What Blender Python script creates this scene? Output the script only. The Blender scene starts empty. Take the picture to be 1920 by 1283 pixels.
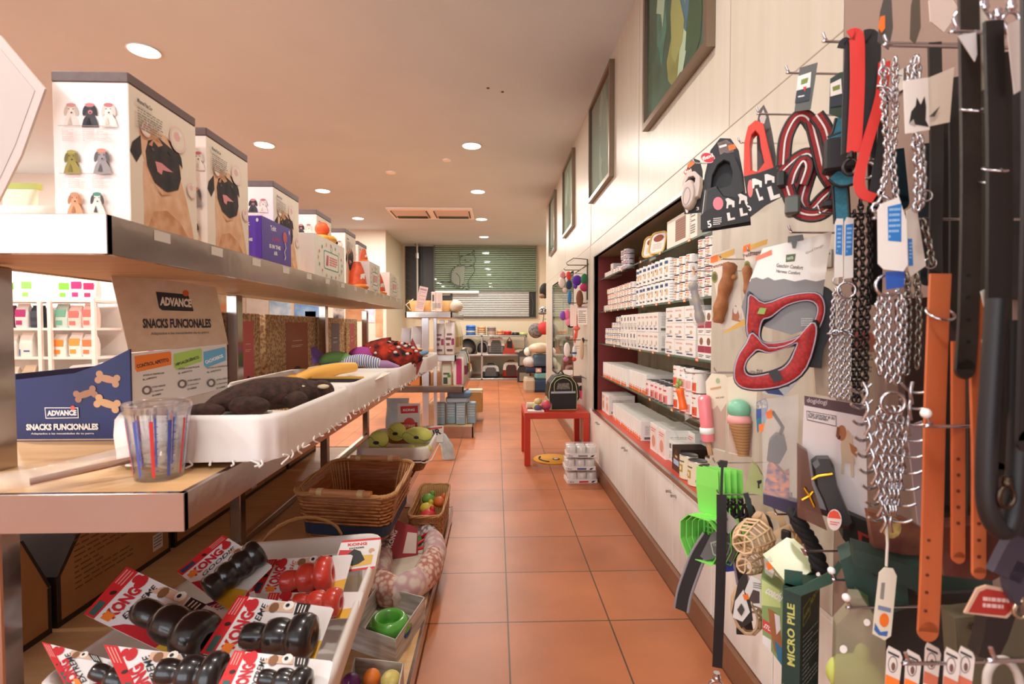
import bpy, math, random
from mathutils import Vector as V, Matrix
random.seed(7)
SC = bpy.context.scene
COL = SC.collection
PI = math.pi
R = math.radians
# ---------------------------------------------------------------- camera
EYE = 1.18
FPX = 960.0
cam_d = bpy.data.cameras.new('camera')
cam = bpy.data.objects.new('camera', cam_d)
COL.objects.link(cam)
cam.location = (0, 0, EYE)
cam.rotation_euler = (R(90 - 1.73), 0, R(-1.79))
cam_d.sensor_width = 36
cam_d.lens = 18
cam_d.clip_start = 0.02
cam_d.dof.use_dof = True
cam_d.dof.focus_distance = 2.6
cam_d.dof.aperture_fstop = 5.6
SC.camera = cam
# ---------------------------------------------------------------- world, exposure
w = bpy.data.worlds.new('world'); SC.world = w; w.use_nodes = True
w.node_tree.nodes['Background'].inputs[0].default_value = (0.88, 0.94, 1.0, 1)
w.node_tree.nodes['Background'].inputs[1].default_value = 3.7
SC.view_settings.view_transform = 'Standard'
SC.view_settings.look = 'None'
SC.view_settings.gamma = 1
SC.view_settings.exposure = 0.17
SC.cycles.max_bounces = 8
SC.cycles.diffuse_bounces = 4
SC.cycles.glossy_bounces = 3
SC.cycles.transmission_bounces = 5
SC.cycles.transparent_max_bounces = 12
SC.cycles.caustics_reflective = False
SC.cycles.caustics_refractive = False
SC.cycles.sample_clamp_indirect = 6
CEIL = 3.05
LAMPS = [(-.25, y) for y in (5.36, 7.16, 8.98, 10.74)] + [(-2.38, y) for y in (3.6, 5.4, 7.18, 8.98)]
FILL_LAMPS = [(-.25, 1.76), (-.25, -.04), (-2.4, 1.8), (-2.4, 0.0), (-4.5, 1.4), (-5.6, 3.2), (-4.9, 5.0)]  # unseen downlights added to fill the near goods and the left side
LAMP_W, LAMP_C = 25, (1.0, .94, .86)
def ceiling_lamp_light(x, y, wt=LAMP_W):
    l = bpy.data.lights.new('downlight', 'AREA'); l.shape = 'DISK'; l.size = .18; l.energy = wt; l.color = LAMP_C
    o = bpy.data.objects.new('downlight', l); COL.objects.link(o); o.location = (x, y, CEIL - .03)
for x, y in LAMPS: ceiling_lamp_light(x, y, LAMP_W * (1.45 if y > 6 else 1.0))
for x, y in FILL_LAMPS: ceiling_lamp_light(x, y, LAMP_W * (.72 if x > -1 else 1.5))
# ---------------------------------------------------------------- pixel <-> place
_a, _p = R(1.79), R(1.73)
_F = V((math.sin(_a) * math.cos(_p), math.cos(_a) * math.cos(_p), -math.sin(_p)))
_Rt = V((math.cos(_a), -math.sin(_a), 0)); _U = _Rt.cross(_F)
CAMP = V((0, 0, EYE))
def ray(x, y):
    d = _F + _Rt * ((x - 960) / FPX) - _U * ((y - 641.5) / FPX)
    return d / d.y
def aX(x, y, X): d = ray(x, y); return CAMP + d * (X / d.x)
def aZ(x, y, z): d = ray(x, y); return CAMP + d * ((z - EYE) / d.z)
def aY(x, y, Y): return CAMP + ray(x, y) * Y
# ---------------------------------------------------------------- materials
def lin(c):
    c = c.lstrip('#'); o = []
    for i in (0, 2, 4):
        s = int(c[i:i + 2], 16) / 255
        o.append(s / 12.92 if s <= .04045 else ((s + .055) / 1.055) ** 2.4)
    return (*o, 1)
_mc = {}
def mat(c, rough=.5, metal=0, c2=None, scale=20, bump=0, bscale=60, spec=.5, trans=0, alpha=1, coat=0, kind='noise', stretch=None, emit=0):
    key = (c, rough, metal, c2, scale, bump, bscale, spec, trans, alpha, coat, kind, stretch, emit)
    if key in _mc: return _mc[key]
    m = bpy.data.materials.new('m_' + c); m.use_nodes = True
    n = m.node_tree.nodes; L = m.node_tree.links; b = n['Principled BSDF']
    b.inputs['Base Color'].default_value = lin(c); b.inputs['Roughness'].default_value = rough
    b.inputs['Metallic'].default_value = metal; b.inputs['Specular IOR Level'].default_value = spec
    b.inputs['Transmission Weight'].default_value = trans; b.inputs['Alpha'].default_value = alpha
    b.inputs['Coat Weight'].default_value = coat
    if emit:
        b.inputs['Emission Color'].default_value = lin(c); b.inputs['Emission Strength'].default_value = emit
    tc = n.new('ShaderNodeTexCoord'); src = tc.outputs['Object']
    if stretch:
        mp = n.new('ShaderNodeMapping'); mp.inputs['Scale'].default_value = stretch; L.new(src, mp.inputs[0]); src = mp.outputs[0]
    def tex(k, s):
        if k == 'voronoi':
            t = n.new('ShaderNodeTexVoronoi'); t.inputs['Scale'].default_value = s; L.new(src, t.inputs['Vector']); return t.outputs['Distance']
        if k == 'wave':
            t = n.new('ShaderNodeTexWave'); t.inputs['Scale'].default_value = s; t.inputs['Distortion'].default_value = 2; L.new(src, t.inputs['Vector']); return t.outputs['Fac']
        if k == 'bands':
            t = n.new('ShaderNodeTexWave'); t.inputs['Scale'].default_value = s; L.new(src, t.inputs['Vector']); t.bands_direction = 'Z'; return t.outputs['Fac']
        t = n.new('ShaderNodeTexNoise'); t.inputs['Scale'].default_value = s; t.inputs['Detail'].default_value = 4; L.new(src, t.inputs['Vector']); return t.outputs['Fac']
    if c2:
        rp = n.new('ShaderNodeValToRGB'); rp.color_ramp.elements[0].color = lin(c); rp.color_ramp.elements[1].color = lin(c2)
        rp.color_ramp.elements[0].position = .35; rp.color_ramp.elements[1].position = .65
        L.new(tex(kind, scale), rp.inputs[0]); L.new(rp.outputs[0], b.inputs['Base Color'])
    if bump:
        bp = n.new('ShaderNodeBump'); bp.inputs['Strength'].default_value = bump; bp.inputs['Distance'].default_value = .004
        L.new(tex(kind if kind != 'noise' else 'noise', bscale), bp.inputs['Height']); L.new(bp.outputs[0], b.inputs['Normal'])
    _mc[key] = m
    return m
chrome = mat('d0d0d8', .16, 1)
steel = mat('b8b4b0', .3, 1)
brush = mat('a8a4a0', .36, 1, bump=.15, bscale=8)
darkwire = mat('6a6866', .35, .9)
white = mat('f2eeea', .45); cream = mat('ece0cc', .5); paper = mat('f4f0ea', .6)
black = mat('141414', .45); red = mat('c8202a', .45); grey = mat('6c6462', .55); ink = mat('2a2a30', .6)
yellow = mat('e8b830', .5); orange = mat('f07828', .5); blue = mat('2860b8', .5); green = mat('3c8a3c', .5)
pinkp = mat('e8a8a0', .6); redp = mat('d82c34', .5); beige = mat('d8c4a0', .6); tan = mat('c09060', .7)
brown = mat('6a4226', .6); dkbrown = mat('2e1c12', .6); clear = mat('f4f4f4', .08, trans=1, spec=.3, alpha=.35)
film = mat('f0f0f0', .12, alpha=.22)
def glassmat():
    m = bpy.data.materials.new('glass_pane'); m.use_nodes = True; n = m.node_tree.nodes; L = m.node_tree.links
    n.clear(); o = n.new('ShaderNodeOutputMaterial'); mx = n.new('ShaderNodeMixShader'); t = n.new('ShaderNodeBsdfTransparent'); g = n.new('ShaderNodeBsdfGlossy')
    g.inputs['Roughness'].default_value = .02; t.inputs[0].default_value = (.9, .96, .93, 1); f = n.new('ShaderNodeFresnel'); f.inputs[0].default_value = 1.5
    ge = n.new('ShaderNodeNewGeometry'); sb = n.new('ShaderNodeMath'); sb.operation = 'SUBTRACT'; sb.inputs[0].default_value = 1; L.new(ge.outputs['Backfacing'], sb.inputs[1]); mu = n.new('ShaderNodeMath'); mu.operation = 'MULTIPLY'; L.new(sb.outputs[0], mu.inputs[0]); L.new(f.outputs[0], mu.inputs[1]); L.new(mu.outputs[0], mx.inputs[0]); L.new(t.outputs[0], mx.inputs[1]); L.new(g.outputs[0], mx.inputs[2]); L.new(mx.outputs[0], o.inputs[0])
    return m
glass = glassmat()
glass_edge = mat('4a6a58', .2)
# ---------------------------------------------------------------- mesh builder
_tc = {}
def text_mesh(s, bold=0.0, italic=0.0):
    k = (s, bold, italic)
    if k in _tc: return _tc[k]
    cu = bpy.data.curves.new('t', 'FONT'); cu.body = s; cu.resolution_u = 2; cu.offset = bold; cu.shear = italic
    o = bpy.data.objects.new('t', cu); COL.objects.link(o)
    bpy.context.view_layer.update()
    me = bpy.data.meshes.new_from_object(o.evaluated_get(bpy.context.evaluated_depsgraph_get()))
    vs = [tuple(v.co) for v in me.vertices]; fs = [tuple(p.vertices) for p in me.polygons]
    bpy.data.objects.remove(o); bpy.data.curves.remove(cu); bpy.data.meshes.remove(me)
    if vs:
        x0 = min(v[0] for v in vs); x1 = max(v[0] for v in vs); y0 = min(v[1] for v in vs); y1 = max(v[1] for v in vs)
        vs = [((v[0] - x0) / max(x1 - x0, 1e-6), (v[1] - y0) / max(y1 - y0, 1e-6)) for v in vs]
    _tc[k] = (vs, fs)
    return _tc[k]
def rotm(a=0, tilt=0, roll=0): return Matrix.Rotation(R(-a), 4, 'Z') @ Matrix.Rotation(R(tilt), 4, 'X') @ Matrix.Rotation(R(roll), 4, 'Y')
def rrect(w, h, r=.01, n=4, cx=0, cy=0):
    o = []
    for (sx, sy, a0) in ((1, 1, 0), (-1, 1, 90), (-1, -1, 180), (1, -1, 270)):
        for i in range(n + 1):
            a = R(a0 + 90 * i / n); o.append((cx + sx * (w / 2 - r) + r * math.cos(a), cy + sy * (h / 2 - r) + r * math.sin(a)))
    return o
def ell(cx, cy, rx, ry=None, n=20, rot=0):
    ry = ry or rx; c, s = math.cos(R(rot)), math.sin(R(rot)); o = []
    for i in range(n):
        a = 2 * PI * i / n; x, y = rx * math.cos(a), ry * math.sin(a); o.append((cx + x * c - y * s, cy + x * s + y * c))
    return o
def smooth_path(pts, n=6, closed=False):
    pts = [V(p) for p in pts]; N = len(pts); out = []
    rng = range(N if closed else N - 1)
    for i in rng:
        p0 = pts[(i - 1) % N] if closed or i > 0 else pts[0]; p1 = pts[i]; p2 = pts[(i + 1) % N]
        p3 = pts[(i + 2) % N] if closed or i + 2 < N else pts[-1]
        for j in range(n):
            t = j / n
            out.append(.5 * ((2 * p1) + (p2 - p0) * t + (2 * p0 - 5 * p1 + 4 * p2 - p3) * t * t + (3 * p1 - p0 - 3 * p2 + p3) * t ** 3))
    if not closed: out.append(pts[-1])
    return out
class MB:
    def __init__(s): s.v = []; s.f = []; s.mi = []; s.sm = []; s.mats = []; s.M = None; s.lay = 0
    def add(s, vs, fs, m, smooth=False):
        if m not in s.mats: s.mats.append(m)
        k = s.mats.index(m); o = len(s.v)
        if s.M is not None: vs = [s.M @ V(v) for v in vs]
        s.v += [tuple(v) for v in vs]
        for f in fs: s.f.append(tuple(i + o for i in f)); s.mi.append(k); s.sm.append(smooth)
        return s
    def box(s, x0, x1, y0, y1, z0, z1, m, skip=()):
        v = [(x0, y0, z0), (x1, y0, z0), (x1, y1, z0), (x0, y1, z0), (x0, y0, z1), (x1, y0, z1), (x1, y1, z1), (x0, y1, z1)]
        f = dict(b=(0, 3, 2, 1), t=(4, 5, 6, 7), f=(0, 1, 5, 4), r=(1, 2, 6, 5), k=(2, 3, 7, 6), l=(3, 0, 4, 7))
        return s.add(v, [f[k] for k in f if k not in skip], m)
    def cbox(s, x0, x1, y0, y1, z0, z1, m, c=.004):   # chamfered box
        if x1 < x0: x0, x1 = x1, x0
        if y1 < y0: y0, y1 = y1, y0
        pts = []
        cc = min(c, (x1 - x0) / 2.1, (y1 - y0) / 2.1, (z1 - z0) / 2.1)
        for z, q in ((z0, cc), (z0 + cc, 0), (z1 - cc, 0), (z1, cc)):
            pts.append([(x0 + cc + q, y0 + q, z), (x1 - cc - q, y0 + q, z), (x1 - q, y0 + cc + q, z), (x1 - q, y1 - cc - q, z), (x1 - cc - q, y1 - q, z), (x0 + cc + q, y1 - q, z), (x0 + q, y1 - cc - q, z), (x0 + q, y0 + cc + q, z)])
        return s.loft(pts, m)
    def loft(s, rings, m, closed=True, caps=True, smooth=False):
        n = len(rings[0]); v = [p for r in rings for p in r]; f = []
        for i in range(len(rings) - 1):
            for j in range(n if closed else n - 1):
                a = i * n + j; b = i * n + (j + 1) % n; f.append((a, b, b + n, a + n))
        s.add(v, f, m, smooth)
        if caps and closed:
            s.add(rings[0], [tuple(range(n))[::-1]], m); s.add(rings[-1], [tuple(range(n))], m)
        return s
    def cyl(s, p0, p1, r0, m, r1=None, n=12, smooth=True, caps=True):
        p0 = V(p0); p1 = V(p1); r1 = r0 if r1 is None else r1; d = (p1 - p0).normalized(); a = d.orthogonal().normalized(); b = d.cross(a)
        rr = []
        for p, r in ((p0, r0), (p1, r1)):
            rr.append([p + (a * math.cos(2 * PI * i / n) + b * math.sin(2 * PI * i / n)) * r for i in range(n)])
        return s.loft(rr, m, smooth=smooth, caps=caps)
    def lathe(s, prof, m, c=(0, 0, 0), n=24, axis='z', sx=1, sy=1, smooth=True, segs=None):
        rr = []
        for r, z in prof:
            ring = []
            for i in range(n):
                a = 2 * PI * i / n; x, y = r * math.cos(a) * sx, r * math.sin(a) * sy
                p = (x, y, z) if axis == 'z' else ((z, x, y) if axis == 'x' else (y, z, x))
                ring.append((p[0] + c[0], p[1] + c[1], p[2] + c[2]))
            rr.append(ring)
        if segs:      # [(i0,i1,material)]
            for i0, i1, mm in segs: s.loft(rr[i0:i1 + 1], mm, caps=False, smooth=smooth)
            s.add(rr[0], [tuple(range(n))[::-1]], segs[0][2]); s.add(rr[-1], [tuple(range(n))], segs[-1][2]); return s
        return s.loft(rr, m, smooth=smooth)
    def sph(s, c, r, m, n=14, k=9):
        if not hasattr(r, '__len__'): r = (r, r, r)
        rr = []
        for j in range(k + 1):
            t = -PI / 2 + PI * (j + .02) / (k + .04); rr.append([(c[0] + r[0] * math.cos(t) * math.cos(2 * PI * i / n), c[1] + r[1] * math.cos(t) * math.sin(2 * PI * i / n), c[2] + r[2] * math.sin(t)) for i in range(n)])
        return s.loft(rr, m, smooth=True)
    def tube(s, pts, r, m, closed=False, n=6, sq=1.0):
        pts = [V(p) for p in pts]; N = len(pts); rr = []; up = None
        for i, p in enumerate(pts):
            d = (pts[(i + 1) % N] - pts[i - 1]) if closed else (pts[min(i + 1, N - 1)] - pts[max(i - 1, 0)])
            if d.length < 1e-9: d = V((0, 0, 1))
            d.normalize()
            if up is None: up = d.orthogonal().normalized()
            up = (up - d * up.dot(d)); up = up.normalized() if up.length > 1e-6 else d.orthogonal().normalized()
            b = d.cross(up); q = r[i] if hasattr(r, '__len__') else r
            rr.append([p + (up * math.cos(2 * PI * j / n) * sq + b * math.sin(2 * PI * j / n)) * q for j in range(n)])
        if closed: rr.append(rr[0])
        return s.loft(rr, m, smooth=True, caps=not closed)
    def strap(s, pts, w, t, side, m, closed=False, edge=None):   # flat band along pts; side = width direction
        pts = [V(p) for p in pts]; N = len(pts); rr = []
        for i, p in enumerate(pts):
            d = (pts[(i + 1) % N] - pts[i - 1]) if closed else (pts[min(i + 1, N - 1)] - pts[max(i - 1, 0)])
            d.normalize(); sd = V(side(i / max(N - 1, 1))) if callable(side) else V(side)
            sd = (sd - d * sd.dot(d)).normalized(); nn = d.cross(sd)
            rr.append([p + sd * w / 2 + nn * t / 2, p - sd * w / 2 + nn * t / 2, p - sd * w / 2 - nn * t / 2, p + sd * w / 2 - nn * t / 2])
        if closed: rr.append(rr[0])
        s.loft(rr, m, caps=not closed)
        if edge:
            for q in ((0, 3), (1, 2)): s.tube([(V(r[q[0]]) + V(r[q[1]])) / 2 for r in (rr[:-1] if closed else rr)], t * .8, edge, closed=closed, n=4)
        return s
    # ---- flat work in the local x-z plane, facing -y
    def prism(s, poly, m, y0=0, t=.001, side=None):
        a = 0
        for i in range(len(poly)): a += poly[i - 1][0] * poly[i][1] - poly[i][0] * poly[i - 1][1]
        if a < 0: poly = poly[::-1]
        n = len(poly); F = [(p[0], y0, p[1]) for p in poly]; B = [(p[0], y0 + t, p[1]) for p in poly]
        s.add(F, [tuple(range(n))], m); s.add(B, [tuple(range(n))[::-1]], side or m)
        s.add(F + B, [(i, i + n, (i + 1) % n + n, (i + 1) % n) for i in range(n)], side or m)
        return s
    def ring(s, outer, inner, m, y0=0, t=.001):
        n = len(outer); v = [(p[0], y0, p[1]) for p in outer] + [(p[0], y0, p[1]) for p in inner] + [(p[0], y0 + t, p[1]) for p in outer] + [(p[0], y0 + t, p[1]) for p in inner]; f = []
        for i in range(n):
            j = (i + 1) % n
            f += [(i, j, j + n, i + n), (i + 2 * n, i + 3 * n, j + 3 * n, j + 2 * n), (i, i + 2 * n, j + 2 * n, j), (i + n, j + n, j + 3 * n, i + 3 * n)]
        return s.add(v, f, m)
    def flat(s, poly, m, off=None):     # printed shape on the face at y = 0
        if off is None: s.lay += 1; off = .0003 + .00012 * s.lay
        a = 0
        for i in range(len(poly)): a += poly[i - 1][0] * poly[i][1] - poly[i][0] * poly[i - 1][1]
        if a < 0: poly = poly[::-1]
        return s.add([(p[0], -off, p[1]) for p in poly], [tuple(range(len(poly)))], m)
    def rect(s, x0, x1, z0, z1, m): return s.flat([(x0, z0), (x1, z0), (x1, z1), (x0, z1)], m)
    def txt(s, st, a, b, h, m, bold=.02, italic=0):      # text fitted from a to b (x, z), letter height h
        vs, fs = text_mesh(st, bold, italic); s.lay += 1; off = .0003 + .00012 * s.lay
        ax, az = a; dx, dz = b[0] - ax, b[1] - az; L = math.hypot(dx, dz) or 1; ux, uz = -dz / L * h, dx / L * h
        return s.add([(ax + dx * x + ux * y, -off, az + dz * x + uz * y) for x, y in vs], fs, m)
    def lines(s, x0, x1, z1, z0, n, m, k=.45):            # rows of small print
        s.lay += 1; off = .0003 + .00012 * s.lay; rnd = random.Random(n)
        for i in range(n):
            z = z1 - (z1 - z0) * (i + .5) / n; h = (z1 - z0) / n * k / 2; x = x0
            while x < x1 - (x1 - x0) * .05:
                wd = (x1 - x0) * rnd.uniform(.06, .2); e = min(x + wd, x1)
                s.add([(x, -off, z - h), (e, -off, z - h), (e, -off, z + h), (x, -off, z + h)], [(0, 1, 2, 3)], m); x = e + (x1 - x0) * .03
                if rnd.random() < .06: break
        return s
    def obj(s, name, parent=None):
        me = bpy.data.meshes.new(name); me.from_pydata(s.v, [], s.f)
        for m in s.mats: me.materials.append(m)
        me.polygons.foreach_set('material_index', s.mi); me.polygons.foreach_set('use_smooth', s.sm); me.update()
        o = bpy.data.objects.new(name, me); COL.objects.link(o)
        if parent: o.parent = parent
        return o
def tag(o, label, cat, group=None, kind=None):
    o['label'] = label; o['category'] = cat
    if group: o['group'] = group
    if kind: o['kind'] = kind
    return o
def thing(name, label, cat, loc=(0, 0, 0), a=0, tilt=0, roll=0, group=None):
    o = bpy.data.objects.new(name, None); COL.objects.link(o); o.empty_display_size = .05
    o.matrix_world = Matrix.Translation(V(loc)) @ rotm(a, tilt, roll)
    return tag(o, label, cat, group)
def single(mb, name, label, cat, loc=(0, 0, 0), a=0, tilt=0, roll=0, group=None):
    o = mb.obj(name); o.matrix_world = Matrix.Translation(V(loc)) @ rotm(a, tilt, roll); return tag(o, label, cat, group)
def struct(mb, name): o = mb.obj(name); o['kind'] = 'structure'; return o
def dup(src, loc=None, a=None, tilt=0, roll=0, label=None, scale=None, name=None):
    c = src.copy(); COL.objects.link(c)
    if loc is not None:
        m = Matrix.Translation(V(loc)) @ (rotm(a or 0, tilt, roll) if a is not None or tilt or roll else src.matrix_world.to_3x3().normalized().to_4x4())
        if scale: m = m @ Matrix.Diagonal((*scale, 1) if hasattr(scale, '__len__') else (scale, scale, scale, 1))
        c.matrix_world = m
    if label: c['label'] = label
    for ch in src.children:
        d = ch.copy(); COL.objects.link(d); d.parent = c
        for g in ch.children: e = g.copy(); COL.objects.link(e); e.parent = d
    return c
class Fr:      # a plane standing in the shop: pixel -> its own metres
    def __init__(s, O, a=0, tilt=0, roll=0): s.O = V(O); s.r = (a, tilt, roll); s.M = Matrix.Translation(s.O) @ rotm(a, tilt, roll); s.I = s.M.inverted()
    def uv(s, x, y, off=0):
        c = s.I @ CAMP; d = (s.I.to_3x3() @ ray(x, y)); t = (off - c.y) / d.y; p = c + d * t; return (p.x, p.z)
    def poly(s, pts, off=0): return [s.uv(x, y, off) for x, y in pts]
    def p3(s, x, y, off=0): u = s.uv(x, y, off); return (u[0], off, u[1])
    def thing(s, name, label, cat, group=None): return thing(name, label, cat, s.O, *s.r, group=group)
    def single(s, mb, name, label, cat, group=None): return single(mb, name, label, cat, s.O, *s.r, group=group)
ORD = 'first second third fourth fifth sixth seventh eighth ninth tenth eleventh twelfth thirteenth fourteenth fifteenth sixteenth seventeenth eighteenth nineteenth twentieth'.split()
ORD += ['twenty-' + o for o in ORD[:9]] + ['thirtieth'] + ['thirty-' + o for o in ORD[:9]]
# ================================================================ the room
YB = 11.9; XW = .80; XP = .77
def floor_mat():
    m = bpy.data.materials.new('terracotta_tiles'); m.use_nodes = True; n = m.node_tree.nodes; L = m.node_tree.links; b = n['Principled BSDF']
    tc = n.new('ShaderNodeTexCoord'); mp = n.new('ShaderNodeMapping'); mp.inputs['Location'].default_value = (-.049 + .0025, -1.6 + .0025 + .003, 0)
    L.new(tc.outputs['Object'], mp.inputs[0]); br = n.new('ShaderNodeTexBrick'); L.new(mp.outputs[0], br.inputs['Vector'])
    br.offset = 0; br.squash = 1; br.inputs['Scale'].default_value = 1; br.inputs['Brick Width'].default_value = .407; br.inputs['Row Height'].default_value = .4135
    br.inputs['Mortar Size'].default_value = .0032; br.inputs['Mortar Smooth'].default_value = .1; br.inputs['Bias'].default_value = 0
    br.inputs['Color1'].default_value = lin('c67a50'); br.inputs['Color2'].default_value = lin('ba7048'); br.inputs['Mortar'].default_value = lin('5f4a34')
    nz = n.new('ShaderNodeTexNoise'); nz.inputs['Scale'].default_value = 2.5; nz.inputs['Detail'].default_value = 5; L.new(tc.outputs['Object'], nz.inputs['Vector'])
    rp = n.new('ShaderNodeValToRGB'); rp.color_ramp.elements[0].color = (.72, .72, .72, 1); rp.color_ramp.elements[1].color = (1.12, 1.1, 1.08, 1); rp.color_ramp.elements[0].position = .3; rp.color_ramp.elements[1].position = .7
    L.new(nz.outputs['Fac'], rp.inputs[0]); mx = n.new('ShaderNodeMix'); mx.data_type = 'RGBA'; mx.blend_type = 'MULTIPLY'; mx.inputs[0].default_value = .8
    L.new(br.outputs['Color'], mx.inputs[6]); L.new(rp.outputs[0], mx.inputs[7]); L.new(mx.outputs[2], b.inputs['Base Color'])
    b.inputs['Roughness'].default_value = .38; b.inputs['Specular IOR Level'].default_value = .35
    bp = n.new('ShaderNodeBump'); bp.inputs['Strength'].default_value = .5; bp.inputs['Distance'].default_value = .003; bp.invert = True
    L.new(br.outputs['Fac'], bp.inputs['Height']); L.new(bp.outputs[0], b.inputs['Normal'])
    return m
FM = floor_mat()
f = MB(); f.add([(-6.6, -3.0, 0), (1.9, -3.0, 0), (1.9, 12.4, 0), (-6.6, 12.4, 0)], [(0, 1, 2, 3)], FM); struct(f, 'floor')
CM = mat('d2dee4', .8, c2='ccd9e0', scale=1.2)
f = MB(); f.box(-6.6, 1.9, -3.0, 12.4, CEIL, CEIL + .05, CM); struct(f, 'ceiling')
WM = mat('c4bcae', .36, c2='beb5a6', scale=3, stretch=(8, 8, .5), spec=.45)
WB = mat('e8dcc4', .55)
SEAM = mat('a89c8c', .7)
# right wall: panels around the two glazed recesses
NY0, NY1, NZ0, NZ1 = 1.88, 4.15, .50, 1.745
MY0, MY1, MZ0, MZ1 = 5.28, 7.25, .57, 1.74
TAUPE = mat('8e7468', .6)
f = MB()
f.box(XW, XW + .03, 1.175, NY0, 0.49, CEIL, WM); f.box(XW, XW + .03, NY1, MY0, .49, CEIL, WM)
f.box(XW, XW + .03, NY0, NY1, NZ1, CEIL, WM); f.box(XW, XW + .03, MY0, MY1, MZ1, CEIL, WM); f.box(XW, XW + .03, MY0, MY1, .10, MZ0, WM)
f.box(XW, XW + .03, MY1, 8.1, .10, CEIL, WM); f.box(XW, XW + .03, 4.37, MY0, .10, .49, WM)
f.box(XW, 1.75, 8.1, 8.14, 0, CEIL, WB)
f.box(XW, XW + .03, -3.0, 1.172, 0, CEIL, TAUPE)
for y in (1.75, 2.87, 4.3, 4.33, 5.9):
    f.box(XW - .001, XW, y, y + .004, 1.865, CEIL, SEAM)
f.box(XW - .001, XW, 1.175, 8.1, 1.86, 1.864, SEAM)
for y in (4.33,): f.box(XW - .001, XW, y, y + .004, .1, 1.86, SEAM)
struct(f, 'wall_right')
f = MB(); f.box(1.70, 1.75, 8.14, YB, 0, CEIL, WB); struct(f, 'wall_right_recess')
f = MB(); f.box(-2.14, 1.75, YB, YB + .06, 0, CEIL, mat('dccfb4', .6)); struct(f, 'wall_back')
f = MB(); f.box(-2.2, -2.14, 10.1, YB + .06, 0, CEIL, mat('cfc6ae', .6)); f.box(-3.4, -2.14, 10.06, 10.1, 0, CEIL, mat('ece2d2', .55)); struct(f, 'wall_left_recess')
f = MB(); f.box(-6.6, -3.4, 10.06, 10.1, 0, CEIL, mat('d8cab8', .6)); struct(f, 'wall_back_left')
f = MB(); f.box(-6.65, -6.6, -3.0, 10.1, 0, CEIL, mat('e4d8c8', .6)); struct(f, 'wall_left')
RW = mat('dcc8b4', .6); f = MB(); f.box(-6.6, -5.6, -3.05, -3.0, 0, CEIL, RW); f.box(-.1, 1.9, -3.05, -3.0, 0, CEIL, RW); f.box(-5.6, -.1, -3.05, -3.0, 2.75, CEIL, RW); f.box(-5.6, -.1, -3.05, -3.0, 0, .25, RW)  # unseen front wall, window opening added for daylight and chrome reflections
for x in (-4.2, -2.9, -1.5): f.box(x, x + .08, -3.05, -2.98, .25, 2.75, mat('4c4440', .4, .6))
struct(f, 'wall_front')
# cream floor strip at the wall foot
f = MB(); f.box(XP + .01, XW, 1.0, 8.1, 0, .10, mat('8a5c3c', .35, c2='7c5034', scale=4)); f.box(XP + .008, XP + .012, 1.0, 8.1, 0, .004, brown); struct(f, 'baseboard_right')
f = MB(); f.box(-2.14, 1.7, YB - .012, YB, 0, .08, mat('b07850', .5)); struct(f, 'baseboard_back')
# recess with the glass shelves
f = MB(); BK = mat('a89a80', .5, c2='9a8c74', scale=3, stretch=(6, 6, .3))
f.box(1.16, 1.18, NY0, NY1, NZ0, NZ1, BK); f.box(XW + .001, 1.18, NY1, NY1 + .02, NZ0, NZ1, mat('7a2c28', .4)); f.box(XW + .001, 1.18, NY0 - .02, NY0, NZ0, NZ1, WB)
f.box(XW + .001, 1.18, NY0, NY1, NZ1, NZ1 + .02, mat('8a7c60', .5)); f.box(XW + .001, 1.18, NY0, NY1, NZ0 - .02, NZ0, mat('c4452c', .45))
struct(f, 'wall_right_display_recess')
f = MB()
f.box(XW - .012, XW + .006, NY0 - .0, NY1 + .012, NZ0 - .014, NZ0 + .006, steel); f.box(XW - .006, XW + .006, NY1, NY1 + .014, NZ0, NZ1, steel); f.box(XW - .006, XW + .006, NY0, NY1 + .014, NZ1 - .003, NZ1 + .01, steel)
struct(f, 'trim_1')
f = MB(); f.box(1.10, 1.12, MY0, MY1, MZ0, MZ1, mat('c8bca4', .5)); f.box(XW, 1.12, MY1, MY1 + .02, MZ0, MZ1, WB); f.box(XW, 1.12, MY0 - .02, MY0, MZ0, MZ1, WB); f.box(XW, 1.12, MY0, MY1, MZ1, MZ1 + .02, WB); f.box(XW, 1.12, MY0, MY1, MZ0 - .02, MZ0, WB)
struct(f, 'wall_right_far_recess')
f = MB(); f.box(XW - .004, XW, MY0, MY0 + .02, MZ0, MZ1, steel); f.box(XW - .004, XW, MY1 - .02, MY1, MZ0, MZ1, steel); f.box(XW - .004, XW, MY0, MY1, MZ0, MZ0 + .015, steel); f.box(XW - .004, XW, MY0, MY1, MZ1 - .015, MZ1, steel)
f.box(XW + .002, XW + .006, MY0, 6.1, MZ0, MZ1, glass); f.box(XW + .002, XW + .006, 6.12, MY1, MZ0, MZ1, glass); f.box(XW, XW + .008, 6.1, 6.12, MZ0, MZ1, steel); struct(f, 'window_3')
gs = []
for z, nm in ((1.56, 'topmost'), (1.30, 'second from top'), (1.045, 'third from top'), (.785, 'lowest')):
    f = MB(); f.box(.845, 1.155, NY0 + .005, NY1 - .005, z - .008, z, glass); f.box(.842, .845, NY0 + .005, NY1 - .005, z - .008, z, glass_edge)
    for y in (2.0, 2.9, 3.9): f.box(1.12, 1.158, y, y + .02, z - .02, z - .008, steel)
    tag(f.obj('glass_shelf'), nm + ' glass shelf in the lit wall recess, full of tins and cartons', 'shelf', 'glass shelves in the wall recess')
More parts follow.
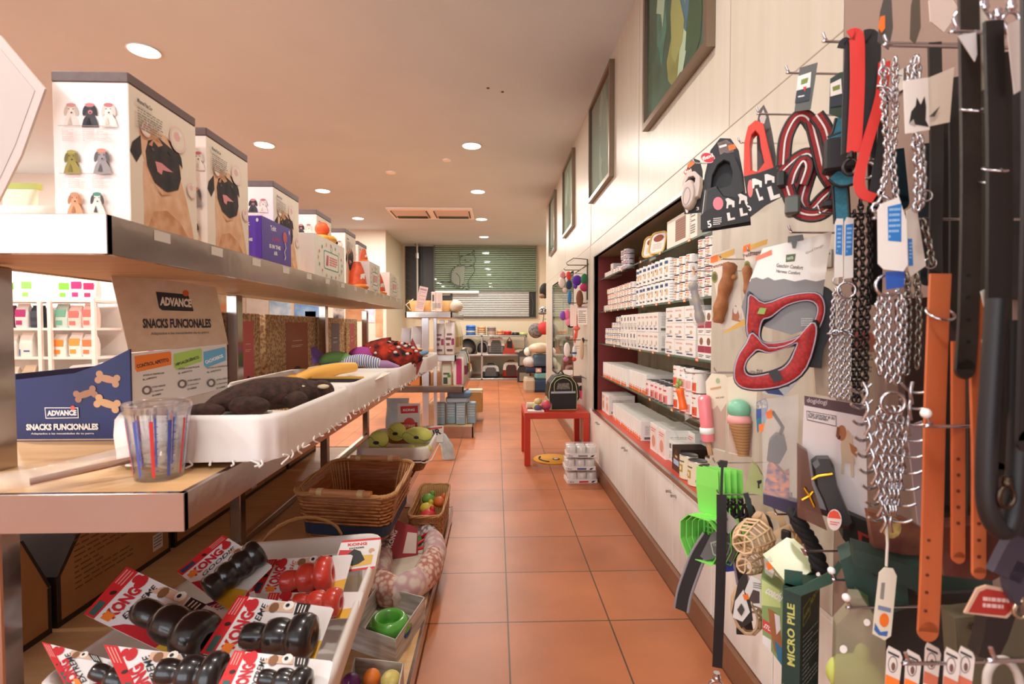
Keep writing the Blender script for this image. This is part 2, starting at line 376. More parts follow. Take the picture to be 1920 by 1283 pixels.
# built in cupboards
DW = mat('eae6e0', .35, c2='e4dfd8', scale=3, stretch=(1, 8, .4))
for i, y0 in enumerate((1.01, 1.85, 2.69, 3.53)):
    lab = ['white built-in cupboard at the wall behind the hanging green scoops', 'white built-in cupboard under the tins with yellow labels', 'white built-in cupboard under the middle of the glazed recess', 'white built-in cupboard beside the red side table'][i]
    t = thing('wall_cabinet', lab, 'cabinet', (XW, y0, .10), group='built-in cupboards under the recess')
    f = MB(); f.box(.018, .36, 0, .838, 0, .385, DW, skip=('l',)); f.box(0, .36, 0, .838, .375, .387, DW); f.obj('body', t)
    for k in (0, 1):
        f = MB(); f.cbox(0, .017, .003 + .42 * k, .417 + .42 * k, .002, .374, DW, .002); d = f.obj('door', t)
        yk = .385 if k == 0 else .45
        f = MB(); f.cyl((0, yk, .325), (-.022, yk, .325), .006, steel, n=10); f.obj('handle', d)
# ceiling fittings
LM = mat('fff4e4', .5, emit=14)
def lamp_fix(x, y, label):
    t = thing('ceiling_downlight', label, 'ceiling light', (x, y, CEIL), group='recessed ceiling downlights')
    f = MB(); f.lathe([(.098, 0), (.104, -.006), (.098, -.01), (.092, -.006), (.09, 0)], mat('f4ece4', .4), n=28); f.obj('trim_ring', t)
    f = MB(); f.lathe([(.0901, -.001), (.0901, -.007), (.05, -.009)], LM, n=28); f.obj('diffuser', t)
for i, (x, y) in enumerate(LAMPS):
    lamp_fix(x, y, ['lit round downlight in the right ceiling row, closest of its row', 'lit round downlight in the right ceiling row, second one', 'lit round downlight in the right ceiling row beside the air conditioning vent', 'lit round downlight in the right ceiling row, close to the shutter', 'big lit round downlight above the tall pug boxes', 'lit round downlight in the row above the display shelf, second one', 'lit round downlight in the row above the display shelf, third one', 'smallest lit round downlight of the row over the display shelf'][i])
for (x, y), lb in zip(FILL_LAMPS, ('over the leash display', 'behind the shelf end, right row', 'over the near end of the display gondola', 'over the gap before the display gondola', 'over the far left floor, nearest the shop front', 'over the far left floor, closest to the left wall', 'over the food bags on the left shelving')):
    lamp_fix(x, y, 'lit round downlight ' + lb)
t = thing('ceiling_air_vent', 'white rectangular air conditioning cassette with two louvred openings in ceiling', 'air vent', (-1.05, 8.5, CEIL))
f = MB(); VW = mat('fcf8f4', .5); f.cbox(-.68, .68, -.4, .4, -.03, 0, VW, .008); f.obj('housing', t)
for sx in (-.34, .34):
    f = MB(); f.box(sx - .27, sx + .27, -.3, .3, -.036, -.03, mat('e0cfc4', .6)); f.box(sx - .25, sx + .25, .12, .28, -.042, -.036, black); f.box(sx - .29, sx - .27, -.25, .25, -.04, -.03, mat('5a4a40', .6)); f.box(sx + .27, sx + .29, -.25, .25, -.04, -.03, mat('5a4a40', .6)); f.obj('louvre', t)
f = MB(); 
for px, py in ((915, 165), (942, 172)):
    p = aZ(px, py, CEIL); f.cyl((p.x, p.y, CEIL), (p.x, p.y, CEIL - .004), .012, brown, n=8)
tag(f.obj('ceiling_plug'), 'pair of small brown screw plugs left in the ceiling', 'plug')
p = aZ(838, 300, CEIL); f = MB(); f.lathe([(.05, 0), (.05, -.008), (.04, -.012)], VW, n=16); single(f, 'ceiling_blank', 'round cream blanking plate in the ceiling between the downlights', 'ceiling plate', (p.x, p.y, CEIL))
p = aZ(733, 323, CEIL); f = MB(); f.lathe([(.06, 0), (.06, -.01), (.05, -.014)], VW, n=16); single(f, 'smoke_detector', 'small round cream cover on the ceiling near the air vent', 'detector', (p.x, p.y, CEIL))
# framed pictures along the right wall
def picture(y0, y1, z0, z1, label, art):
    t = thing('framed_picture', label, 'picture', (XW, (y0 + y1) / 2, (z0 + z1) / 2), a=90, group='framed pictures on the panelled wall')
    W_, H_ = (y1 - y0) / 2, (z1 - z0) / 2; f = MB(); FRM = mat('8c7c6c', .3, .8)
    f.ring([(-W_, -H_), (W_, -H_), (W_, H_), (-W_, H_)], [(-W_ + .03, -H_ + .03), (W_ - .03, -H_ + .03), (W_ - .03, H_ - .03), (-W_ + .03, H_ - .03)], FRM, -.035, .034); f.obj('frame', t)
    f = MB(); f.box(-W_ + .03, W_ - .03, -.012, -.002, -H_ + .03, H_ - .03, art[0]); f.M = Matrix.Translation((0, -.012, 0))
    rnd = random.Random(int(y0 * 10))
    for i in range(len(art[1]) * 3):
        cx, cz = rnd.uniform(-W_ * .6, W_ * .6), rnd.uniform(-H_ * .65, H_ * .65); f.flat(ell(cx, cz, rnd.uniform(.02, .08), rnd.uniform(.06, .2) * H_ * 2, 14, rnd.uniform(-25, 40)) if False else [(cx + math.cos(k * PI / 5) * rnd.uniform(.03, .11), max(-H_ + .04, min(H_ - .04, cz + math.sin(k * PI / 5) * rnd.uniform(.08, .24)))) for k in range(10)], art[1][i % len(art[1])])
    f.obj('canvas', t)
    f = MB(); f.box(-W_ + .03, W_ - .03, -.022, -.02, -H_ + .03, H_ - .03, glass); f.obj('glazing', t)
tl = mat('2c5c50', .5, c2='1c4030', scale=8)
picture(1.873, 2.69, 2.2, 2.98, 'large green and ochre abstract painting in brass frame, nearest the leash display', (tl, [mat('4c8880', .5, c2='2c6458', scale=14), mat('8c7c3c', .5, c2='a89450', scale=9), mat('3c6c8c', .5), mat('b0a060', .5), mat('2c4c30', .5), mat('c8ccb8', .5)]))
picture(3.475, 4.27, 2.2, 2.98, 'framed dark olive picture with a pale figure, second along the wall', (mat('4c5244', .5, c2='5c6050', scale=4), [mat('7c8070', .5), mat('98988a', .5), mat('646858', .5)]))
picture(5.18, 5.95, 2.2, 2.98, 'framed grey green picture, third along the wall', (mat('5c6c5c', .5, c2='8c9888', scale=6), [mat('3c4c40', .5), mat('a8b0a4', .5)]))
picture(6.76, 7.48, 2.2, 2.98, 'smallest looking framed dark picture, last before the shutter recess', (mat('2c3c38', .5, c2='5c6c60', scale=7), [mat('1c2420', .5), mat('8c988c', .5)]))
# ================================================================ display gondola on the left
XT, XM, XL, XB = -.663, -.543, -.483, -.264
ZT, ZM, ZL, ZB = 1.372, .89, .31, .08
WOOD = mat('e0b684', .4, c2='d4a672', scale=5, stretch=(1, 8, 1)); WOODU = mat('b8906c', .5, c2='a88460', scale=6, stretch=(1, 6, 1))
FAS = mat('b0a49c', .16, .95, bump=.55, bscale=4.5)
t = thing('display_gondola', 'long chrome and light wood display gondola of four stepped shelves on the left', 'display shelf', (0, 0, 0))
def deck(name, x0, x1, y0, y1, zt, th, rim, label=None):
    f = MB(); f.box(x0 + .012, x1 - .004, y0 + .004, y1 - .004, zt - th + .02, zt, WOOD)
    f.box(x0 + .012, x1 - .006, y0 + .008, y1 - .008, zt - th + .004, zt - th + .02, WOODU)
    f.cbox(x1 - .012, x1, y0, y1, zt - th, zt + rim, FAS, .0008)
    f.cbox(x0, x1, y0 - .0006, y0 + .012, zt - th, zt + rim, FAS, .0008)
    f.cbox(x0, x0 + .012, y0, y1, zt - th, zt + rim, FAS, .003); f.cbox(x0, x1, y1 - .012, y1, zt - th, zt + rim, FAS, .003)
    o = f.obj(name, t)
    return o
deck('shelf', -1.09, XT, .9, 3.68, ZT - .012, .056, .012); deck('shelf', -1.62, XM, .9, 4.05, ZM - .002, .066, .002)
deck('shelf', -1.75, XL, 1.0, 3.72, ZL, .05, .003); deck('shelf', -1.75, XB, 1.0, 3.1, ZB, .05, .004)
for y in (1.05, 2.01, 3.04, 4.0):
    for x in (-1.04, -1.58):
        f = MB(); f.cbox(x, x + .042, y, y + .045, 0, ZT - .07 if x > -1.2 else ZM - .07, FAS, .003); f.obj('post', t)
f = MB(); f.cbox(-1.03, -1.0, 1.05, 4.0, ZL + .001, ZL + .03, steel, .003); f.obj('rail', t)
# price strips clipped to the fascia
for i in range(13):
    f = MB(); f.M = Matrix.Translation((XT, 0, 0)) @ rotm(-90); f.rect(1.02 + i * .2, 1.07 + i * .2, ZT - .024, ZT - .004, mat('d8d0c4', .35)); f.obj('price_label', t)

# ---------------------------------------------------------------- pug boxes
FUR = mat('e0b088', .8, c2='c88c60', scale=30); FURL = mat('ecc8a4', .8, c2='dcab84', scale=25); MASK = mat('3a2e2c', .7, c2='1e1818', scale=40)
BAND = mat('6e5c5a', .5, c2='665452', scale=50, stretch=(1, 40, 1))
BOXW = mat('f6eeea', .45); BOXS = mat('ede0cc', .5); BUB = mat('ecd0c4', .4)
def dog(f, cx, cz, s, kind):     # small printed dog portraits
    pal = [(mat('e8dcd0', .6), mat('c8b8ac', .6), mat('d0908c', .6)), (mat('38343a', .6), mat('1c1a20', .6), mat('c87878', .6)), (mat('eee6dc', .6), mat('d8ccc0', .6), mat('c87078', .6)),
           (mat('9a8c3c', .6), mat('7a6c30', .6), mat('b0a050', .6)), (mat('9c9494', .6), mat('5c5456', .6), mat('dc8c74', .6)), (mat('d8a078', .6), mat('b87850', .6), mat('c89070', .6)), (mat('f0e8e0', .6), mat('4c4444', .6), mat('4c8c7c', .6))][kind]
    b, d, h = pal
    f.flat([(cx - .36 * s, cz), (cx - .28 * s, cz + .3 * s), (cx - .14 * s, cz + .55 * s), (cx + .14 * s, cz + .55 * s), (cx + .28 * s, cz + .3 * s), (cx + .36 * s, cz)], b)
    f.flat(ell(cx, cz + .72 * s, .24 * s, .28 * s, 14), b); f.flat(ell(cx - .22 * s, cz + .68 * s, .08 * s, .22 * s, 10, -12), d); f.flat(ell(cx + .22 * s, cz + .68 * s, .08 * s, .22 * s, 10, 12), d)
    f.flat(ell(cx, cz + .92 * s, .2 * s, .09 * s, 10), h); f.flat(ell(cx + .02 * s, cz + .62 * s, .1 * s, .09 * s, 10), b if kind != 1 else h); f.flat(ell(cx + .02 * s, cz + .6 * s, .045 * s, .035 * s, 8), black)
    for q in (-.09, .09): f.flat(ell(cx + q * s, cz + .76 * s, .025 * s, .025 * s, 6), black)
    f.flat([(cx - .16 * s, cz + .1 * s), (cx - .05 * s, cz + .42 * s), (cx + .02 * s, cz + .1 * s)], d)
def pug_box(w, d, h, label, loc):
    t = thing('pet_food_box', label, 'box', loc, group='tall boxes printed with a pug on the top shelf')
    f = MB(); f.cbox(-w, 0, 0, d, 0, h * .93, BOXW, .0015)
    # end face: small dogs
    f.M = Matrix.Translation((-w, 0, 0)); f.lay = 0
    k = w
    for i, (u, z, s) in enumerate(((.25, .64, .17), (.5, .64, .17), (.75, .64, .17), (.26, .335, .17), (.66, .335, .18), (.3, .07, .16), (.6, .07, .16))): dog(f, u * k, z * h, s * h * .9, i)
    for z in (.64, .335): f.rect(.12 * k, .82 * k, z * h - .001, z * h, mat('a08c84', .6))
    for (u, z, n) in ((.17, .54, 7), (.44, .54, 6), (.63, .54, 7), (.24, .24, 7), (.55, .24, 7)): f.lines(u * k, (u + .15) * k, (z + .08) * h, (z + .0) * h, n, mat('f0bcb4', .6))
    # aisle face: the pug
    f.M = rotm(-90); f.lay = 0
    f.rect(.0, d, .0, h * .925, BOXS)
    def P(u, v): return (u * d, (1 - v) * h * .93)
    f.flat([P(*q) for q in ((.16, 1), (.17, .8), (.16, .62), (.17, .5), (.72, .5), (.82, .66), (.9, .84), (.95, 1))], FURL)
    f.flat([P(*q) for q in ((.2, 1), (.3, .84), (.5, .8), (.7, .86), (.9, 1))], FUR)
    f.flat([P(*q) for q in ((.13, .3), (.2, .24), (.36, .22), (.55, .23), (.68, .3), (.74, .42), (.72, .52), (.6, .6), (.3, .6), (.19, .5), (.14, .4))], FURL)
    f.flat([P(*q) for q in ((.14, .32), (.03, .4), (.0, .47), (.08, .53), (.15, .45))], MASK); f.flat([P(*q) for q in ((.52, .24), (.64, .25), (.74, .33), (.76, .41), (.68, .38))], MASK)
    f.flat([P(*q) for q in ((.24, .33), (.4, .27), (.58, .3), (.7, .38), (.73, .5), (.68, .6), (.5, .66), (.32, .62), (.22, .52), (.2, .42))], MASK)
    f.flat([P(*q) for q in ((.3, .31), (.38, .27), (.45, .31), (.38, .34))], FUR); f.flat([P(*q) for q in ((.24, .36), (.3, .31), (.33, .28), (.29, .36))], FUR)
    f.flat([P(*q) for q in ((.33, .46), (.42, .45), (.5, .465), (.6, .48), (.5, .495), (.44, .5), (.42, .54), (.36, .53))], mat('dc8c8c', .5))
    f.flat(ell(*P(.3, .38), .02 * d, .012 * h, 8), mat('5a4034', .3)); f.flat(ell(*P(.56, .34), .03 * d, .015 * h, 8), mat('0c0808', .3)); f.flat([P(*q) for q in ((.27, .62), (.4, .67), (.62, .64), (.42, .695))], FUR)
    for (u, v, r) in ((.68, .2, .13), (.9, .56, .08), (.2, .26, .07)):
        f.flat(ell(*P(u, v), r * d, r * d * 1.0, 18), BUB); f.flat(ell(*P(u, v), r * d * .8, r * d * .8, 16), BOXS); f.flat(ell(*P(u - r * .1, v - .02), r * d * .4, r * d * .35, 10), mat('e8b8b4', .5)); f.flat(ell(*P(u + r * .3, v - .05), r * d * .18, r * d * .18, 8), white)
    f.txt('Minamed Pate Dog', P(.09, .11), P(.29, .115), .011, ink, .03)
    f.lines(.09 * d, .44 * d, h * .93 * .87, h * .93 * .72, 8, mat('8c8074', .6)); f.M = None
    f.obj('carton', t)
    f = MB(); f.cbox(-w - .001, .001, -.001, d + .001, h * .93, h, BAND, .002); f.obj('lid_band', t)
    return t
pug_box(.142, .217, .293, 'tall pug box closest to the shelf end, showing its sheet of dog portraits', (-.70, 1.012, ZT))
pug_box(.075, .205, .29, 'second tall pug box, half hidden behind the biggest looking one', (-.70, 1.275, ZT))
pug_box(.135, .22, .30, 'third pug box standing behind the small purple box', (-.75, 1.765, ZT))
pug_box(.13, .19, .305, 'fourth pug box behind the white gift box with an orange toy on it', (-.76, 2.21, ZT))
pug_box(.12, .19, .31, 'fifth pug box beside the orange bag and white gift box', (-.77, 2.66, ZT))
pug_box(.11, .19, .30, 'last and smallest looking pug box of the row', (-.79, 2.98, ZT))
# purple box
PU = mat('5a34b4', .45); PUD = mat('4a2c94', .45)
t = thing('treat_box', 'small purple box with white lettering and a red balloon, on the top shelf', 'box', (-.69, 1.54, ZT))
f = MB(); f.cbox(-.10, 0, 0, .215, 0, .135, PU, .001); f.M = Matrix.Translation((-.10, 0, 0)); f.lay = 0
f.txt('Tobit', (.03, .103), (.066, .106), .014, white); f.txt('Love', (.03, .075), (.066, .078), .013, redp, 0, .3); f.txt('IS IN THE', (.022, .058), (.074, .06), .009, white, .04); f.txt('AIR', (.04, .044), (.062, .046), .010, white, .04)
f.flat(ell(.052, .033, .007, .007, 10), redp); f.rect(.0515, .0525, .008, .028, white); f.flat(ell(.088, .122, .004, .006, 8), white)
f.M = rotm(-90); f.lay = 0; f.rect(0, .215, 0, .135, PUD)
f.txt('Tobit', (.06, .102), (.10, .106), .016, white); f.txt('Love', (.07, .073), (.125, .078), .015, redp, 0, .3); f.txt('IS IN THE', (.05, .048), (.13, .052), .012, white, .04); f.txt('AIR', (.08, .03), (.107, .032), .012, white, .04)
f.flat(ell(.165, .098, .016, .018, 14), mat('c03c34', .4)); f.tube([(.165, -.001, .08), (.172, -.001, .065), (.16, -.001, .05), (.168, -.001, .035), (.162, -.001, .025)], .0011, white, n=4); f.flat(ell(.2, .12, .004, .008, 8), white)
f.obj('carton', t)
# white gift boxes
def gift_box(w, d, h, label, loc):
    f = MB(); f.cbox(-w, 0, 0, d, 0, h, BOXW, .001); f.M = rotm(-90); f.rect(0, d, 0, h, mat('efeadb', .5))
    G = mat('5a9c84', .5)
    f.flat(rrect(d * .5, h * .46, .01, 3, d * .52, h * .48), G); f.flat(rrect(d * .46, h * .40, .008, 3, d * .52, h * .48), mat('f4efe2', .5))
    f.flat(ell(d * .52, h * .78, .012, .016, 10), G); f.flat(ell(d * .52, h * .78, .007, .01, 10), mat('efeadb', .5))
    f.lines(d * .45, d * .72, h * .6, h * .36, 4, mat('dc7068', .5), .6); f.flat([(d * .33, h * .34), (d * .36, h * .6), (d * .42, h * .6), (d * .41, h * .34)], mat('c85c60', .5))
    rnd = random.Random(3)
    for k in range(16):
        a = k * PI / 8; f.flat(ell(d * (.5 + .4 * math.cos(a)), h * (.48 + .4 * math.sin(a)), .006, .008, 5, rnd.uniform(0, 90)), (G, mat('dc7068', .5), mat('e0b060', .5))[k % 3])
    f.M = None
    return single(f, 'gift_box', label, 'box', loc)
gift_box(.13, .385, .165, 'long white gift box with green house print, under the orange ball toy', (-.69, 1.98, ZT))
gift_box(.13, .25, .165, 'white gift box in the middle, between two orange bags', (-.69, 2.83, ZT))
gift_box(.12, .3, .16, 'white gift box at the far end of the top shelf', (-.69, 3.36, ZT))
def orange_bag(label, loc, s, a=0):
    t = thing('plush_toy', label, 'toy', loc, a); f = MB()
    rings = []
    for k in range(7):
        z = s * k / 6; q = (1 - (k / 6) ** 2 * .65); rings.append([(s * .36 * q * math.cos(j * PI / 6) * (1 + .06 * math.sin(3 * j)), s * .3 * q * math.sin(j * PI / 6), z) for j in range(12)])
    f.loft(rings, mat('e8643c', .55, c2='d04c2c', scale=25), smooth=True); f.obj('body', t)
    f = MB(); f.sph((s * .02, -s * .12, s * .13), (s * .36, s * .24, s * .12), mat('f08c3c', .5)); f.obj('foot', t)
    f = MB(); f.flat([(-s * .1, s * .55), (s * .12, s * .6), (s * .08, s * .4), (-s * .12, s * .38)], white, s * .26); f.obj('patch', t)
orange_bag('orange plush bag standing in the gap after the long white gift box', (-.735, 2.75, ZT), .15, -60)
orange_bag('orange and black plush wedged in the last gap of the top shelf', (-.745, 3.27, ZT), .14, -60)
t = thing('ball_toy', 'orange ball toy with a yellow base lying on the long white gift box', 'toy', (-.73, 2.19, ZT + .165))
f = MB(); f.sph((0, 0, .052), .03, mat('f0602c', .5)); f.obj('ball', t); f = MB(); f.sph((.01, .06, .019), (.03, .05, .018), mat('f0b048', .5)); f.sph((.012, .115, .014), (.018, .02, .013), black); f.sph((0, 0, .016), (.03, .03, .016), mat('f0b048', .5)); f.obj('base', t)
orange_bag('black and orange shoe-like toy on the middle white gift box', (-.74, 2.9, ZT + .165), .075, -60)
# far-left things on the top shelf
t = thing('white_bag', 'white food bag with a green folded top lying behind the tall boxes', 'bag', (-1.0, 1.14, ZT + .002))
f = MB(); f.loft([[(x * k, y * k2, z) for x, y in rrect(.16, .09, .02, 3)] for z, k, k2 in ((0, 1, 1), (.03, 1.05, 1.1), (.06, .8, .6))], mat('f4f0ec', .5), smooth=True); f.obj('body', t)
f = MB(); f.loft([[(x * k - .02, y * k2, z) for x, y in rrect(.07, .03, .01, 3)] for z, k, k2 in ((.055, .8, 1.0), (.09, 1, .5), (.108, 1.15, .2))], mat('e4e8d0', .4), smooth=True); f.box(-.062, .022, -.006, .006, .1, .112, mat('b8c060', .4)); f.obj('folded_top', t)
fr = Fr(aY(42, 200, .98), 8)
f = MB(); f.prism(fr.poly([(-70, 20), (0, 66), (84, 166), (40, 290), (-20, 412), (-90, 412)]), mat('cfc4be', .35), 0, .004); f.prism(fr.poly([(-60, 60), (0, 90), (66, 170), (30, 270), (-20, 380), (-80, 380)]), mat('c8bcb6', .5), -.001, .001)
o = fr.single(f, 'foam_board', 'big tilted white board sticking up at the left end of the top shelf', 'board')
# ---------------------------------------------------------------- middle shelf: display carton
KR = mat('cdb094', .65, c2='c4a688', scale=40); KRL = mat('d8cbb8', .6)
NV = mat('24306c', .5, c2='1e2a60', scale=6)
yb = 1.33
t = thing('snack_display', 'dark blue ADVANCE snack display carton with bone biscuits and a tall kraft header', 'display', (0, 0, 0))
fr = Fr((-1.1, yb, ZM), 0)
f = MB(); f.M = fr.M
pl = fr.poly([(22, 713), (140, 700), (190, 682), (243, 655), (247, 828), (28, 828)]); f.prism(pl, NV, 0, .006)
f.rect(*[fr.uv(30, 828)[0], fr.uv(244, 828)[0]], 0.0005, fr.uv(100, 826)[1] if 0 else .004, KR)
for (cx, cy, s, r, c) in ((202, 711, 19, -14, 'c89878'), (161, 739, 18, 18, 'b08068'), (202, 757, 20, -18, 'dcac80')):
    u, v = fr.uv(cx, cy); k = s / FPX * yb; B = mat(c, .6); rr = R(r)
    f.flat(ell(u, v, k, k * .36, 12, r), B)
    for e in (-1, 1):
        for q in (-1, 1): f.flat(ell(u + e * k * .85 * math.cos(rr) - q * k * .3 * math.sin(rr), v + e * k * .85 * math.sin(rr) + q * k * .3 * math.cos(rr), k * .34, k * .34, 10), B)
f.flat(fr.poly([(85, 764), (148, 764), (149, 784), (87, 785)]), white); f.flat(fr.poly([(86.5, 765.5), (146.5, 765.5), (147.5, 782.5), (88.5, 783.5)]), NV)
f.txt('ADVANCE', fr.uv(90, 780), fr.uv(145, 779), .014, white, .05); f.flat(ell(*fr.uv(138, 765), .006, .006, 10), mat('e8604c', .5))
f.txt('SNACKS FUNCIONALES', fr.uv(51, 807), fr.uv(186, 806), .0165, white, .05); f.txt('Adaptados a las necesidades de tu perro', fr.uv(60, 815.5), fr.uv(178, 815), .0058, white)
f.obj('front_panel', t)
XA0, XA1 = fr.O.x + fr.uv(25, 800)[0], fr.O.x + fr.uv(246, 800)[0]
f = MB(); YL = 2.1
KF = mat('dacfc4', .55)
# side panel along the aisle side with claims
f.box(XA0, XA1, yb + .006, yb + .35, ZM, ZM + .012, KR); f.box(XA0, XA0 + .004, yb + .006, yb + .35, ZM, ZM + .17, NV)
f.obj('tray', t)
fs = Fr((XA1, yb + .006, ZM), -48)
f = MB(); f.M = fs.M; f.prism(fs.poly([(245, 663), (425, 645), (428, 760), (247, 826)]), KF, 0, .006)
for (x0, y0, x1, y1, c, tx, tc2) in ((252, 668, 321, 660, 'e87c30', 'CONTROL APETITO', ink), (325, 664, 378, 654, 'a8c860', 'HIPOALERGÉNICO', ink), (381, 660, 423, 652, '68a8c4', 'CACHORROS', white)):
    f.flat(fs.poly([(x0, y0), (x1 - 2, y1 - 1), (x1, y1 + 3), (x1, y1 + 24), (x0 + 5, y0 + 30), (x0 + 1, y0 + 24)]), mat(c, .5)); f.txt(tx, fs.uv(x0 + 5, y0 + 23), fs.uv(x1 - 4, y1 + 18), .010, tc2, .04)
for (x, y, y2) in ((268, 702, 697), (334, 690, 686), (388, 688, 682)):
    for k, dy in enumerate((0, 8)): f.txt(('AYUDA A CONTROLAR', 'EL APETITO')[k], fs.uv(x, y + dy + 4), fs.uv(x + 40 - 14 * k, y + dy - 1), .0045, ink)
    f.flat(ell(*fs.uv(x + 7, y + 30), .011, .012, 14), grey); f.flat(ell(*fs.uv(x + 7, y + 30), .006, .007, 10), KF)
    for k, dy in enumerate((22, 30, 38)): f.txt(('AYUDA A REDUCIR', 'LA SENSACIÓN', 'DE HAMBRE')[k], fs.uv(x + 17, y + dy + 4), fs.uv(x + 42 - 4 * k, y + dy), .0045, ink, .02)
f.obj('side_panel', t)
fh = Fr(V(fs.M @ V((*[fs.uv(300, 660)[0]], 0, fs.uv(300, 660)[1]))) , -48, -8)
f = MB(); f.M = fh.M; f.prism(fh.poly([(207, 511), (405, 538), (428, 646), (242, 661)]), KR, 0, .005)
f.flat(fh.poly([(292, 547), (347, 552), (353, 554), (363, 582), (362, 584), (304, 582), (298, 577)]), mat('28262c', .5)); f.txt('ADVANCE', fh.uv(300, 573), fh.uv(359, 577), .024, mat('e0cfb8', .5), .05); f.flat(ell(*fh.uv(348, 550), .008, .009, 12), mat('c8582c', .5))
f.txt('SNACKS FUNCIONALES', fh.uv(268, 616), fh.uv(396, 615), .026, ink, .04); f.txt('Adaptados a las necesidades de tu perro', fh.uv(283, 630), fh.uv(392, 627), .010, grey, .01)
f.obj('header', t)
# silver treat bag inside the display
f = MB(); f.loft([[(x * k, y * k2, z) for x, y in rrect(.09, .05, .015, 3)] for z, k, k2 in ((0, 1, 1), (.09, 1.1, 1.2), (.16, .9, .6), (.19, 1.0, .1))], mat('b8b4c4', .3, .3), smooth=True)
single(f, 'treat_bag', 'silver treat bag poking out of the blue display carton', 'bag', (XA1 - .06, yb + .12, ZM + .013), 20, 0, 12)
f = MB(); f.loft([[(x * k, y * k2, z) for x, y in rrect(.08, .05, .015, 3)] for z, k, k2 in ((0, 1, 1), (.12, 1.1, 1.2), (.18, .9, .6), (.235, 1.0, .1))], mat('e8e4e8', .3, .2), smooth=True)
single(f, 'treat_bag', 'white treat bag poking out highest at the back of the blue display carton', 'bag', (XA1 - .03, yb + .24, ZM + .013), -10, 0, -6)
# litter boxes behind the rail
CHIP = mat('a88260', .8, c2='e0c090', scale=70, kind='voronoi')
def litter(y0, y1, c, label, dark='3c2a24', loc_x=-1.06, dep=.18, h=.347):
    t = thing('litter_box', label, 'box', (loc_x, y0, ZM), group='wood chip litter boxes on the middle shelf'); w = y1 - y0
    f = MB(); f.cbox(-dep, 0, 0, w, 0, h, CHIP, .004); f.M = rotm(-90); cm = mat(c, .55)
    f.rect(w * .3, w * .72, .0, h * .9, cm); f.rect(w * .42, w * .6, h * .615, h * .625, mat('e8d8c0', .6)); f.lines(w * .4, w * .62, h * .56, h * .52, 2, mat('e8d8c0', .6))
    f.flat(ell(w * .5, h * .18, w * .07, h * .05, 10), mat(dark, .6)); f.flat([(w * .46, h * .04), (w * .47, h * .18), (w * .5, h * .04)], mat(dark, .6)); f.flat([(w * .54, h * .05), (w * .55, h * .2), (w * .575, h * .05)], mat(dark, .6))
    f.M = Matrix.Translation((-dep, 0, 0)); f.rect(.004, dep * .75, .0, h * .97, cm)
    for k in range(5): f.rect(dep * .25, dep * .55, h * (.8 - k * .06), h * (.81 - k * .06), mat('e8c8b0', .6))
    f.obj('carton', t)
litter(1.86, 2.06, 'c85898', 'magenta striped wood chip litter box, first behind the kraft header')
litter(2.10, 2.34, 'dc6c6c', 'salmon pink striped wood chip litter box behind the second post')
litter(2.40, 3.12, 'a85c38', 'widest wood chip litter box with a rust brown stripe')
litter(3.20, 3.62, '746070', 'wood chip litter box with a dull purple stripe')
litter(3.66, 3.95, 'd06870', 'last wood chip litter box with a pink stripe, at the shelf end')
f = MB(); f.cbox(-.16, 0, 0, .09, 0, .345, mat('b8a8a8', .5), .003); f.M = Matrix.Translation((-.16, 0, 0)); f.flat(rrect(.10, .05, .008, 3, .09, .2), mat('7a9cb8', .5)); f.txt('S', (.07, .27), (.1, .27), .04, ink); f.lines(.05, .13, .15, .05, 6, ink)
single(f, 'snack_carton', 'narrow grey lavender snack carton with a blue label beside the second post', 'box', (-1.045, 1.9, ZM + .001))
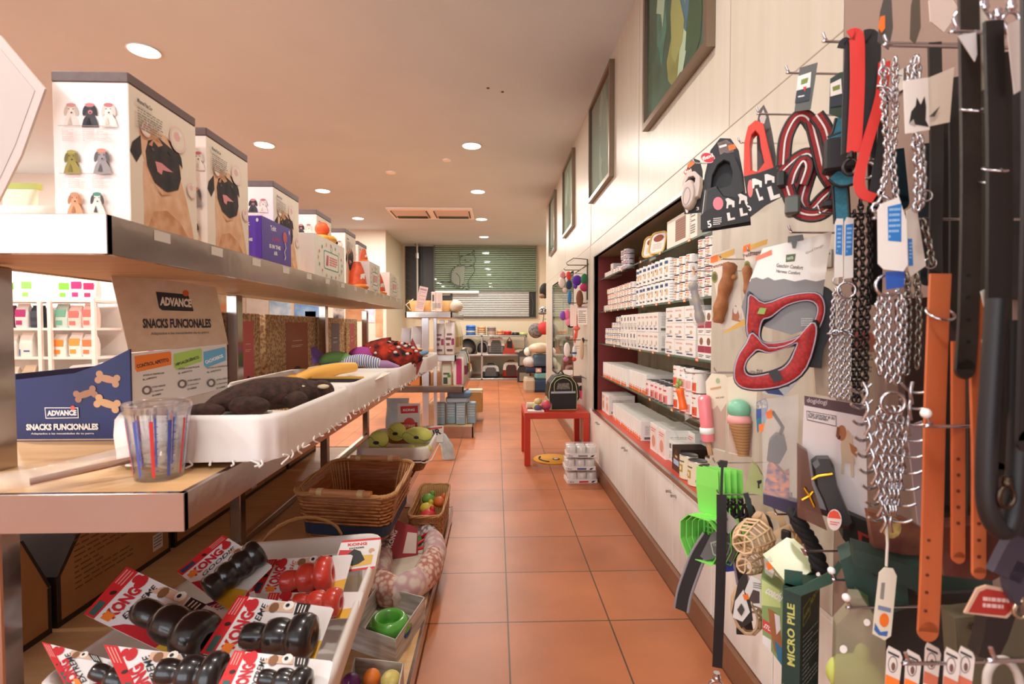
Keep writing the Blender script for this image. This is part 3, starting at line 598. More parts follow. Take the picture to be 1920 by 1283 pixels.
# ================================================================ baskets
LIN = mat('f4eeea', .8, c2='ece4de', scale=6, bump=.3, bscale=12)
WICK = mat('b87848', .55, c2='84502c', scale=28, bump=.8, bscale=45, kind='wave'); WICKL = mat('d0a068', .55, c2='a87844', scale=30, bump=.6, bscale=50, kind='wave')
WICKR = mat('b06c3c', .45, c2='8c4c28', scale=14, kind='noise', stretch=(1, 1, 14), bump=.5, bscale=12); WEAVE = mat('c08048', .45, c2='94582c', scale=25)
def rr3(cx, cy, w, d, r, z, n=5): return [(x + cx, y + cy, z) for x, y in rrect(w, d, r, n)]
def lined_basket(label, x0, x1, y0, y1, z, h, bow=False, wick=WICKL, lace=False, rot=0, body_h=None, grp='white lined baskets'):
    w, d = x1 - x0, y1 - y0; t = thing('lined_basket', label, 'basket', ((x0 + x1) / 2, (y0 + y1) / 2, z), rot)
    bw, bd = w * .80, d * .84; hh = h * .97
    f = MB(); f.loft([rr3(0, 0, bw, bd, .05, 0), rr3(0, 0, bw * 1.06, bd * 1.04, .05, hh * .5), rr3(0, 0, w * .93, d * .95, .06, hh * .9)], wick, smooth=True, caps=False)
    f.loft([rr3(0, 0, .01, .01, .01, .002), rr3(0, 0, bw, bd, .05, .001)], wick, caps=False)
    for k in range(6):      # woven courses
        q = k / 6; f.tube(rr3(0, 0, bw + (w * .95 - bw) * q, bd + (d * .96 - bd) * q, .055, .008 + hh * .85 * q), .0045, wick, closed=True, n=5)
    f.obj('wicker_body', t)
    # cloth: inside, rolled rim, skirt with gentle folds
    rnd = random.Random(int(w * 1000)); N = 48
    def cl(sw, sd, z, amp=0, ph=0):
        base = rrect(sw, sd, .06, 11); return [(x * (1 + amp * math.sin(i * 1.9 + ph)), y * (1 + amp * math.sin(i * 1.3 + ph)), z + amp * .12 * math.sin(i * .9)) for i, (x, y) in enumerate(base)]
    f = MB(); rings = [cl(w * 1.0, d * 1.0, h * (.10 if not lace else .52), .014, 1), cl(w * 1.02, d * 1.01, h * .6, .01, 2), cl(w * 1.01, d * 1.01, h * .92, .006, 3), cl(w * .985, d * .985, h * 1.03, .003), cl(w * .94, d * .95, h * 1.0, .002), cl(w * .86, d * .9, h * .5, .004), cl(w * .76, d * .82, h * .16, .003), cl(.02, .02, h * .15)]
    f.loft(rings, LIN, caps=False, smooth=True); o = f.obj('cloth_liner', t)
    if lace:
        f = MB(); f.tube([(x, y, z) for x, y, z in cl(w * 1.03, d * 1.02, h * .44, .02, 1)], .004, white, closed=True); f.obj('lace_edge', t)
    if bow:
        f = MB(); yb_ = -d / 2 - .012
        for s in (-1, 1):
            f.tube(smooth_path([(0, yb_, h * .55), (s * .03, yb_ - .008, h * .7), (s * .05, yb_, h * .6), (s * .02, yb_ - .004, h * .5), (0, yb_, h * .55)]), .004, white); f.tube([(0, yb_, h * .53), (s * .02, yb_ - .006, h * .3), (s * .035, yb_ - .004, h * .18)], .004, white)
        f.obj('bow', t)
    # ties under the rim
    if not lace:
        f = MB()
        for k in range(9):
            x = -w / 2 + w * (k + rnd.uniform(.2, .8)) / 9; f.tube(smooth_path([(x, -d / 2 - .002, h * .15), (x + rnd.uniform(-.02, .02), -d / 2 - .006, h * .08), (x + rnd.uniform(-.02, .02), -d / 2 - .012, h * rnd.uniform(.02, .1))]), .0022, white)
        for k in range(12):
            y = -d / 2 + d * (k + rnd.uniform(.2, .8)) / 12; f.tube(smooth_path([(w / 2 + .001, y, h * .18), (w / 2 + .006, y + rnd.uniform(-.02, .02), h * .1), (w / 2 + .008, y + rnd.uniform(-.03, .03), h * rnd.uniform(.0, .1))]), .002, white)
        f.obj('cloth_tie', t)
    return t
lined_basket('white cloth lined basket holding the dark brown plush animal', -.80, -.452, 1.06, 1.61, ZM, .105, rot=0)
lined_basket('white cloth lined basket holding the yellow toy and a paper sheet', -.87, -.462, 1.64, 2.24, ZM, .105)
lined_basket('white cloth lined basket holding the knitted red and black ball', -.86, -.44, 2.30, 2.98, ZM, .10)
lined_basket('small white lined basket of bright toys at the end of the middle shelf', -.78, -.42, 3.12, 3.72, ZM, .10)
# brown plush
BF = mat('4a3026', .9, c2='2e1c16', scale=60, bump=1, bscale=120)
t = thing('plush_animal', 'dark brown furry plush animal lying curled in the first lined basket', 'soft toy', (-.59, 1.36, ZM + .055))
f = MB()
rings = []; path = [((-.115, -.10, .04), .01, .01), ((-.10, -.09, .045), .026, .02), ((-.065, -.065, .055), .042, .032), ((-.02, -.035, .06), .055, .042), ((.02, .01, .06), .06, .043), ((.05, .06, .055), .052, .04), ((.075, .11, .05), .036, .03), ((.09, .14, .045), .01, .01)]
for (c, r1, r2) in path:
    d = V((.75, .9, 0)).normalized(); sd = V((-d.y, d.x, 0)); rings.append([V(c) + sd * (r1 * math.cos(j * PI / 8) * (1 + .05 * math.sin(j * 5))) + V((0, 0, r2 * math.sin(j * PI / 8))) for j in range(16)])
f.loft(rings, BF, smooth=True); f.obj('body', t)
for nm, c, r in (('arm', (-.10, -.125, .035), (.045, .022, .018)), ('leg', (-.01, -.10, .042), (.05, .028, .024)), ('leg', (.06, -.01, .045), (.035, .04, .024)), ('head', (.095, .10, .05), (.036, .042, .034))):
    f = MB(); f.sph(c, r, BF); f.obj(nm, t)
for c, r in (((.115, .06, .07), (.016, .014, .006)), ((.07, .02, .075), (.01, .008, .004))):
    f = MB(); f.sph(c, r, beige); f.obj('patch', t)
f = MB(); f.sph((-.06, .10, .055), (.042, .035, .028), mat('ecdcc0', .8)); f.obj('muzzle', t)
f = MB(); f.prism([(-.14, -.06), (.12, -.06), (.1, .07), (-.11, .07)], white, 0, .002); f.flat([(-.14, -.06), (-.06, -.06), (-.03, .07), (-.11, .07)], mat('a83c44', .5)); f.flat([(.02, -.06), (.12, -.06), (.1, -.03), (0, -.03)], redp)
single(f, 'product_card', 'red and white card tucked under the brown plush', 'card', (-.665, 1.24, ZM + .062), 0, -78)
# second basket: yellow toy and sheet
t = thing('banana_toy', 'yellow and orange rubber toy lying on the rim of the second lined basket', 'toy', (-.60, 1.93, ZM + .1))
f = MB(); pts = smooth_path([(-.10, -.13, .0), (-.06, -.05, .02), (-.0, .03, .03), (.04, .11, .03)]); f.tube(pts, [.018 + .006 * math.sin(i / len(pts) * PI) for i in range(len(pts))], mat('f0b454', .5), n=10); f.obj('body', t)
f = MB(); f.sph((-.11, -.12, .0), (.032, .04, .022), mat('d89c38', .5)); f.obj('foot', t)
f = MB(); f.prism([(-.12, -.12), (.1, -.12), (.12, .14), (-.06, .14)], mat('f0e8da', .6), 0, .002); single(f, 'paper_sheet', 'cream paper sheet lying across the second lined basket', 'paper', (-.565, 1.98, ZM + .088), 8, -84)
f = MB(); f.box(-.1, .12, 0, .015, 0, .012, mat('2a1c18', .5)); f.box(-.1, .12, .015, .02, 0, .02, mat('e8b048', .5)); single(f, 'card_tray', 'black and yellow card strip at the front of the cream paper', 'card', (-.59, 1.82, ZM + .093), 5)
# third basket
t = thing('fish_toy', 'plush fish in purple, green and blue in the third lined basket', 'soft toy', (-.78, 2.52, ZM + .09))
f = MB(); f.sph((0, 0, .035), (.08, .07, .045), mat('7cb468', .8)); f.obj('body', t); f = MB(); f.sph((.02, -.03, .015), (.085, .06, .022), mat('5898b0', .8)); f.sph((.03, -.06, .02), (.05, .03, .01), mat('c84858', .7)); f.obj('belly', t)
f = MB(); f.loft([[(-.05, -.02, .03), (-.05, .02, .03), (-.05, .02, .05), (-.05, -.02, .05)], [(-.1, -.04, .02), (-.1, .04, .02), (-.11, .03, .1), (-.11, -.03, .1)]], mat('7858a8', .8)); f.obj('tail', t)
f = MB(); f.sph((0, 0, .05), (.075, .065, .05), mat('b84ca4', .75)); single(f, 'plush_ball', 'magenta plush ball behind the green plush fish', 'soft toy', (-.70, 2.70, ZM + .085))
t = thing('rope_toy', 'striped white and lilac rope toy in front of the magenta ball', 'toy', (-.64, 2.5, ZM + .085))
f = MB(); pts = smooth_path([(-.11, -.03, .01), (-.06, 0, .035), (0, .0, .04), (.06, .03, .02)]); f.tube(pts, .03, mat('e8e4dc', .8, c2='6878b0', scale=30, kind='wave'), n=10); f.obj('body', t); f = MB(); f.tube([(.05, .02, .02), (.1, .06, .018), (.15, .09, .0)], [.022, .018, .01], mat('b890c0', .8), n=8); f.obj('tail', t)
t = thing('knitted_ball', 'large knitted toy in red, black and white, biggest in the third lined basket', 'soft toy', (-.56, 2.76, ZM + .06))
f = MB(); kn = mat('d84028', .9, c2='241a1c', scale=22, bump=1, bscale=90, kind='noise'); rnd = random.Random(4)
rings = []
for j in range(10):
    tt = -PI / 2 + PI * (j + .05) / 9.1; rings.append([((.145 + .03 * math.sin(3 * k + j)) * math.cos(tt) * math.cos(k * PI / 10), .12 * math.cos(tt) * math.sin(k * PI / 10), .075 + .078 * math.sin(tt) - .02 * math.cos(k * PI / 10)) for k in range(20)])
f.loft(rings, kn, smooth=True)
f.obj('body', t); f = MB()
for k in range(70):
    a, b = rnd.uniform(0, 2 * PI), rnd.uniform(0, 1.3); p = V((.135 * math.cos(b) * math.cos(a), .115 * math.cos(b) * math.sin(a), .08 + .07 * math.sin(b))); f.sph(p, (.012, .01, .008), (mat('f0e4dc', .9), mat('dc4c30', .9), mat('2a2020', .9))[k % 3], 6, 4)
f.obj('knit_stitches', t)
f = MB(); f.prism([(-.05, -.05), (.045, -.09), (.05, .0), (-.05, .09)], mat('a84850', .5), 0, .003); f.lines(-.04, .03, .0, -.04, 4, pinkp); single(f, 'product_card', 'folded maroon card standing at the end of the third lined basket', 'card', (-.44, 2.80, ZM + .125), -35, 0, 20)
t = thing('toy_heap', 'yellow, green and blue toy mat on the small lined basket', 'toy', (-.6, 3.4, ZM + .095)); f = MB(); f.cbox(-.13, .13, -.2, .2, 0, .03, mat('4c88b0', .6), .01); f.obj('base', t)
for c, r, m in (((-.03, -.1, .04), (.07, .06, .015), mat('e8b840', .6)), ((.05, .05, .04), (.06, .08, .015), mat('e89838', .6)), ((-.08, .08, .04), (.05, .06, .015), mat('58a060', .6))):
    f = MB(); f.sph(c, r, m); f.obj('patch', t)
f = MB(); f.cbox(-.13, .13, 0, .08, 0, .11, mat('f0e0d4', .5), .002); f.M = Matrix.Translation((-.13, 0, 0)); f.flat(ell(.06, .055, .03, .025, 14), mat('b8a8a0', .5)); f.flat(ell(.06, .055, .026, .021, 14), mat('f0e0d4', .5)); f.flat(ell(.09, .055, .03, .025, 14), mat('b8a8a0', .5)); f.flat(ell(.09, .055, .026, .021, 14), mat('f0e0d4', .5)); f.lines(.15, .23, .08, .06, 2, grey)
single(f, 'white_carton', 'small white carton with grey emblem standing behind the maroon card', 'box', (-.70, 3.8, ZM))
# measuring cup
def cup():
    t = thing('measuring_cup', 'clear plastic feeding cup printed with red and blue stripes at shelf corner', 'cup', (-.652, 1.005, ZM))
    f = MB(); f.lathe([(.0, .0), (.040, .0), (.0405, .002), (.054, .125), (.058, .138), (.0575, .145), (.055, .145), (.0535, .138), (.052, .125), (.038, .003), (0, .003)], clear, n=32); f.obj('body', t)
    f = MB(); 
    def st(a0, a1, z0, z1, m):
        N = 3; v = []
        for k in range(N + 1):
            a = R(a0 + (a1 - a0) * k / N)
            for z in (z0, z1): r = .0409 + .0135 * z / .125; v.append((r * math.sin(a), -r * math.cos(a), z))
        f.add(v, [(2 * k, 2 * k + 2, 2 * k + 3, 2 * k + 1) for k in range(N)], m)
    rr, bb = mat('e04040', .4), mat('5060b0', .4)
    for k, a in enumerate(range(-175, 180, 32)):
        st(a, a + 7, .008, .115, rr if k % 2 == 0 else bb); st(a + 9, a + 12, .03, .12, bb)
        for z in range(7): st(a + 8, a + 15, .02 + z * .014, .0215 + z * .014, bb)
    f.obj('printed_scale', t)
cup()
# chew stick in a clear bag
t = thing('chew_stick_pack', 'long chew stick in a crumpled clear bag lying at the shelf corner', 'packet', aZ(150, 905, ZM + .01))
f = MB(); f.cyl((-.07, -.02, .008), (.05, .09, .022), .0065, mat('9c7058', .6), n=8); f.obj('chew_stick', t)
f = MB(); N = 9; v = []; rnd = random.Random(2)
for i in range(N):
    q = i / (N - 1); c = V((-.125 + .225 * q, -.075 + .2 * q, .014 + .045 * q * q)); wd = .036 + (.03 if i < 2 else 0) * (1 - i / 2) - .012 * q
    for j in range(8): a = 2 * PI * j / 8; v.append(c + V((-.65, .75, 0)) * wd * math.cos(a) + V((0, 0, .014 * math.sin(a) * (1 - .6 * (i in (0, N - 1))) + rnd.uniform(-.002, .002))))
f.add(v, [(i * 8 + j, i * 8 + (j + 1) % 8, i * 8 + 8 + (j + 1) % 8, i * 8 + 8 + j) for i in range(N - 1) for j in range(8)], mat('f4f0ec', .08, alpha=.24, bump=.6, bscale=40), True); f.obj('clear_bag', t)
# ---------------------------------------------------------------- lower shelf
BB = mat('b88250', .6, c2='ac7644', scale=10); BBD = mat('2c1c14', .6)
def brown_box(y0, y1, label, cut=None, tag_u=None, z1=.30, x=-1.262):
    t = thing('feed_box', label, 'box', (x, y0, ZL), group='brown feed cartons along the lower shelf'); w = y1 - y0
    f = MB(); f.M = rotm(-90)
    if cut == 'r': pl = [(0, 0), (w, 0), (w, z1 * .45), (w * .72, z1), (0, z1)]
    elif cut == 'l': pl = [(0, 0), (w, 0), (w, z1), (w * .22, z1), (0, z1 * .5)]
    else: pl = [(0, 0), (w, 0), (w, z1), (0, z1)]
    f.prism(pl, BB, 0, .22, BBD); f.lay = 0
    f.rect(0, w, 0, .018, BBD); f.rect(w - .012, w, 0, z1 * .44, BBD); f.rect(0, .012, 0, z1 * .5, BBD)
    if cut == 'r': f.flat([(w, z1 * .45), (w * .72, z1), (w * .69, z1), (w * .97, z1 * .44)], BBD)
    if cut == 'l': f.flat([(w * .22, z1), (0, z1 * .5), (.0, z1 * .44), (w * .26, z1)], BBD)
    f.lines(w * .12, w * .6, z1 * .9, z1 * .25, 12, mat('7c4c28', .6), .3); f.obj('carton', t)
    if tag_u is not None:
        f = MB(); f.M = rotm(-90); f.M = f.M @ Matrix.Translation((0, -.0012, 0)); f.rect(w * tag_u, w * tag_u + .055, .03 if tag_u < .5 else .04, .10, mat('e8dcd0', .5)); f.lines(w * tag_u + .005, w * tag_u + .05, .095, .05, 4, grey); f.obj('price_sticker', t)
brown_box(1.18, 1.47, 'brown feed carton nearest the gondola end, top corner cut away', 'r', .35)
brown_box(1.49, 2.0, 'second brown feed carton, with a white price sticker', 'l', .8)
brown_box(2.03, 2.55, 'third brown feed carton behind the second gondola post', None)
brown_box(2.58, 3.1, 'fourth brown feed carton behind the wicker basket', None, .15)
brown_box(3.13, 3.6, 'last brown feed carton on the lower shelf, by the tennis ball basket', None, .5)
f = MB(); f.loft([[(x * k, y * k2, z) for x, y in rrect(.16, .12, .03, 3)] for z, k, k2 in ((0, 1, 1), (.15, 1.1, 1.0), (.24, .9, .5), (.27, 1.0, .1))], mat('e8c4b4', .5, c2='f0dcd0', scale=12), smooth=True)
single(f, 'food_bag', 'pale pink food bag showing between the two nearest brown cartons', 'bag', (-1.58, 1.65, ZL))
# wicker baskets
def wicker_basket(label, corners, z, h, bands=True, m=WICKR, rimr=.011, handles=True, flare=1.18):
    cx = sum(c[0] for c in corners) / 4; cy = sum(c[1] for c in corners) / 4
    t = thing('wicker_basket', label, 'basket', (cx, cy, z)); cs = [(c[0] - cx, c[1] - cy) for c in corners]
    def ring(k, zz, n=6, rad=.16):
        o = []
        for i in range(4):
            a, b, c = V((*cs[i - 1], 0)), V((*cs[i], 0)), V((*cs[(i + 1) % 4], 0)); p0 = b + (a - b) * rad; p2 = b + (c - b) * rad
            for j in range(n + 1): q = j / n; p = p0 * (1 - q) ** 2 + b * 2 * q * (1 - q) + p2 * q * q; o.append((p.x * k, p.y * k, zz))
        return o
    f = MB(); f.loft([ring(1 / flare, 0), ring(1 / flare * 1.02, h * .3), ring(.95, h * .75), ring(1, h), ring(.965, h), ring(.92, h * .75), ring(1 / flare * .97, h * .3), ring(1 / flare * .95, .01), ring(.01, .009)], m, caps=False, smooth=True); f.obj('woven_body', t)
    f = MB(); f.loft([ring(.001, .0), ring(1 / flare * .999, .0)], m, caps=False); f.obj('base', t)
    if bands:
        f = MB(); BL = mat('24344c', .7); f.loft([ring(1 / flare * .965, h * .16), ring(1 / flare * .98, h * .34)], BL, caps=False); f.loft([ring(1 / flare * 1.03, h * .06), ring(1 / flare * 1.05, h * .3)], BL, caps=False); f.obj('blue_band', t)
    f = MB(); N = 28; R0 = ring(1 / flare * .95, .012); R1 = ring(.975, h)   # stakes
    for k in range(0, N): a, b = V(R0[k]), V(R1[k]); c = V(ring(.91, h * .75)[k]); f.tube([a, V(ring(1 / flare * .965, h * .3)[k]), c, b], .0028, mat('d8b080', .6), n=4)
    f.obj('stakes', t)
    f = MB(); M_ = 13 if h > .17 else 11
    for k in range(M_):
        q = (k + .5) / M_; kk = (1 / flare) + (.95 - 1 / flare) * min(q / .75, 1) if q < .75 else .95 + .05 * (q - .75) / .25; rg = smooth_path(ring(kk * 1.0, h * q), 3, True)
        if bands and .1 < q < .33: continue
        f.tube([p * 1.0 + V((p.x, p.y, 0)).normalized() * (.0035 * math.sin(i * 1.05 + k * PI)) for i, p in enumerate(rg)], .0052 if h > .17 else .0046, WEAVE, closed=True, n=5, sq=1.0)
    f.obj('woven_rows', t)
    f = MB(); rp = ring(1.0, h)
    dense = smooth_path(rp, 5, True)
    for ph in (0, 2.1, 4.2):
        f.tube([p + V((0, 0, .005 * math.sin(i * .9 + ph))) + V((p.x, p.y, 0)).normalized() * .006 * math.cos(i * .9 + ph) for i, p in enumerate(dense)], rimr * .55, mat('c08850', .5), closed=True, n=5)
    f.obj('braided_rim', t)
    if handles:
        for (i, j) in ((0, 1), (2, 3)):
            a, b = V((*cs[i], h + .012)), V((*cs[j], h + .012)); f = MB(); f.cyl(a.lerp(b, .2), a.lerp(b, .8), .013, mat('d0905c', .5), n=10)
            for q in (.3, .7): c = a.lerp(b, q); d = (b - a).normalized() * .012; f.cyl(c - d, c + d, .0155, mat('e0c090', .6), n=10)
            f.obj('handle', t)
    return t
c = [aZ(545, 925, ZL + .19), aZ(735, 935, ZL + .19), aZ(778, 865, ZL + .19), aZ(628, 862, ZL + .19)]
wicker_basket('large brown wicker basket with blue bands, in front of the tennis ball basket', [(p.x, p.y) for p in c], ZL, .19)
wb = sum((p for p in c), V()) / 4
t = thing('toy_pack', 'pink rubber toy on a red and white card inside the big wicker basket', 'toy', (aZ(700, 908, ZL + .03).x - .02, aZ(700, 908, ZL + .03).y, ZL + .02), 15)
f = MB(); f.box(-.11, .11, -.05, .08, 0, .004, white); f.box(-.11, -.02, -.05, .08, .004, .005, mat('a83434', .5)); f.obj('card', t)
f = MB(); f.lathe([(.0, -.06), (.03, -.055), (.036, -.035), (.028, -.018), (.032, 0), (.024, .018), (.024, .03), (.012, .045), (0, .048)], mat('f09ca4', .35), (.03, .02, .038), axis='x', n=16); f.obj('rubber_toy', t)
f = MB(); f.cbox(-.09, .09, -.05, .05, 0, .03, mat('b0703c', .7), .01); single(f, 'chew_pack', 'brown chew roll lying at the bottom of the big wicker basket', 'packet', (wb.x - .09, aZ(700, 908, ZL + .03).y + .03, ZL + .014))
b2 = wicker_basket('small tan wicker basket of toys on the floor-level shelf', [(-.44, 2.50), (-.27, 2.50), (-.27, 3.02), (-.44, 3.02)], ZB, .165, False, WICKL, .008, False, 1.12)
for i, (dx, dy, c, lab) in enumerate(((-.02, .0, 'd8c040', 'yellow'), (.04, .1, 'e07030', 'orange'), (.0, -.1, 'd83838', 'red'), (-.03, .15, '6ca040', 'green'))):
    f = MB(); f.sph((0, 0, .03), (.04, .04, .03), mat(c, .5)); f.sph((.02, .01, .055), (.015, .015, .02), mat(c, .5)); single(f, 'squeaky_toy', lab + ' rubber toy in the small tan wicker basket', 'toy', (-.355 + dx, 2.76 + dy, ZB + .085))
# tennis ball basket
tb = lined_basket('lace edged lined basket of tennis ball toys with a white bow', -.83, -.40, 3.02, 3.62, ZL, .15, True, WICK, True)
TEN = mat('d8dc74', .9, bump=.4, bscale=150)
def tennis(label, loc, r=.05, k=1):
    t = thing('tennis_ball', label, 'ball', loc); f = MB(); f.sph((0, 0, r), (r * k, r, r), TEN, 20, 12); f.obj('felt_ball', t)
    f = MB(); f.tube([(r * k * 1.002 * math.cos(a) * math.cos(.5 * math.sin(2 * a)), r * 1.002 * math.sin(a) * math.cos(.5 * math.sin(2 * a)), r + r * 1.002 * math.sin(.5 * math.sin(2 * a))) for a in [2 * PI * i / 40 for i in range(40)]], .0012, ink, closed=True, n=4); f.obj('seam', t)
    f = MB(); f.M = Matrix.Translation((0, -r, r)); f.flat(ell(0, 0, r * .3, r * .18, 12), ink, .0015); f.obj('logo', t)
tennis('big green yellow tennis ball at the left of the lace basket', (-.72, 3.14, ZL + .11), .062); tennis('tennis ball behind the two biggest ones in the lace basket', (-.65, 3.36, ZL + .12), .06); tennis('long football shaped tennis toy on the right of the lace basket', (-.50, 3.26, ZL + .12), .055, 1.75)
f = MB(); 
t = thing('dumbbell_toy', 'small green yellow tennis dumbbell in front of the football shaped toy', 'toy', (-.46, 3.08, ZL + .115)); f = MB(); f.sph((-.05, 0, .02), (.024, .022, .022), TEN); f.sph((.05, 0, .02), (.024, .022, .022), TEN); f.cyl((-.05, 0, .02), (.05, 0, .02), .014, TEN); f.obj('felt_bar', t)
f = MB(); f.cbox(-.07, .07, -.02, .06, 0, .05, mat('a85c34', .6, c2='c88848', scale=20), .015); single(f, 'treat_pack', 'brown and orange treat pack between the tennis ball toys', 'packet', (-.62, 3.09, ZL + .085))
fr = Fr((-.60, 3.52, ZL + .1), 0, -12)
t = fr.thing('toy_card', 'red and white spotted pack of the toy brand standing in the lace basket', 'packet')
f = MB(); f.prism([(-.075, 0), (.075, 0), (.07, .24), (-.085, .24)], mat('ece4e0', .3), 0, .02); f.flat([(-.06, .17), (.06, .175), (.055, .225), (-.065, .22)], redp); f.flat([(-.065, .0), (.065, .0), (.055, .11), (-.06, .11)], mat('c83434', .5)); f.flat(ell(0, .1, .04, .042, 16), mat('e04c44', .4))
f.txt('KONG', (-.045, .185), (.035, .188), .018, white, .04); f.txt('KONG', (-.04, .075), (.04, .075), .02, white, .04)
for i in range(5):
    for j in range(3): f.flat(ell(-.05 + i * .024, .012 + j * .02, .004, .004, 6), white)
f.obj('pouch', t)
fr = Fr((-.70, 3.66, ZL), 0); f = MB(); f.loft([[(x * k, y * k2, z) for x, y in rrect(.17, .1, .03, 3)] for z, k, k2 in ((0, 1, 1), (.2, 1.0, 1.0), (.3, .9, .6), (.36, .95, .1))], mat('dce0e4', .25, c2='c4ccd0', scale=14), smooth=True); fr.single(f, 'plastic_bag', 'crumpled pale plastic bag standing behind the spotted red pack', 'bag')
f = MB(); f.loft([[(x * k + s, y * k2, z) for x, y in rrect(.10, .09, .03, 3)] for z, k, k2, s in ((.002, 1.1, 1, .03), (.12, 1.1, 1.0, .01), (.22, .8, .6, -.04), (.28, .3, .3, -.1))], mat('b8d4dc', .2, c2='d8e8ec', scale=20), smooth=True); single(f, 'plastic_bag', 'light blue plastic bag resting on the floor beside the second gondola', 'bag', (-.45, 4.55, 0))
f = MB(); f.prism([(-.06, 0), (.06, 0), (.06, .12), (-.06, .12)], mat('d8d4cc', .4), 0, .01); f.txt('AIR', (-.045, .03), (.05, .06), .045, ink, .05); f.flat([(-.05, .085), (.05, .1), (.05, .112), (-.05, .1)], redp); single(f, 'toy_card', 'grey card reading AIR at the back right of the lace basket', 'card', (-.415, 3.40, ZL + .1), 0, -35)
# ================================================================ tray of chew toys on the lower shelf
cA, cB, cC, cD = aZ(718, 1003, ZL + .145), aZ(452, 1024, ZL + .145), (-.93, 1.02), (-.335, .985)
cs0 = [(cC[0], cC[1]), (cD[0], cD[1]), (cA.x, cA.y), (cB.x, cB.y)]
cx0 = sum(c[0] for c in cs0) / 4; cy0 = sum(c[1] for c in cs0) / 4; cl_ = [(c[0] - cx0, c[1] - cy0) for c in cs0]
def qring(cs, k, z, rad=.12, n=5, amp=0):
    o = []
    for i in range(4):
        a, b, c = V((*cs[i - 1], 0)), V((*cs[i], 0)), V((*cs[(i + 1) % 4], 0)); p0 = b + (a - b) * rad; p2 = b + (c - b) * rad
        for j in range(n + 1):
            q = j / n; p = p0 * (1 - q) ** 2 + b * 2 * q * (1 - q) + p2 * q * q; o.append((p.x * k, p.y * k, z + amp * math.sin(i * 5 + j * 2.2)))
    return o
t = thing('chew_toy_tray', 'biggest white cloth lined basket, heaped with carded rubber chew toys', 'basket', (cx0, cy0, ZL))
f = MB(); f.loft([qring(cl_, .82, 0), qring(cl_, .9, .06), qring(cl_, .96, .12)], WICKL, smooth=True, caps=False); f.loft([qring(cl_, .01, .001), qring(cl_, .82, .001)], WICKL, caps=False); f.obj('wicker_body', t)
f = MB(); f.loft([qring(cl_, .94, .04, amp=.006), qring(cl_, 1.0, .10, amp=.003), qring(cl_, 1.02, .135), qring(cl_, 1.015, .15), qring(cl_, .985, .156), qring(cl_, .955, .148), qring(cl_, .94, .12), qring(cl_, .84, .012), qring(cl_, .01, .011)], LIN, caps=False, smooth=True); f.obj('cloth_liner', t)
f = MB(); a, b = V((cl_[3][0] + .06, cl_[3][1] + .012, .14)), V((cl_[2][0] - .15, cl_[2][1] + .01, .14))
for ph in (0, 2, 4):
    pts = [a.lerp(b, q / 20) + V((0, .012 + .003 * math.cos(q + ph), .075 * math.sin(PI * q / 20) ** .6 + .004 * math.sin(q * .9 + ph))) for q in range(21)]; f.tube(pts, .004, mat('b07c48', .5), n=5)
f.obj('handle', t)
KB = mat('1c1a1c', .28, coat=.4); KRD = mat('cc3c2c', .32, coat=.3)
def lathe_dir(f, p0, p1, r, prof, m, n=20):
    p0, p1 = V(p0), V(p1); d = p1 - p0; L = d.length; d.normalize(); a = d.orthogonal().normalized(); b = d.cross(a)
    f.loft([[p0 + d * (z * L) + (a * math.cos(2 * PI * i / n) + b * math.sin(2 * PI * i / n)) * (r * q) for i in range(n)] for q, z in prof], m, smooth=True)
def snow(n, lo=.55):    # stacked round bulges, growing
    pr = [(0.02, 0), (.22, .005)]
    for k in range(n):
        z0, z1 = k / n, (k + 1) / n; rr = lo + (1 - lo) * k / max(n - 1, 1)
        for q in (.12, .3, .5, .7, .88): pr.append((rr * (.82 + .18 * math.sin(PI * q)), z0 + (z1 - z0) * q))
        if k < n - 1: pr.append((rr * .83, z1))
    return pr + [(.6, .99), (.42, 1.0), (.3, .97), (.25, .9)]
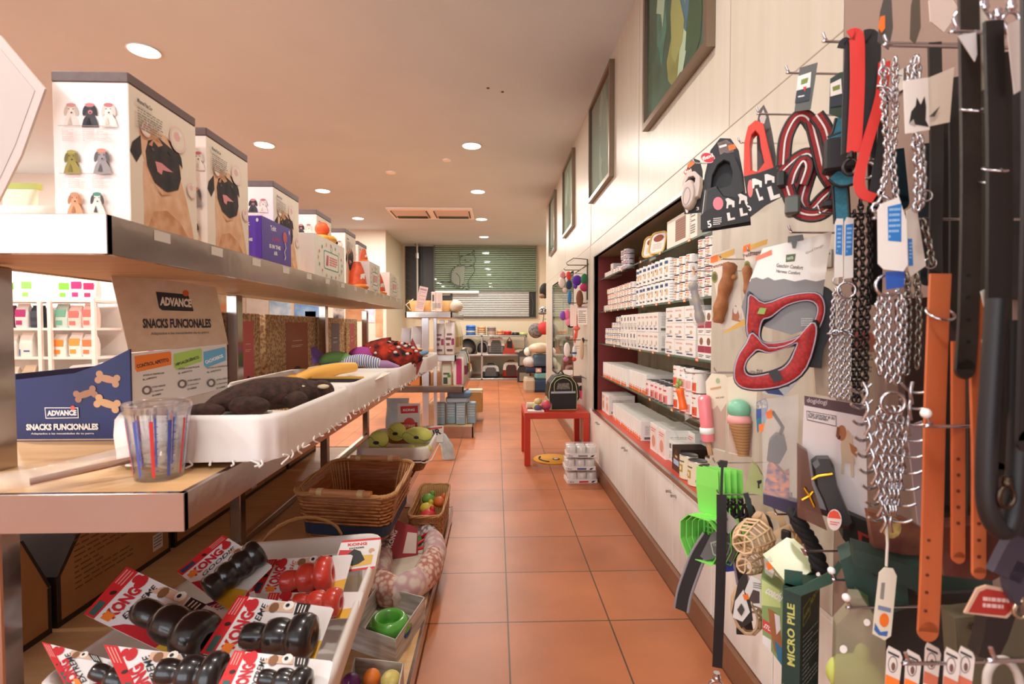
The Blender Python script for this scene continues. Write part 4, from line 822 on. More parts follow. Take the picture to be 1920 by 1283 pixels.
def kong(label, corners, z, toy0, toy1, rpx, kind='EXTREME', tm=KB, tilt=-60, a=0, n=3, roll=0, lo=.55):
    c = aZ(sum(p[0] for p in corners) / 4, sum(p[1] for p in corners) / 4, z); fr = Fr(c, a, tilt, roll)
    t = fr.thing('chew_toy_pack', label, 'toy', 'carded rubber chew toys')
    q4 = fr.poly(corners)
    def Q(s, u): return tuple((q4[0][i] * (1 - s) + q4[1][i] * s) * (1 - u) + (q4[3][i] * (1 - s) + q4[2][i] * s) * u for i in (0, 1))
    def P(*l): return [Q(*x) for x in l]
    H = lambda k: k * (V(q4[3]) - V(q4[0])).length
    f = MB(); f.prism(P((.03, 0), (.97, 0), (1, .03), (1, .97), (.97, 1), (.03, 1), (0, .97), (0, .03)), mat('f0ecec', .35), 0, .0015)
    f.flat(P((0, 0), (1, 0), (1, .115), (0, .115)), mat('d42c30', .4)); f.flat(ell(*Q(.5, .075), H(.03), H(.02), 10), mat('3a1818', .5))
    f.lines(*(0, 0, 0, 0), 1, white) if 0 else None
    for k in range(3): f.flat(P((.66, .02 + k * .028), (.96, .02 + k * .028), (.96, .03 + k * .028), (.66, .03 + k * .028)), mat('f0a8a0', .4))
    f.flat(P((.04, .03), (.3, .03), (.3, .095), (.04, .095)), mat('3c4468' if kind != 'EXTREME' else '3c6460', .4))
    dr = mat('cc2c34', .4)
    f.txt('KONG', Q(.12, .27), Q(.74, .27), H(.125), dr, .05); f.flat(ell(*Q(.86, .2), H(.05), H(.065), 12), dr); f.flat(ell(*Q(.88, .15), H(.035), H(.04), 10), dr)
    f.txt(kind, Q(.2, .36), Q(.92, .35), H(.06), ink if kind != 'Classic' else dr, .01, .3)
    f.flat(P((.05, .16), (.2, .16), (.2, .25), (.05, .25)), mat('f88c38', .4))
    f.flat(P((0, .3), (.12, .38), (.24, .55), (.3, .8), (0, .8)), dr); f.flat(P((0, .78), (.3, .78), (.42, 1.0), (0, 1.0)), mat('ecb83c', .4)); f.lines(0, 0, 0, 0, 1, ink) if 0 else None
    f.flat(P((.78, .32), (.95, .38), (1.0, .6), (.82, .62)), mat('dcb498', .5)); f.flat(ell(*Q(.86, .42), H(.045), H(.05), 10), mat('8c6040', .5)); f.flat(ell(*Q(.93, .55), H(.05), H(.045), 10), mat('f0e8e0', .5)); f.flat(ell(*Q(.93, .54), H(.02), H(.02), 8), black)
    f.flat(P((.78, .64), (1, .62), (1, .76), (.8, .76)), mat('241c1c', .4))
    for k in range(3): f.flat(P((.83, .66 + k * .03), (.97, .655 + k * .03), (.97, .665 + k * .03), (.83, .67 + k * .03)), white)
    f.obj('card', t)
    f = MB(); r = rpx / FPX * (c - CAMP).y; p0, p1 = V(fr.p3(*toy0, -r * .75)), V(fr.p3(*toy1, -r * .8))
    lathe_dir(f, p0, p1, r, snow(n, lo), tm); f.obj('rubber_toy', t)
    return fr, t
kong('black extreme chew toy on its card at the top left of the tray, tilted', [(331, 1072), (418, 1003), (512, 1062), (428, 1145)], .50, (385, 1112), (490, 1030), 27, 'GOODIE', n=4, lo=.9)
kong('red classic chew toy on a white card in the middle of the tray', [(468, 1112), (502, 1050), (662, 1040), (640, 1122)], .47, (524, 1092), (625, 1075), 33, 'Classic', KRD)
kong('red chew toy lying under the classic red one', [(488, 1165), (505, 1112), (682, 1110), (668, 1160)], .455, (548, 1128), (640, 1130), 26, 'Classic', KRD)
kong('card corner showing under the big central extreme pack', [(368, 1139), (475, 1103), (492, 1150), (392, 1192)], .44, (440, 1165), (470, 1160), 8, 'Senior', mat('6c5884', .4))
kong('big black extreme chew toy at the left edge of the tray, overhanging its card', [(157, 1152), (238, 1063), (440, 1160), (332, 1236)], .50, (256, 1140), (392, 1205), 42)
kong('big black extreme chew toy lying in the centre front of the tray', [(375, 1226), (447, 1117), (627, 1140), (585, 1252)], .53, (452, 1192), (590, 1196), 41)
kong('black extreme chew toy on a card at the bottom left, third in its fan', [(122, 1285), (78, 1204), (218, 1240), (262, 1310)], .53, (172, 1256), (265, 1290), 27, a=-25)
kong('black extreme chew toy on the card second from the bottom left', [(242, 1312), (194, 1209), (425, 1236), (450, 1330)], .535, (292, 1258), (420, 1268), 40, a=-20)
kong('black extreme chew toy on the card lowest in the tray, cropped by the picture edge', [(402, 1300), (440, 1220), (625, 1240), (605, 1330)], .56, (485, 1270), (580, 1285), 28)
fr = Fr(aZ(668, 1042, ZL + .18), -12, -48); t = fr.thing('chew_toy_card', 'small white and yellow card with a printed black chew toy at the tray corner', 'card')
f = MB(); f.prism(fr.poly([(641, 1014), (714, 1008), (703, 1066), (620, 1077)]), mat('f0ece8', .35), 0, .0015)
f.flat(fr.poly([(641, 1014), (714, 1008), (713.5, 1012), (640, 1018)]), redp); f.flat(fr.poly([(637, 1032), (662, 1032), (650, 1044), (633, 1046)]), dr if 0 else redp); f.flat(fr.poly([(633, 1046), (700, 1040), (696, 1058), (625, 1070)]), mat('ecbc4c', .4))
f.flat(fr.poly([(621, 1073), (703, 1062), (703, 1066), (620, 1077)]), redp)
f.flat(fr.poly([(650, 1058), (652, 1040), (664, 1030), (676, 1034), (684, 1050), (672, 1058), (660, 1062)]), black); f.txt('KONG', fr.uv(652, 1025), fr.uv(688, 1022), .009, redp, .04); f.txt('EXTREME', fr.uv(655, 1031), fr.uv(683, 1028), .005, ink)
f.flat(ell(*fr.uv(697, 1033), .009, .008, 10), mat('d8a888', .5)); f.flat(ell(*fr.uv(700, 1038), .006, .006, 8), white); f.obj('card', t)
f = MB(); f.cbox(-.07, .07, -.05, .05, 0, .10, mat('d8d4d0', .2, alpha=.6), .008); f.box(-.068, .068, -.049, .049, 0, .02, mat('ecb83c', .4)); f.M = Matrix.Translation((-.07, -.05, 0)); f.flat([(.0, .0), (.03, 0), (.03, .1), (0, .1)], redp); f.lay = 3; f.txt('puppy', (.04, .07), (.1, .07), .014, redp, 0, .2)
single(f, 'clear_toy_box', 'clear plastic toy box with yellow base on the right side of the tray', 'packet', (cA.x - .09, cA.y - .22, ZL + .06), -10)
# ---------------------------------------------------------------- floor level shelf
FLOW = mat('e0d0c4', .85, c2='c8a0a4', scale=26, kind='voronoi'); CHK = mat('dccfc8', .85, c2='8c6c74', scale=50, kind='voronoi'); DOTS = mat('e4c8b8', .85, c2='b87868', scale=45, kind='voronoi')
t = thing('pet_bed', 'round floral patchwork pet bed with a puffy rim on the floor level shelf', 'pet bed', (-.395, 2.27, ZB))
N = 32
def bed_ring(k0, k1, m, nm, lab=None):
    f = MB(); rr = []
    for k in range(k0, k1 + 1):
        a = 2 * PI * k / N; c = V((.115 * math.cos(a), .28 * math.sin(a), .06)); d = V((math.cos(a), math.sin(a) * .9, 0)).normalized(); r = .055 * (1 - .14 * abs(math.cos(4 * a)) ** 8)
        rr.append([c + d * r * math.cos(j * PI / 6) + V((0, 0, (r + .012) * math.sin(j * PI / 6))) for j in range(12)])
    f.loft(rr, m, caps=False, smooth=True); f.obj(nm, t)
for k, m in enumerate((FLOW, CHK, beige, CHK, FLOW, DOTS, FLOW, DOTS)): bed_ring(k * 4, k * 4 + 4, m, 'rim_cushion')
f = MB(); f.lathe([(0.01, .03), (.09, .03), (.125, .06)], mat('cfc2b0', .9), n=28, sy=2.3); f.lathe([(0.01, .002), (.15, .003)], mat('cfc2b0', .9), n=28, sy=2.1); f.obj('cushion', t)
fr = Fr(aZ(764, 1040, ZB + .07), -20, -25); t = fr.thing('treat_bag', 'maroon treat bag with a white panel standing in the floral pet bed', 'bag')
f = MB(); f.prism(fr.poly([(728, 1045), (745, 976), (783, 990), (784, 1040), (760, 1048)]), mat('9c3038', .35), 0, .03); f.flat(fr.poly([(764, 998), (782, 1000), (780, 1038), (755, 1038)]), mat('d8c4bc', .5)); f.txt('KONG', fr.uv(734, 1028), fr.uv(746, 996), .022, mat('f0e4e0', .5), .03); f.obj('pouch', t)
t = thing('carabiner_toy', 'red and green clip toy lying in the floral pet bed', 'toy', aZ(800, 1025, ZB + .08)); f = MB(); f.tube(smooth_path([(-.05, .02, 0), (0, .05, .02), (.05, .02, .03), (.02, -.03, .02), (-.04, -.03, 0)], 5, True), .006, redp, closed=True); f.tube(smooth_path([(-.04, .1, 0), (0, .08, .03), (.05, .1, .02)]), .007, redp); f.obj('clip', t)
f = MB(); f.sph((-.05, .07, .0), (.02, .03, .015), green); f.obj('pad', t)
def open_box(label, pts, z, h, name='product_box'):
    c = V((sum(p[0] for p in pts) / 4, sum(p[1] for p in pts) / 4, z)); t = thing(name, label, 'box', c); q = [(p[0] - c.x, p[1] - c.y) for p in pts]; PL = mat('dcd4cc', .6, c2='a8a098', scale=7, stretch=(1, 1, 9))
    f = MB(); f.add([(*p, .002) for p in q], [(0, 1, 2, 3)], mat('c8bcb0', .6))
    for i in range(4):
        a, b = V((*q[i], 0)), V((*q[(i + 1) % 4], 0)); nn = V((-(b - a).y, (b - a).x, 0)).normalized() * .003; f.loft([[a, b, b + nn, a + nn], [v + V((0, 0, h)) for v in (a, b, b + nn, a + nn)]], PL)
    f.obj('tray', t); return t, c, q
bx = [aZ(*p, ZB + .085) for p in ((655, 1170), (742, 1200), (797, 1120), (708, 1098))]
t, c, q = open_box('open plank-printed box holding the green bowl', [(p.x, p.y) for p in bx], ZB, .085)
gc = aZ(729, 1160, ZB + .09); t = thing('slow_feed_bowl', 'green bowl with a raised centre hole, on a dark blue base', 'bowl', (gc.x, gc.y, ZB + .012))
f = MB(); f.lathe([(.075, .045), (.078, .05), (.06, .08), (.05, .088), (.038, .08), (.03, .055), (.028, .04), (.014, .038), (.012, .03)], mat('58a840', .25, coat=.5), n=32); f.obj('bowl', t)
f = MB(); f.lathe([(.06, 0), (.075, .03), (.079, .045), (.07, .05), (.02, .035)], mat('20407c', .3), n=32); f.obj('base', t)
bx = [aZ(*p, ZB + .08) for p in ((640, 1330), (740, 1330), (757, 1243), (665, 1232))]
t, c, q = open_box('open plank-printed box holding the orange and yellow balls', [(p.x, p.y) for p in bx], ZB, .08)
for px, py, r, m, lab in ((697, 1272, .026, mat('e87c28', .5), 'orange ball in the plank-printed box'), (733, 1278, .03, mat('ecdc8c', .8, c2='d8c470', scale=60, kind='voronoi', bump=.5), 'pale yellow knobbly ball in the plank-printed box'), (658, 1282, .028, mat('6c2c6c', .4), 'purple ball in the plank-printed box')):
    g = aZ(px, py, ZB + .06); f = MB(); f.sph((0, 0, 0), r, m, 18, 12); single(f, 'toy_ball', lab, 'ball', (g.x, g.y, g.z))
# ================================================================ goods in the wall recess
CW = mat('f0ece6', .35); LIDM = mat('c4c4c8', .25, .9)
def can_mesh(r, h, label, cols, marks=True):
    f = MB(); f.lathe([(r * .96, 0), (r, .002), (r, .004), (r, h - .004), (r, h - .002), (r * .95, h), (r * .9, h - .003), (.001, h - .003)], CW, n=20, segs=[(0, 2, LIDM), (2, 3, label), (3, 7, LIDM)])
    def arc(a0, a1, z0, z1, m, off=.0004):
        v = []; N = 4
        for k in range(N + 1):
            a = R(a0 + (a1 - a0) * k / N)
            for z in (z0, z1): v.append((-(r + off) * math.cos(a), (r + off) * math.sin(a) * -1, z))
        f.add(v, [(2 * k, 2 * k + 2, 2 * k + 3, 2 * k + 1) for k in range(N)], m, True)
    for (a0, a1, z0, z1, m) in cols: arc(a0, a1, z0 * h, z1 * h, m)
    return f
navy = mat('3c4c7c', .5); dpink = mat('d05c60', .5)
def cols(main, low, rnd):
    o = [(-35, 35, .72, .86, main), (-30, 5, .5, .6, ink if rnd % 2 else navy), (12, 34, .34, .62, mat('d8b890', .5)), (-34, -8, .16, .3, low), (2, 30, .14, .22, grey)]
    o += [(50, 78, .1 + .12 * k, .13 + .12 * k, mat('a8a8a8', .5)) for k in range(7)] + [(-82, -58, .5, .85, grey), (-80, -60, .15, .35, ink)]
    return o
CANW = mat('f2eee8', .4); CANO = mat('f6dcc4', .4)
def proto(f, name, cat, group, label='x'): o = f.obj(name); tag(o, label, cat, group); o.location = (0, 0, -50); return o
P_ = {}
gA = 'tins and cartons in the wall recess'
P_['flat_or'] = can_mesh(.036, .040, CANW, cols(orange, orange, 0)); P_['flat_rd'] = can_mesh(.036, .040, CANW, cols(dpink, ink, 1)); P_['tall_bl'] = can_mesh(.037, .112, CANW, cols(navy, ink, 1)); P_['flat_bl'] = can_mesh(.036, .04, CANW, cols(navy, mat('9c2c40', .5), 2))
P_['tall_rd'] = can_mesh(.038, .105, mat('f0e8e0', .4), [(-80, 80, .0, .0, redp), (-40, 40, .1, .45, mat('e0603c', .5)), (-30, 20, .2, .38, mat('c84030', .5)), (-34, 30, .78, .84, dpink), (-20, 10, .58, .62, grey), (-40, 40, .02, .06, redp)]); P_['cat'] = can_mesh(.036, .095, mat('f0dcd8', .4), [(-40, 40, .05, .5, mat('e48c84', .5)), (-24, 24, .12, .42, mat('b05850', .5)), (-40, 40, .0, .05, mat('34706c', .5)), (-30, 30, .7, .8, dpink)])
P_['gold'] = can_mesh(.040, .108, mat('e8dcc0', .4), [(-180, 180, .03, .12, mat('b02c44', .5)), (-180, 180, .13, .15, mat('cfa850', .5)), (-22, 22, .3, .62, mat('b8963c', .5)), (-12, 12, .38, .54, mat('e8dcc0', .4)), (-34, 34, .72, .78, grey), (55, 85, .2, .3, grey)])
P_['tower'] = can_mesh(.036, .033, mat('b8acb4', .35), [(-60, 60, .3, .6, mat('c04858', .5)), (-30, 30, .65, .8, white)])
def carton_mesh(w, d, h, style):    # width along the wall, facing the aisle (-x)
    f = MB(); f.cbox(0, d, -w / 2, w / 2, 0, h, CW, .001); f.M = Matrix.Translation((0, 0, 0)) @ rotm(90); f.M = Matrix.Translation((0, w / 2, 0)) @ rotm(90)
    # local x now runs from far end to near end
    if style == 0: f.txt('ROYAL', (w * .15, h * .72), (w * .8, h * .72), h * .1, dpink); f.rect(w * .2, w * .8, h * .12, h * .2, navy); f.flat(ell(w * .6, h * .45, w * .12, h * .12, 8), mat('c8b090', .5)); f.lines(w * .1, w * .5, h * .35, h * .24, 2, grey)
    if style == 1: f.rect(w * .1, w * .45, h * .62, h * .85, grey); f.lines(w * .1, w * .9, h * .5, h * .1, 5, mat('b0aca8', .5)); f.rect(w * .6, w * .8, h * .1, h * .25, ink)
    if style == 2: f.rect(0, w, h * .28, h * .55, mat('a03048', .5)); f.flat(ell(w * .5, h * .74, w * .25, h * .16, 10), mat('8c5c44', .5)); f.lines(w * .15, w * .85, h * .2, h * .08, 2, ink)
    if style == 3: f.rect(0, w, 0, h * .16, orange); f.flat(ell(w * .5, h * .1, w * .3, h * .06, 8), mat('d06840', .5)); f.rect(w * .2, w * .8, h * .2, h * .24, dpink)
    if style == 4:
        f.rect(w * .08, w * .92, h * .1, h * .9, mat('f0d8d0', .5)); f.lines(w * .15, w * .8, h * .86, h * .7, 2, dpink); f.flat(ell(w * .5, h * .38, w * .26, h * .22, 10), mat('d89880', .5))
    f.M = Matrix.Translation((0, -w / 2, 0)) @ rotm(0); f.lay = 20     # small print on the end facing the door side
    f.lines(d * .12, d * .88, h * .8, h * .3, 7, mat('c0b8b4', .5)); f.rect(d * .1, d * .3, h * .08, h * .2, grey)
    f.M = None; return f
P_['royal'] = carton_mesh(.125, .15, .075, 0); P_['back'] = carton_mesh(.075, .15, .105, 1); P_['royal_tall'] = carton_mesh(.078, .15, .105, 0); P_['maroon'] = carton_mesh(.07, .14, .10, 2); P_['tray'] = carton_mesh(.045, .2, .115, 3); P_['vital'] = carton_mesh(.12, .2, .15, 4); P_['smallbox'] = carton_mesh(.07, .07, .045, 0)
NM = {'flat_or': ('food_tin', 'flat tin with orange and white label'), 'flat_rd': ('food_tin', 'flat tin with red printed white label'), 'tall_bl': ('food_tin', 'tall tin with dark blue marks'), 'flat_bl': ('food_tin', 'flat tin with blue and maroon marks'), 'tall_rd': ('food_tin', 'tall tin with an orange red picture'), 'cat': ('food_tin', 'pink tin with an animal picture'), 'gold': ('food_tin', 'cream tin with gold emblem and maroon band'), 'tower': ('food_tin', 'thin grey tin with red band'),
      'royal': ('food_carton', 'wide white carton with blue bar'), 'back': ('food_carton', 'white carton showing its barcode side'), 'royal_tall': ('food_carton', 'upright white carton with blue bar'), 'maroon': ('food_carton', 'small carton with maroon band'), 'tray': ('tray_pack', 'slim white food tray with orange foot'), 'vital': ('food_carton', 'pink and white multipack carton'), 'smallbox': ('food_carton', 'small white carton')}
SHELF = {'A': (1.56, 'top glass shelf'), 'B': (1.30, 'second glass shelf'), 'C': (1.045, 'third glass shelf'), 'D': (.785, 'lowest glass shelf'), 'E': (.50, 'red recess floor')}
first = {}; cnt = {}
def stack(kind, sh, y0, y1, step, lv, x=.885, h=None, skew=None, a=None):
    z0, sn = SHELF[sh]; y = y1; nm, lb = NM[kind]
    HH = {'flat_or': .040, 'flat_rd': .040, 'tall_bl': .112, 'flat_bl': .040, 'tall_rd': .105, 'cat': .095, 'gold': .108, 'tower': .033, 'royal': .075, 'back': .105, 'royal_tall': .105, 'maroon': .10, 'tray': .115, 'vital': .15, 'smallbox': .045}[kind]
    while y >= y0 - 1e-6:
        ky = (kind, sh, 0 if x < .93 else (1 if x < .975 else 2)); cnt[ky] = cnt.get(ky, 0) + 1; L_ = lv(y) if callable(lv) else lv
        for l in range(L_):
            row = '' if x < .93 else (' back' if x < .975 else ' rear')
            lab = f"{lb}, {ORD[l] + ' up, ' if L_ > 1 else ''}{ORD[cnt[ky] - 1]}{row} column on {sn}"
            if kind not in first:
                first[kind] = o = P_[kind].obj(nm); tag(o, lab, 'tin' if nm == 'food_tin' else ('carton' if nm == 'food_carton' else 'tray'), 'pet food ' + {'food_tin': 'tins', 'food_carton': 'cartons', 'tray_pack': 'trays'}[nm] + ' in the wall recess')
            else: o = first[kind].copy(); COL.objects.link(o); o['label'] = lab
            jx = random.uniform(-.003, .003); o.matrix_world = Matrix.Translation((x + jx, y + random.uniform(-.001, .001), z0 + l * (HH + .0008))) @ Matrix.Rotation(R(a if a is not None else (random.uniform(-6, 6) if nm == 'food_tin' else 0)), 4, 'Z')
        y -= step
# top shelf
stack('smallbox', 'A', 3.78, 4.05, .074, lambda y: 1 if y > 3.9 else 2, .87); stack('flat_rd', 'A', 3.55, 3.72, .074, 1)
stack('tower', 'A', 3.36, 3.46, .074, 4)
# second shelf
stack('smallbox', 'B', 3.95, 4.06, .074, 1, .865); stack('flat_or', 'B', 3.28, 3.88, .0735, 4); stack('flat_rd', 'B', 3.16, 3.21, .0735, 4); stack('tall_bl', 'B', 2.52, 3.08, .0755, 2); stack('flat_or', 'B', 2.20, 2.42, .0735, 5); stack('flat_rd', 'B', 1.98, 2.13, .0735, lambda y: 6)
# third shelf
stack('flat_bl', 'C', 3.50, 3.95, .0735, lambda y: 3 if y > 3.8 else (5 if y < 3.65 else 4)); stack('back', 'C', 3.1, 3.42, .078, 2, .85); stack('royal_tall', 'C', 2.62, 3.02, .081, 2, .85); stack('royal', 'C', 2.19, 2.48, .128, 3 - 0, .85); stack('maroon', 'C', 1.94, 2.10, .073, 2, .85)
f = 0
# lowest glass shelf
stack('tray', 'D', 3.34, 4.0, .047, 1, .85); stack('tray', 'D', 2.93, 3.29, .049, 1, .87, a=0)
stack('cat', 'D', 2.52, 2.86, .075, 1, .885); stack('cat', 'D', 2.52, 2.86, .075, 1, .965); stack('tall_rd', 'D', 2.15, 2.42, .0775, 2, .89); stack('tall_rd', 'D', 2.2, 2.42, .0775, 1, .972); stack('tall_rd', 'D', 1.93, 2.07, .0775, 1, .925)
# recess floor
stack('vital', 'E', 3.92, 4.07, .14, 1, .86); stack('tray', 'E', 3.0, 3.72, .05, 1, .86); stack('vital', 'E', 2.62, 2.75, .13, 1, .86); stack('back', 'E', 2.40, 2.53, .08, 1, .88); stack('vital', 'E', 2.52, 2.54, .13, 1, .98)
stack('gold', 'E', 1.93, 2.25, .1, 1, .865); stack('gold', 'E', 1.96, 2.2, .1, 1, .955)
f = MB(); f.box(0, .14, -.055, .055, 0, .115, dkbrown); f.M = Matrix.Translation((0, .055, 0)) @ rotm(90); f.flat([(.01, .0), (.01, .06), (.055, .11), (.1, .06), (.1, 0)], mat('4a2c20', .5)); f.flat([(.02, .03), (.09, .03), (.09, .055), (.02, .055)], mat('a8c0dc', .5)); f.rect(.04, .07, .065, .075, mat('d8b070', .5))
single(f, 'brown_carton', 'dark brown carton shaped like a house on the recess floor', 'carton', (.845, 2.36, .50))
# singles on the top shelf
f = MB(); f.cbox(0, .13, -.06, .06, 0, .11, mat('e4dcdc', .4), .001); single(f, 'white_box', 'plain pale box behind the two gold trays on the top glass shelf', 'box', (.9, 2.93, 1.56))
f = MB(); f.cbox(0, .16, -.05, .05, 0, .07, mat('8c6050', .5), .001); single(f, 'brown_box', 'flat brown box on the top glass shelf beside the thin tins', 'box', (.95, 3.14, 1.56))
for k, y in enumerate((2.80, 2.68)):
    t = thing('treat_tray', ('gold rimmed clear treat tray leaning against the pale box', 'gold rimmed clear treat tray nearest the striped carton')[k], 'tray', (.84, y, 1.56), 60, -14)
    f = MB(); f.ring(rrect(.115, .125, .03, 4, 0, .0625), rrect(.098, .108, .025, 4, 0, .0625), mat('b89450', .35, .5), -.004, .012); f.obj('gold_rim', t)
    f = MB(); f.prism(rrect(.1, .11, .026, 4, 0, .0625), mat('ece4dc', .2), 0, .01); f.flat(ell(0, .088, .035, .02, 12), mat('8c3c2c', .5)); f.lines(-.03, .03, .06, .02, 5, mat('b8a890', .5)); f.obj('face', t)
t = thing('biscuit_carton', 'cream carton with a brown striped window, largest on the top glass shelf', 'carton', (.845, 2.33, 1.56))
f = MB(); f.cbox(0, .16, -.19, .19, 0, .135, mat('e8dccc', .45), .001); f.M = Matrix.Translation((0, .19, 0)) @ rotm(90); f.rect(.12, .25, .018, .118, mat('7c4830', .5))
for k in range(9): f.rect(.122, .248, .024 + k * .0105, .027 + k * .0105, mat('a87450', .5))
f.rect(.3, .302, .01, .125, grey); f.lines(.31, .36, .12, .02, 10, grey); f.obj('carton', t)
# orange price tags clipped on the shelf edges
for k, (z, ys) in enumerate(((1.56, (2.2, 2.6, 2.95, 3.4)), (1.30, (2.25, 2.45, 2.65, 2.9, 3.1, 3.3, 3.5, 3.7, 3.9)), (1.045, (2.1, 2.45, 2.7, 2.95, 3.2, 3.6)), (.785, (2.4, 2.75)))):
    for j, y in enumerate(ys):
        f = MB(); f.box(-.001, 0, 0, .03, 0, .014, mat('f08850', .5)); f.box(-.0014, -.001, .004, .026, .004, .009, mat('fcd8c0', .5))
        tag(f.obj('price_tag'), f'orange price tag, {ORD[j]} from the near end of the {SHELF["ABCD"[k]][1]} edge', 'price tag', 'orange price tags on the glass shelves'); bpy.context.scene.collection.objects[-1].location = (.841, y, z - .011)
# ================================================================ hanging display on the right wall
MB.ribbon = lambda s, pts, w, t, m, edge=None, y=None: _ribbon(s, pts, w, t, m, edge)
def _ribbon(s, pts, w, t, m, edge=None):
    pts = smooth_path([V(p) for p in pts], 5); N = len(pts); rr = []
    for i, p in enumerate(pts):
        d = (pts[min(i + 1, N - 1)] - pts[max(i - 1, 0)]).normalized(); sd = d.cross(V((0, 1, 0))); sd = sd.normalized() if sd.length > 1e-4 else V((1, 0, 0)); nn = d.cross(sd)
        rr.append([p + sd * w / 2 + nn * t / 2, p - sd * w / 2 + nn * t / 2, p - sd * w / 2 - nn * t / 2, p + sd * w / 2 - nn * t / 2])
    s.loft(rr, m)
    if edge:
        for k in (0, 1): s.tube([r[k] * .5 + r[3 - k] * .5 for r in rr], t * .75, edge, n=5)
def chain(f, pts, r, m, wire=None):      # curb chain of separate links
    pts = smooth_path([V(p) for p in pts], 8); wire = wire or r * .28; acc = 0; pos = [pts[0]]; dirs = [(pts[1] - pts[0]).normalized()]
    for a, b in zip(pts, pts[1:]):
        d = b - a; L = d.length
        while acc + L >= r * 1.35:
            q = (r * 1.35 - acc) / L; a = a + d * q; d = b - a; L = d.length; acc = 0; pos.append(a.copy()); dirs.append(d.normalized() if L > 1e-7 else dirs[-1])
            if L < 1e-7: break
        acc += L
    for i, (p, d) in enumerate(zip(pos, dirs)):
        ang = R(40 if i % 2 else -50); o = d.orthogonal().normalized(); b = d.cross(o); s = o * math.cos(ang) + b * math.sin(ang)
        f.tube([p + d * r * math.cos(2 * PI * j / 7) + s * r * .62 * math.sin(2 * PI * j / 7) for j in range(7)], wire, m, closed=True, n=4)
def hook(x, y, Xt=.6, x2=None, label='', u=True, ball=False):
    p = aX(x, y, Xt); t = thing('display_hook', label, 'hook', (p.x, p.y, p.z), group='wire display hooks on the wall'); L = XW - p.x
    f = MB(); f.tube(smooth_path([(-.002, 0, .014), (.004, 0, .003), (.02, 0, 0), (L - .002, 0, 0)], 5), .0022, chrome); f.obj('prong', t)
    if ball: f = MB(); f.sph((-.003, 0, .016), .006, white); f.obj('tip_ball', t)
    if u:
        f = MB(); f.cbox(L - .006, L, -.012, .012, -.035, .008, steel, .001); f.obj('bracket', t)
hook(1475, 137, .57, label='wire hook holding the red harness by its long grey tag'); hook(1420, 214, .57, label='wire hook above the red retractable leash pack'); hook(1385, 268, .66, label='wire hook of the black retractable leash pack')
hook(1300, 306, .665, label='short wire hook of the small pale leash pack'); hook(1402, 474, .6, label='wire hook of the half hidden second chew stick card'); hook(1300, 508, .62, label='wire hook of the dark ribbed tube toy'); hook(1545, 78, .54, label='long wire hook carrying the red and black strap leashes'); hook(1480, 436, .60, label='hook above the white card of the big red harness'); hook(1350, 486, .63, label='hook behind the brown chew stick pack')
hook(1284, 700, .585, label='long thin hook of the orange carrot toy'); hook(1340, 698, .66, label='hook above the pink ice lolly toy'); hook(1338, 868, .62, label='hook carrying the stack of green scoops'); hook(1345, 928, .60, label='hook with the black swivel clips and long leash')
hook(1452, 965, .60, label='hook with the beige muzzles'); hook(1508, 1034, .58, label='dark hook above the green boxes'); hook(1562, 1088, .56, label='hook with a white tip carrying the upright green box', ball=True); hook(1740, 800, .52, label='hook with a white tip behind the tan leather belts', ball=True)
hook(1660, 85, .53, label='hook holding the chrome chain collars, topmost'); hook(1640, 410, .54, label='hook of the big blue and white chain tag'); hook(1535, 400, .58, label='hook of the two narrow blue tags'); hook(1790, 60, .5, label='hook carrying the dark leather leashes'); hook(1590, 1140, .54, label='hook of the bagged lime ball', ball=True); hook(1700, 1245, .5, label='lowest hook, beside the card row'); hook(1860, 1240, .5, label='lowest hook with the white plastic loop')
GM = mat('3c3a3a', .3, .9); BLK = mat('1e1c1e', .5); RD = mat('c83028', .6, bump=.3, bscale=300); RDK = mat('8c1c1c', .7, bump=.4, bscale=200)
# --- retractable leash packs
def leash_pack(label, fr, card, body, handle_o, handle_i, dc, cc, extra, dark=BLK):
    t = fr.thing('retractable_leash_pack', label, 'leash', 'retractable leashes on display cards')
    f = MB(); f.prism(fr.poly(card), cc, .0, .003); extra(f); f.obj('card', t)
    f = MB(); n = len(handle_o); f.ring(fr.poly(handle_o), fr.poly(handle_i), dc, -.03, .028); 
    f.ring([(p[0] * .94 + q[0] * .06, p[1] * .94 + q[1] * .06) for p, q in zip(fr.poly(handle_o), fr.poly(handle_i))], [(p[0] * .06 + q[0] * .94, p[1] * .06 + q[1] * .94) for p, q in zip(fr.poly(handle_o), fr.poly(handle_i))], dc, -.034, .006)
    f.obj('handle', t)
    f = MB(); bp = fr.poly(body); c = (sum(p[0] for p in bp) / len(bp), sum(p[1] for p in bp) / len(bp)); f.loft([[(c[0] + (p[0] - c[0]) * k, y, c[1] + (p[1] - c[1]) * k) for p in bp] for y, k in ((-.002, 1), (-.028, 1), (-.036, .93), (-.04, .8))], dc, smooth=False); f.obj('casing', t)
    return t
def ellp(cx, cy, rx, ry, n=16, rot=0): return ell(cx, cy, rx, ry, n, rot)
fr = Fr(aX(1302, 350, .69), 38)
def ex(f):
    f.flat(fr.poly(ellp(1290, 323, 8, 6)), redp); f.txt('flexi', fr.uv(1284, 326), fr.uv(1297, 321), .011, white, .03); f.flat(fr.poly([(1288, 310), (1300, 300), (1304, 306), (1292, 316)]), mat('e87838', .5)); f.txt('3', fr.uv(1306, 395), fr.uv(1311, 394), .012, white, .03); f.flat(fr.poly(ellp(1288, 393, 3, 7)), white)
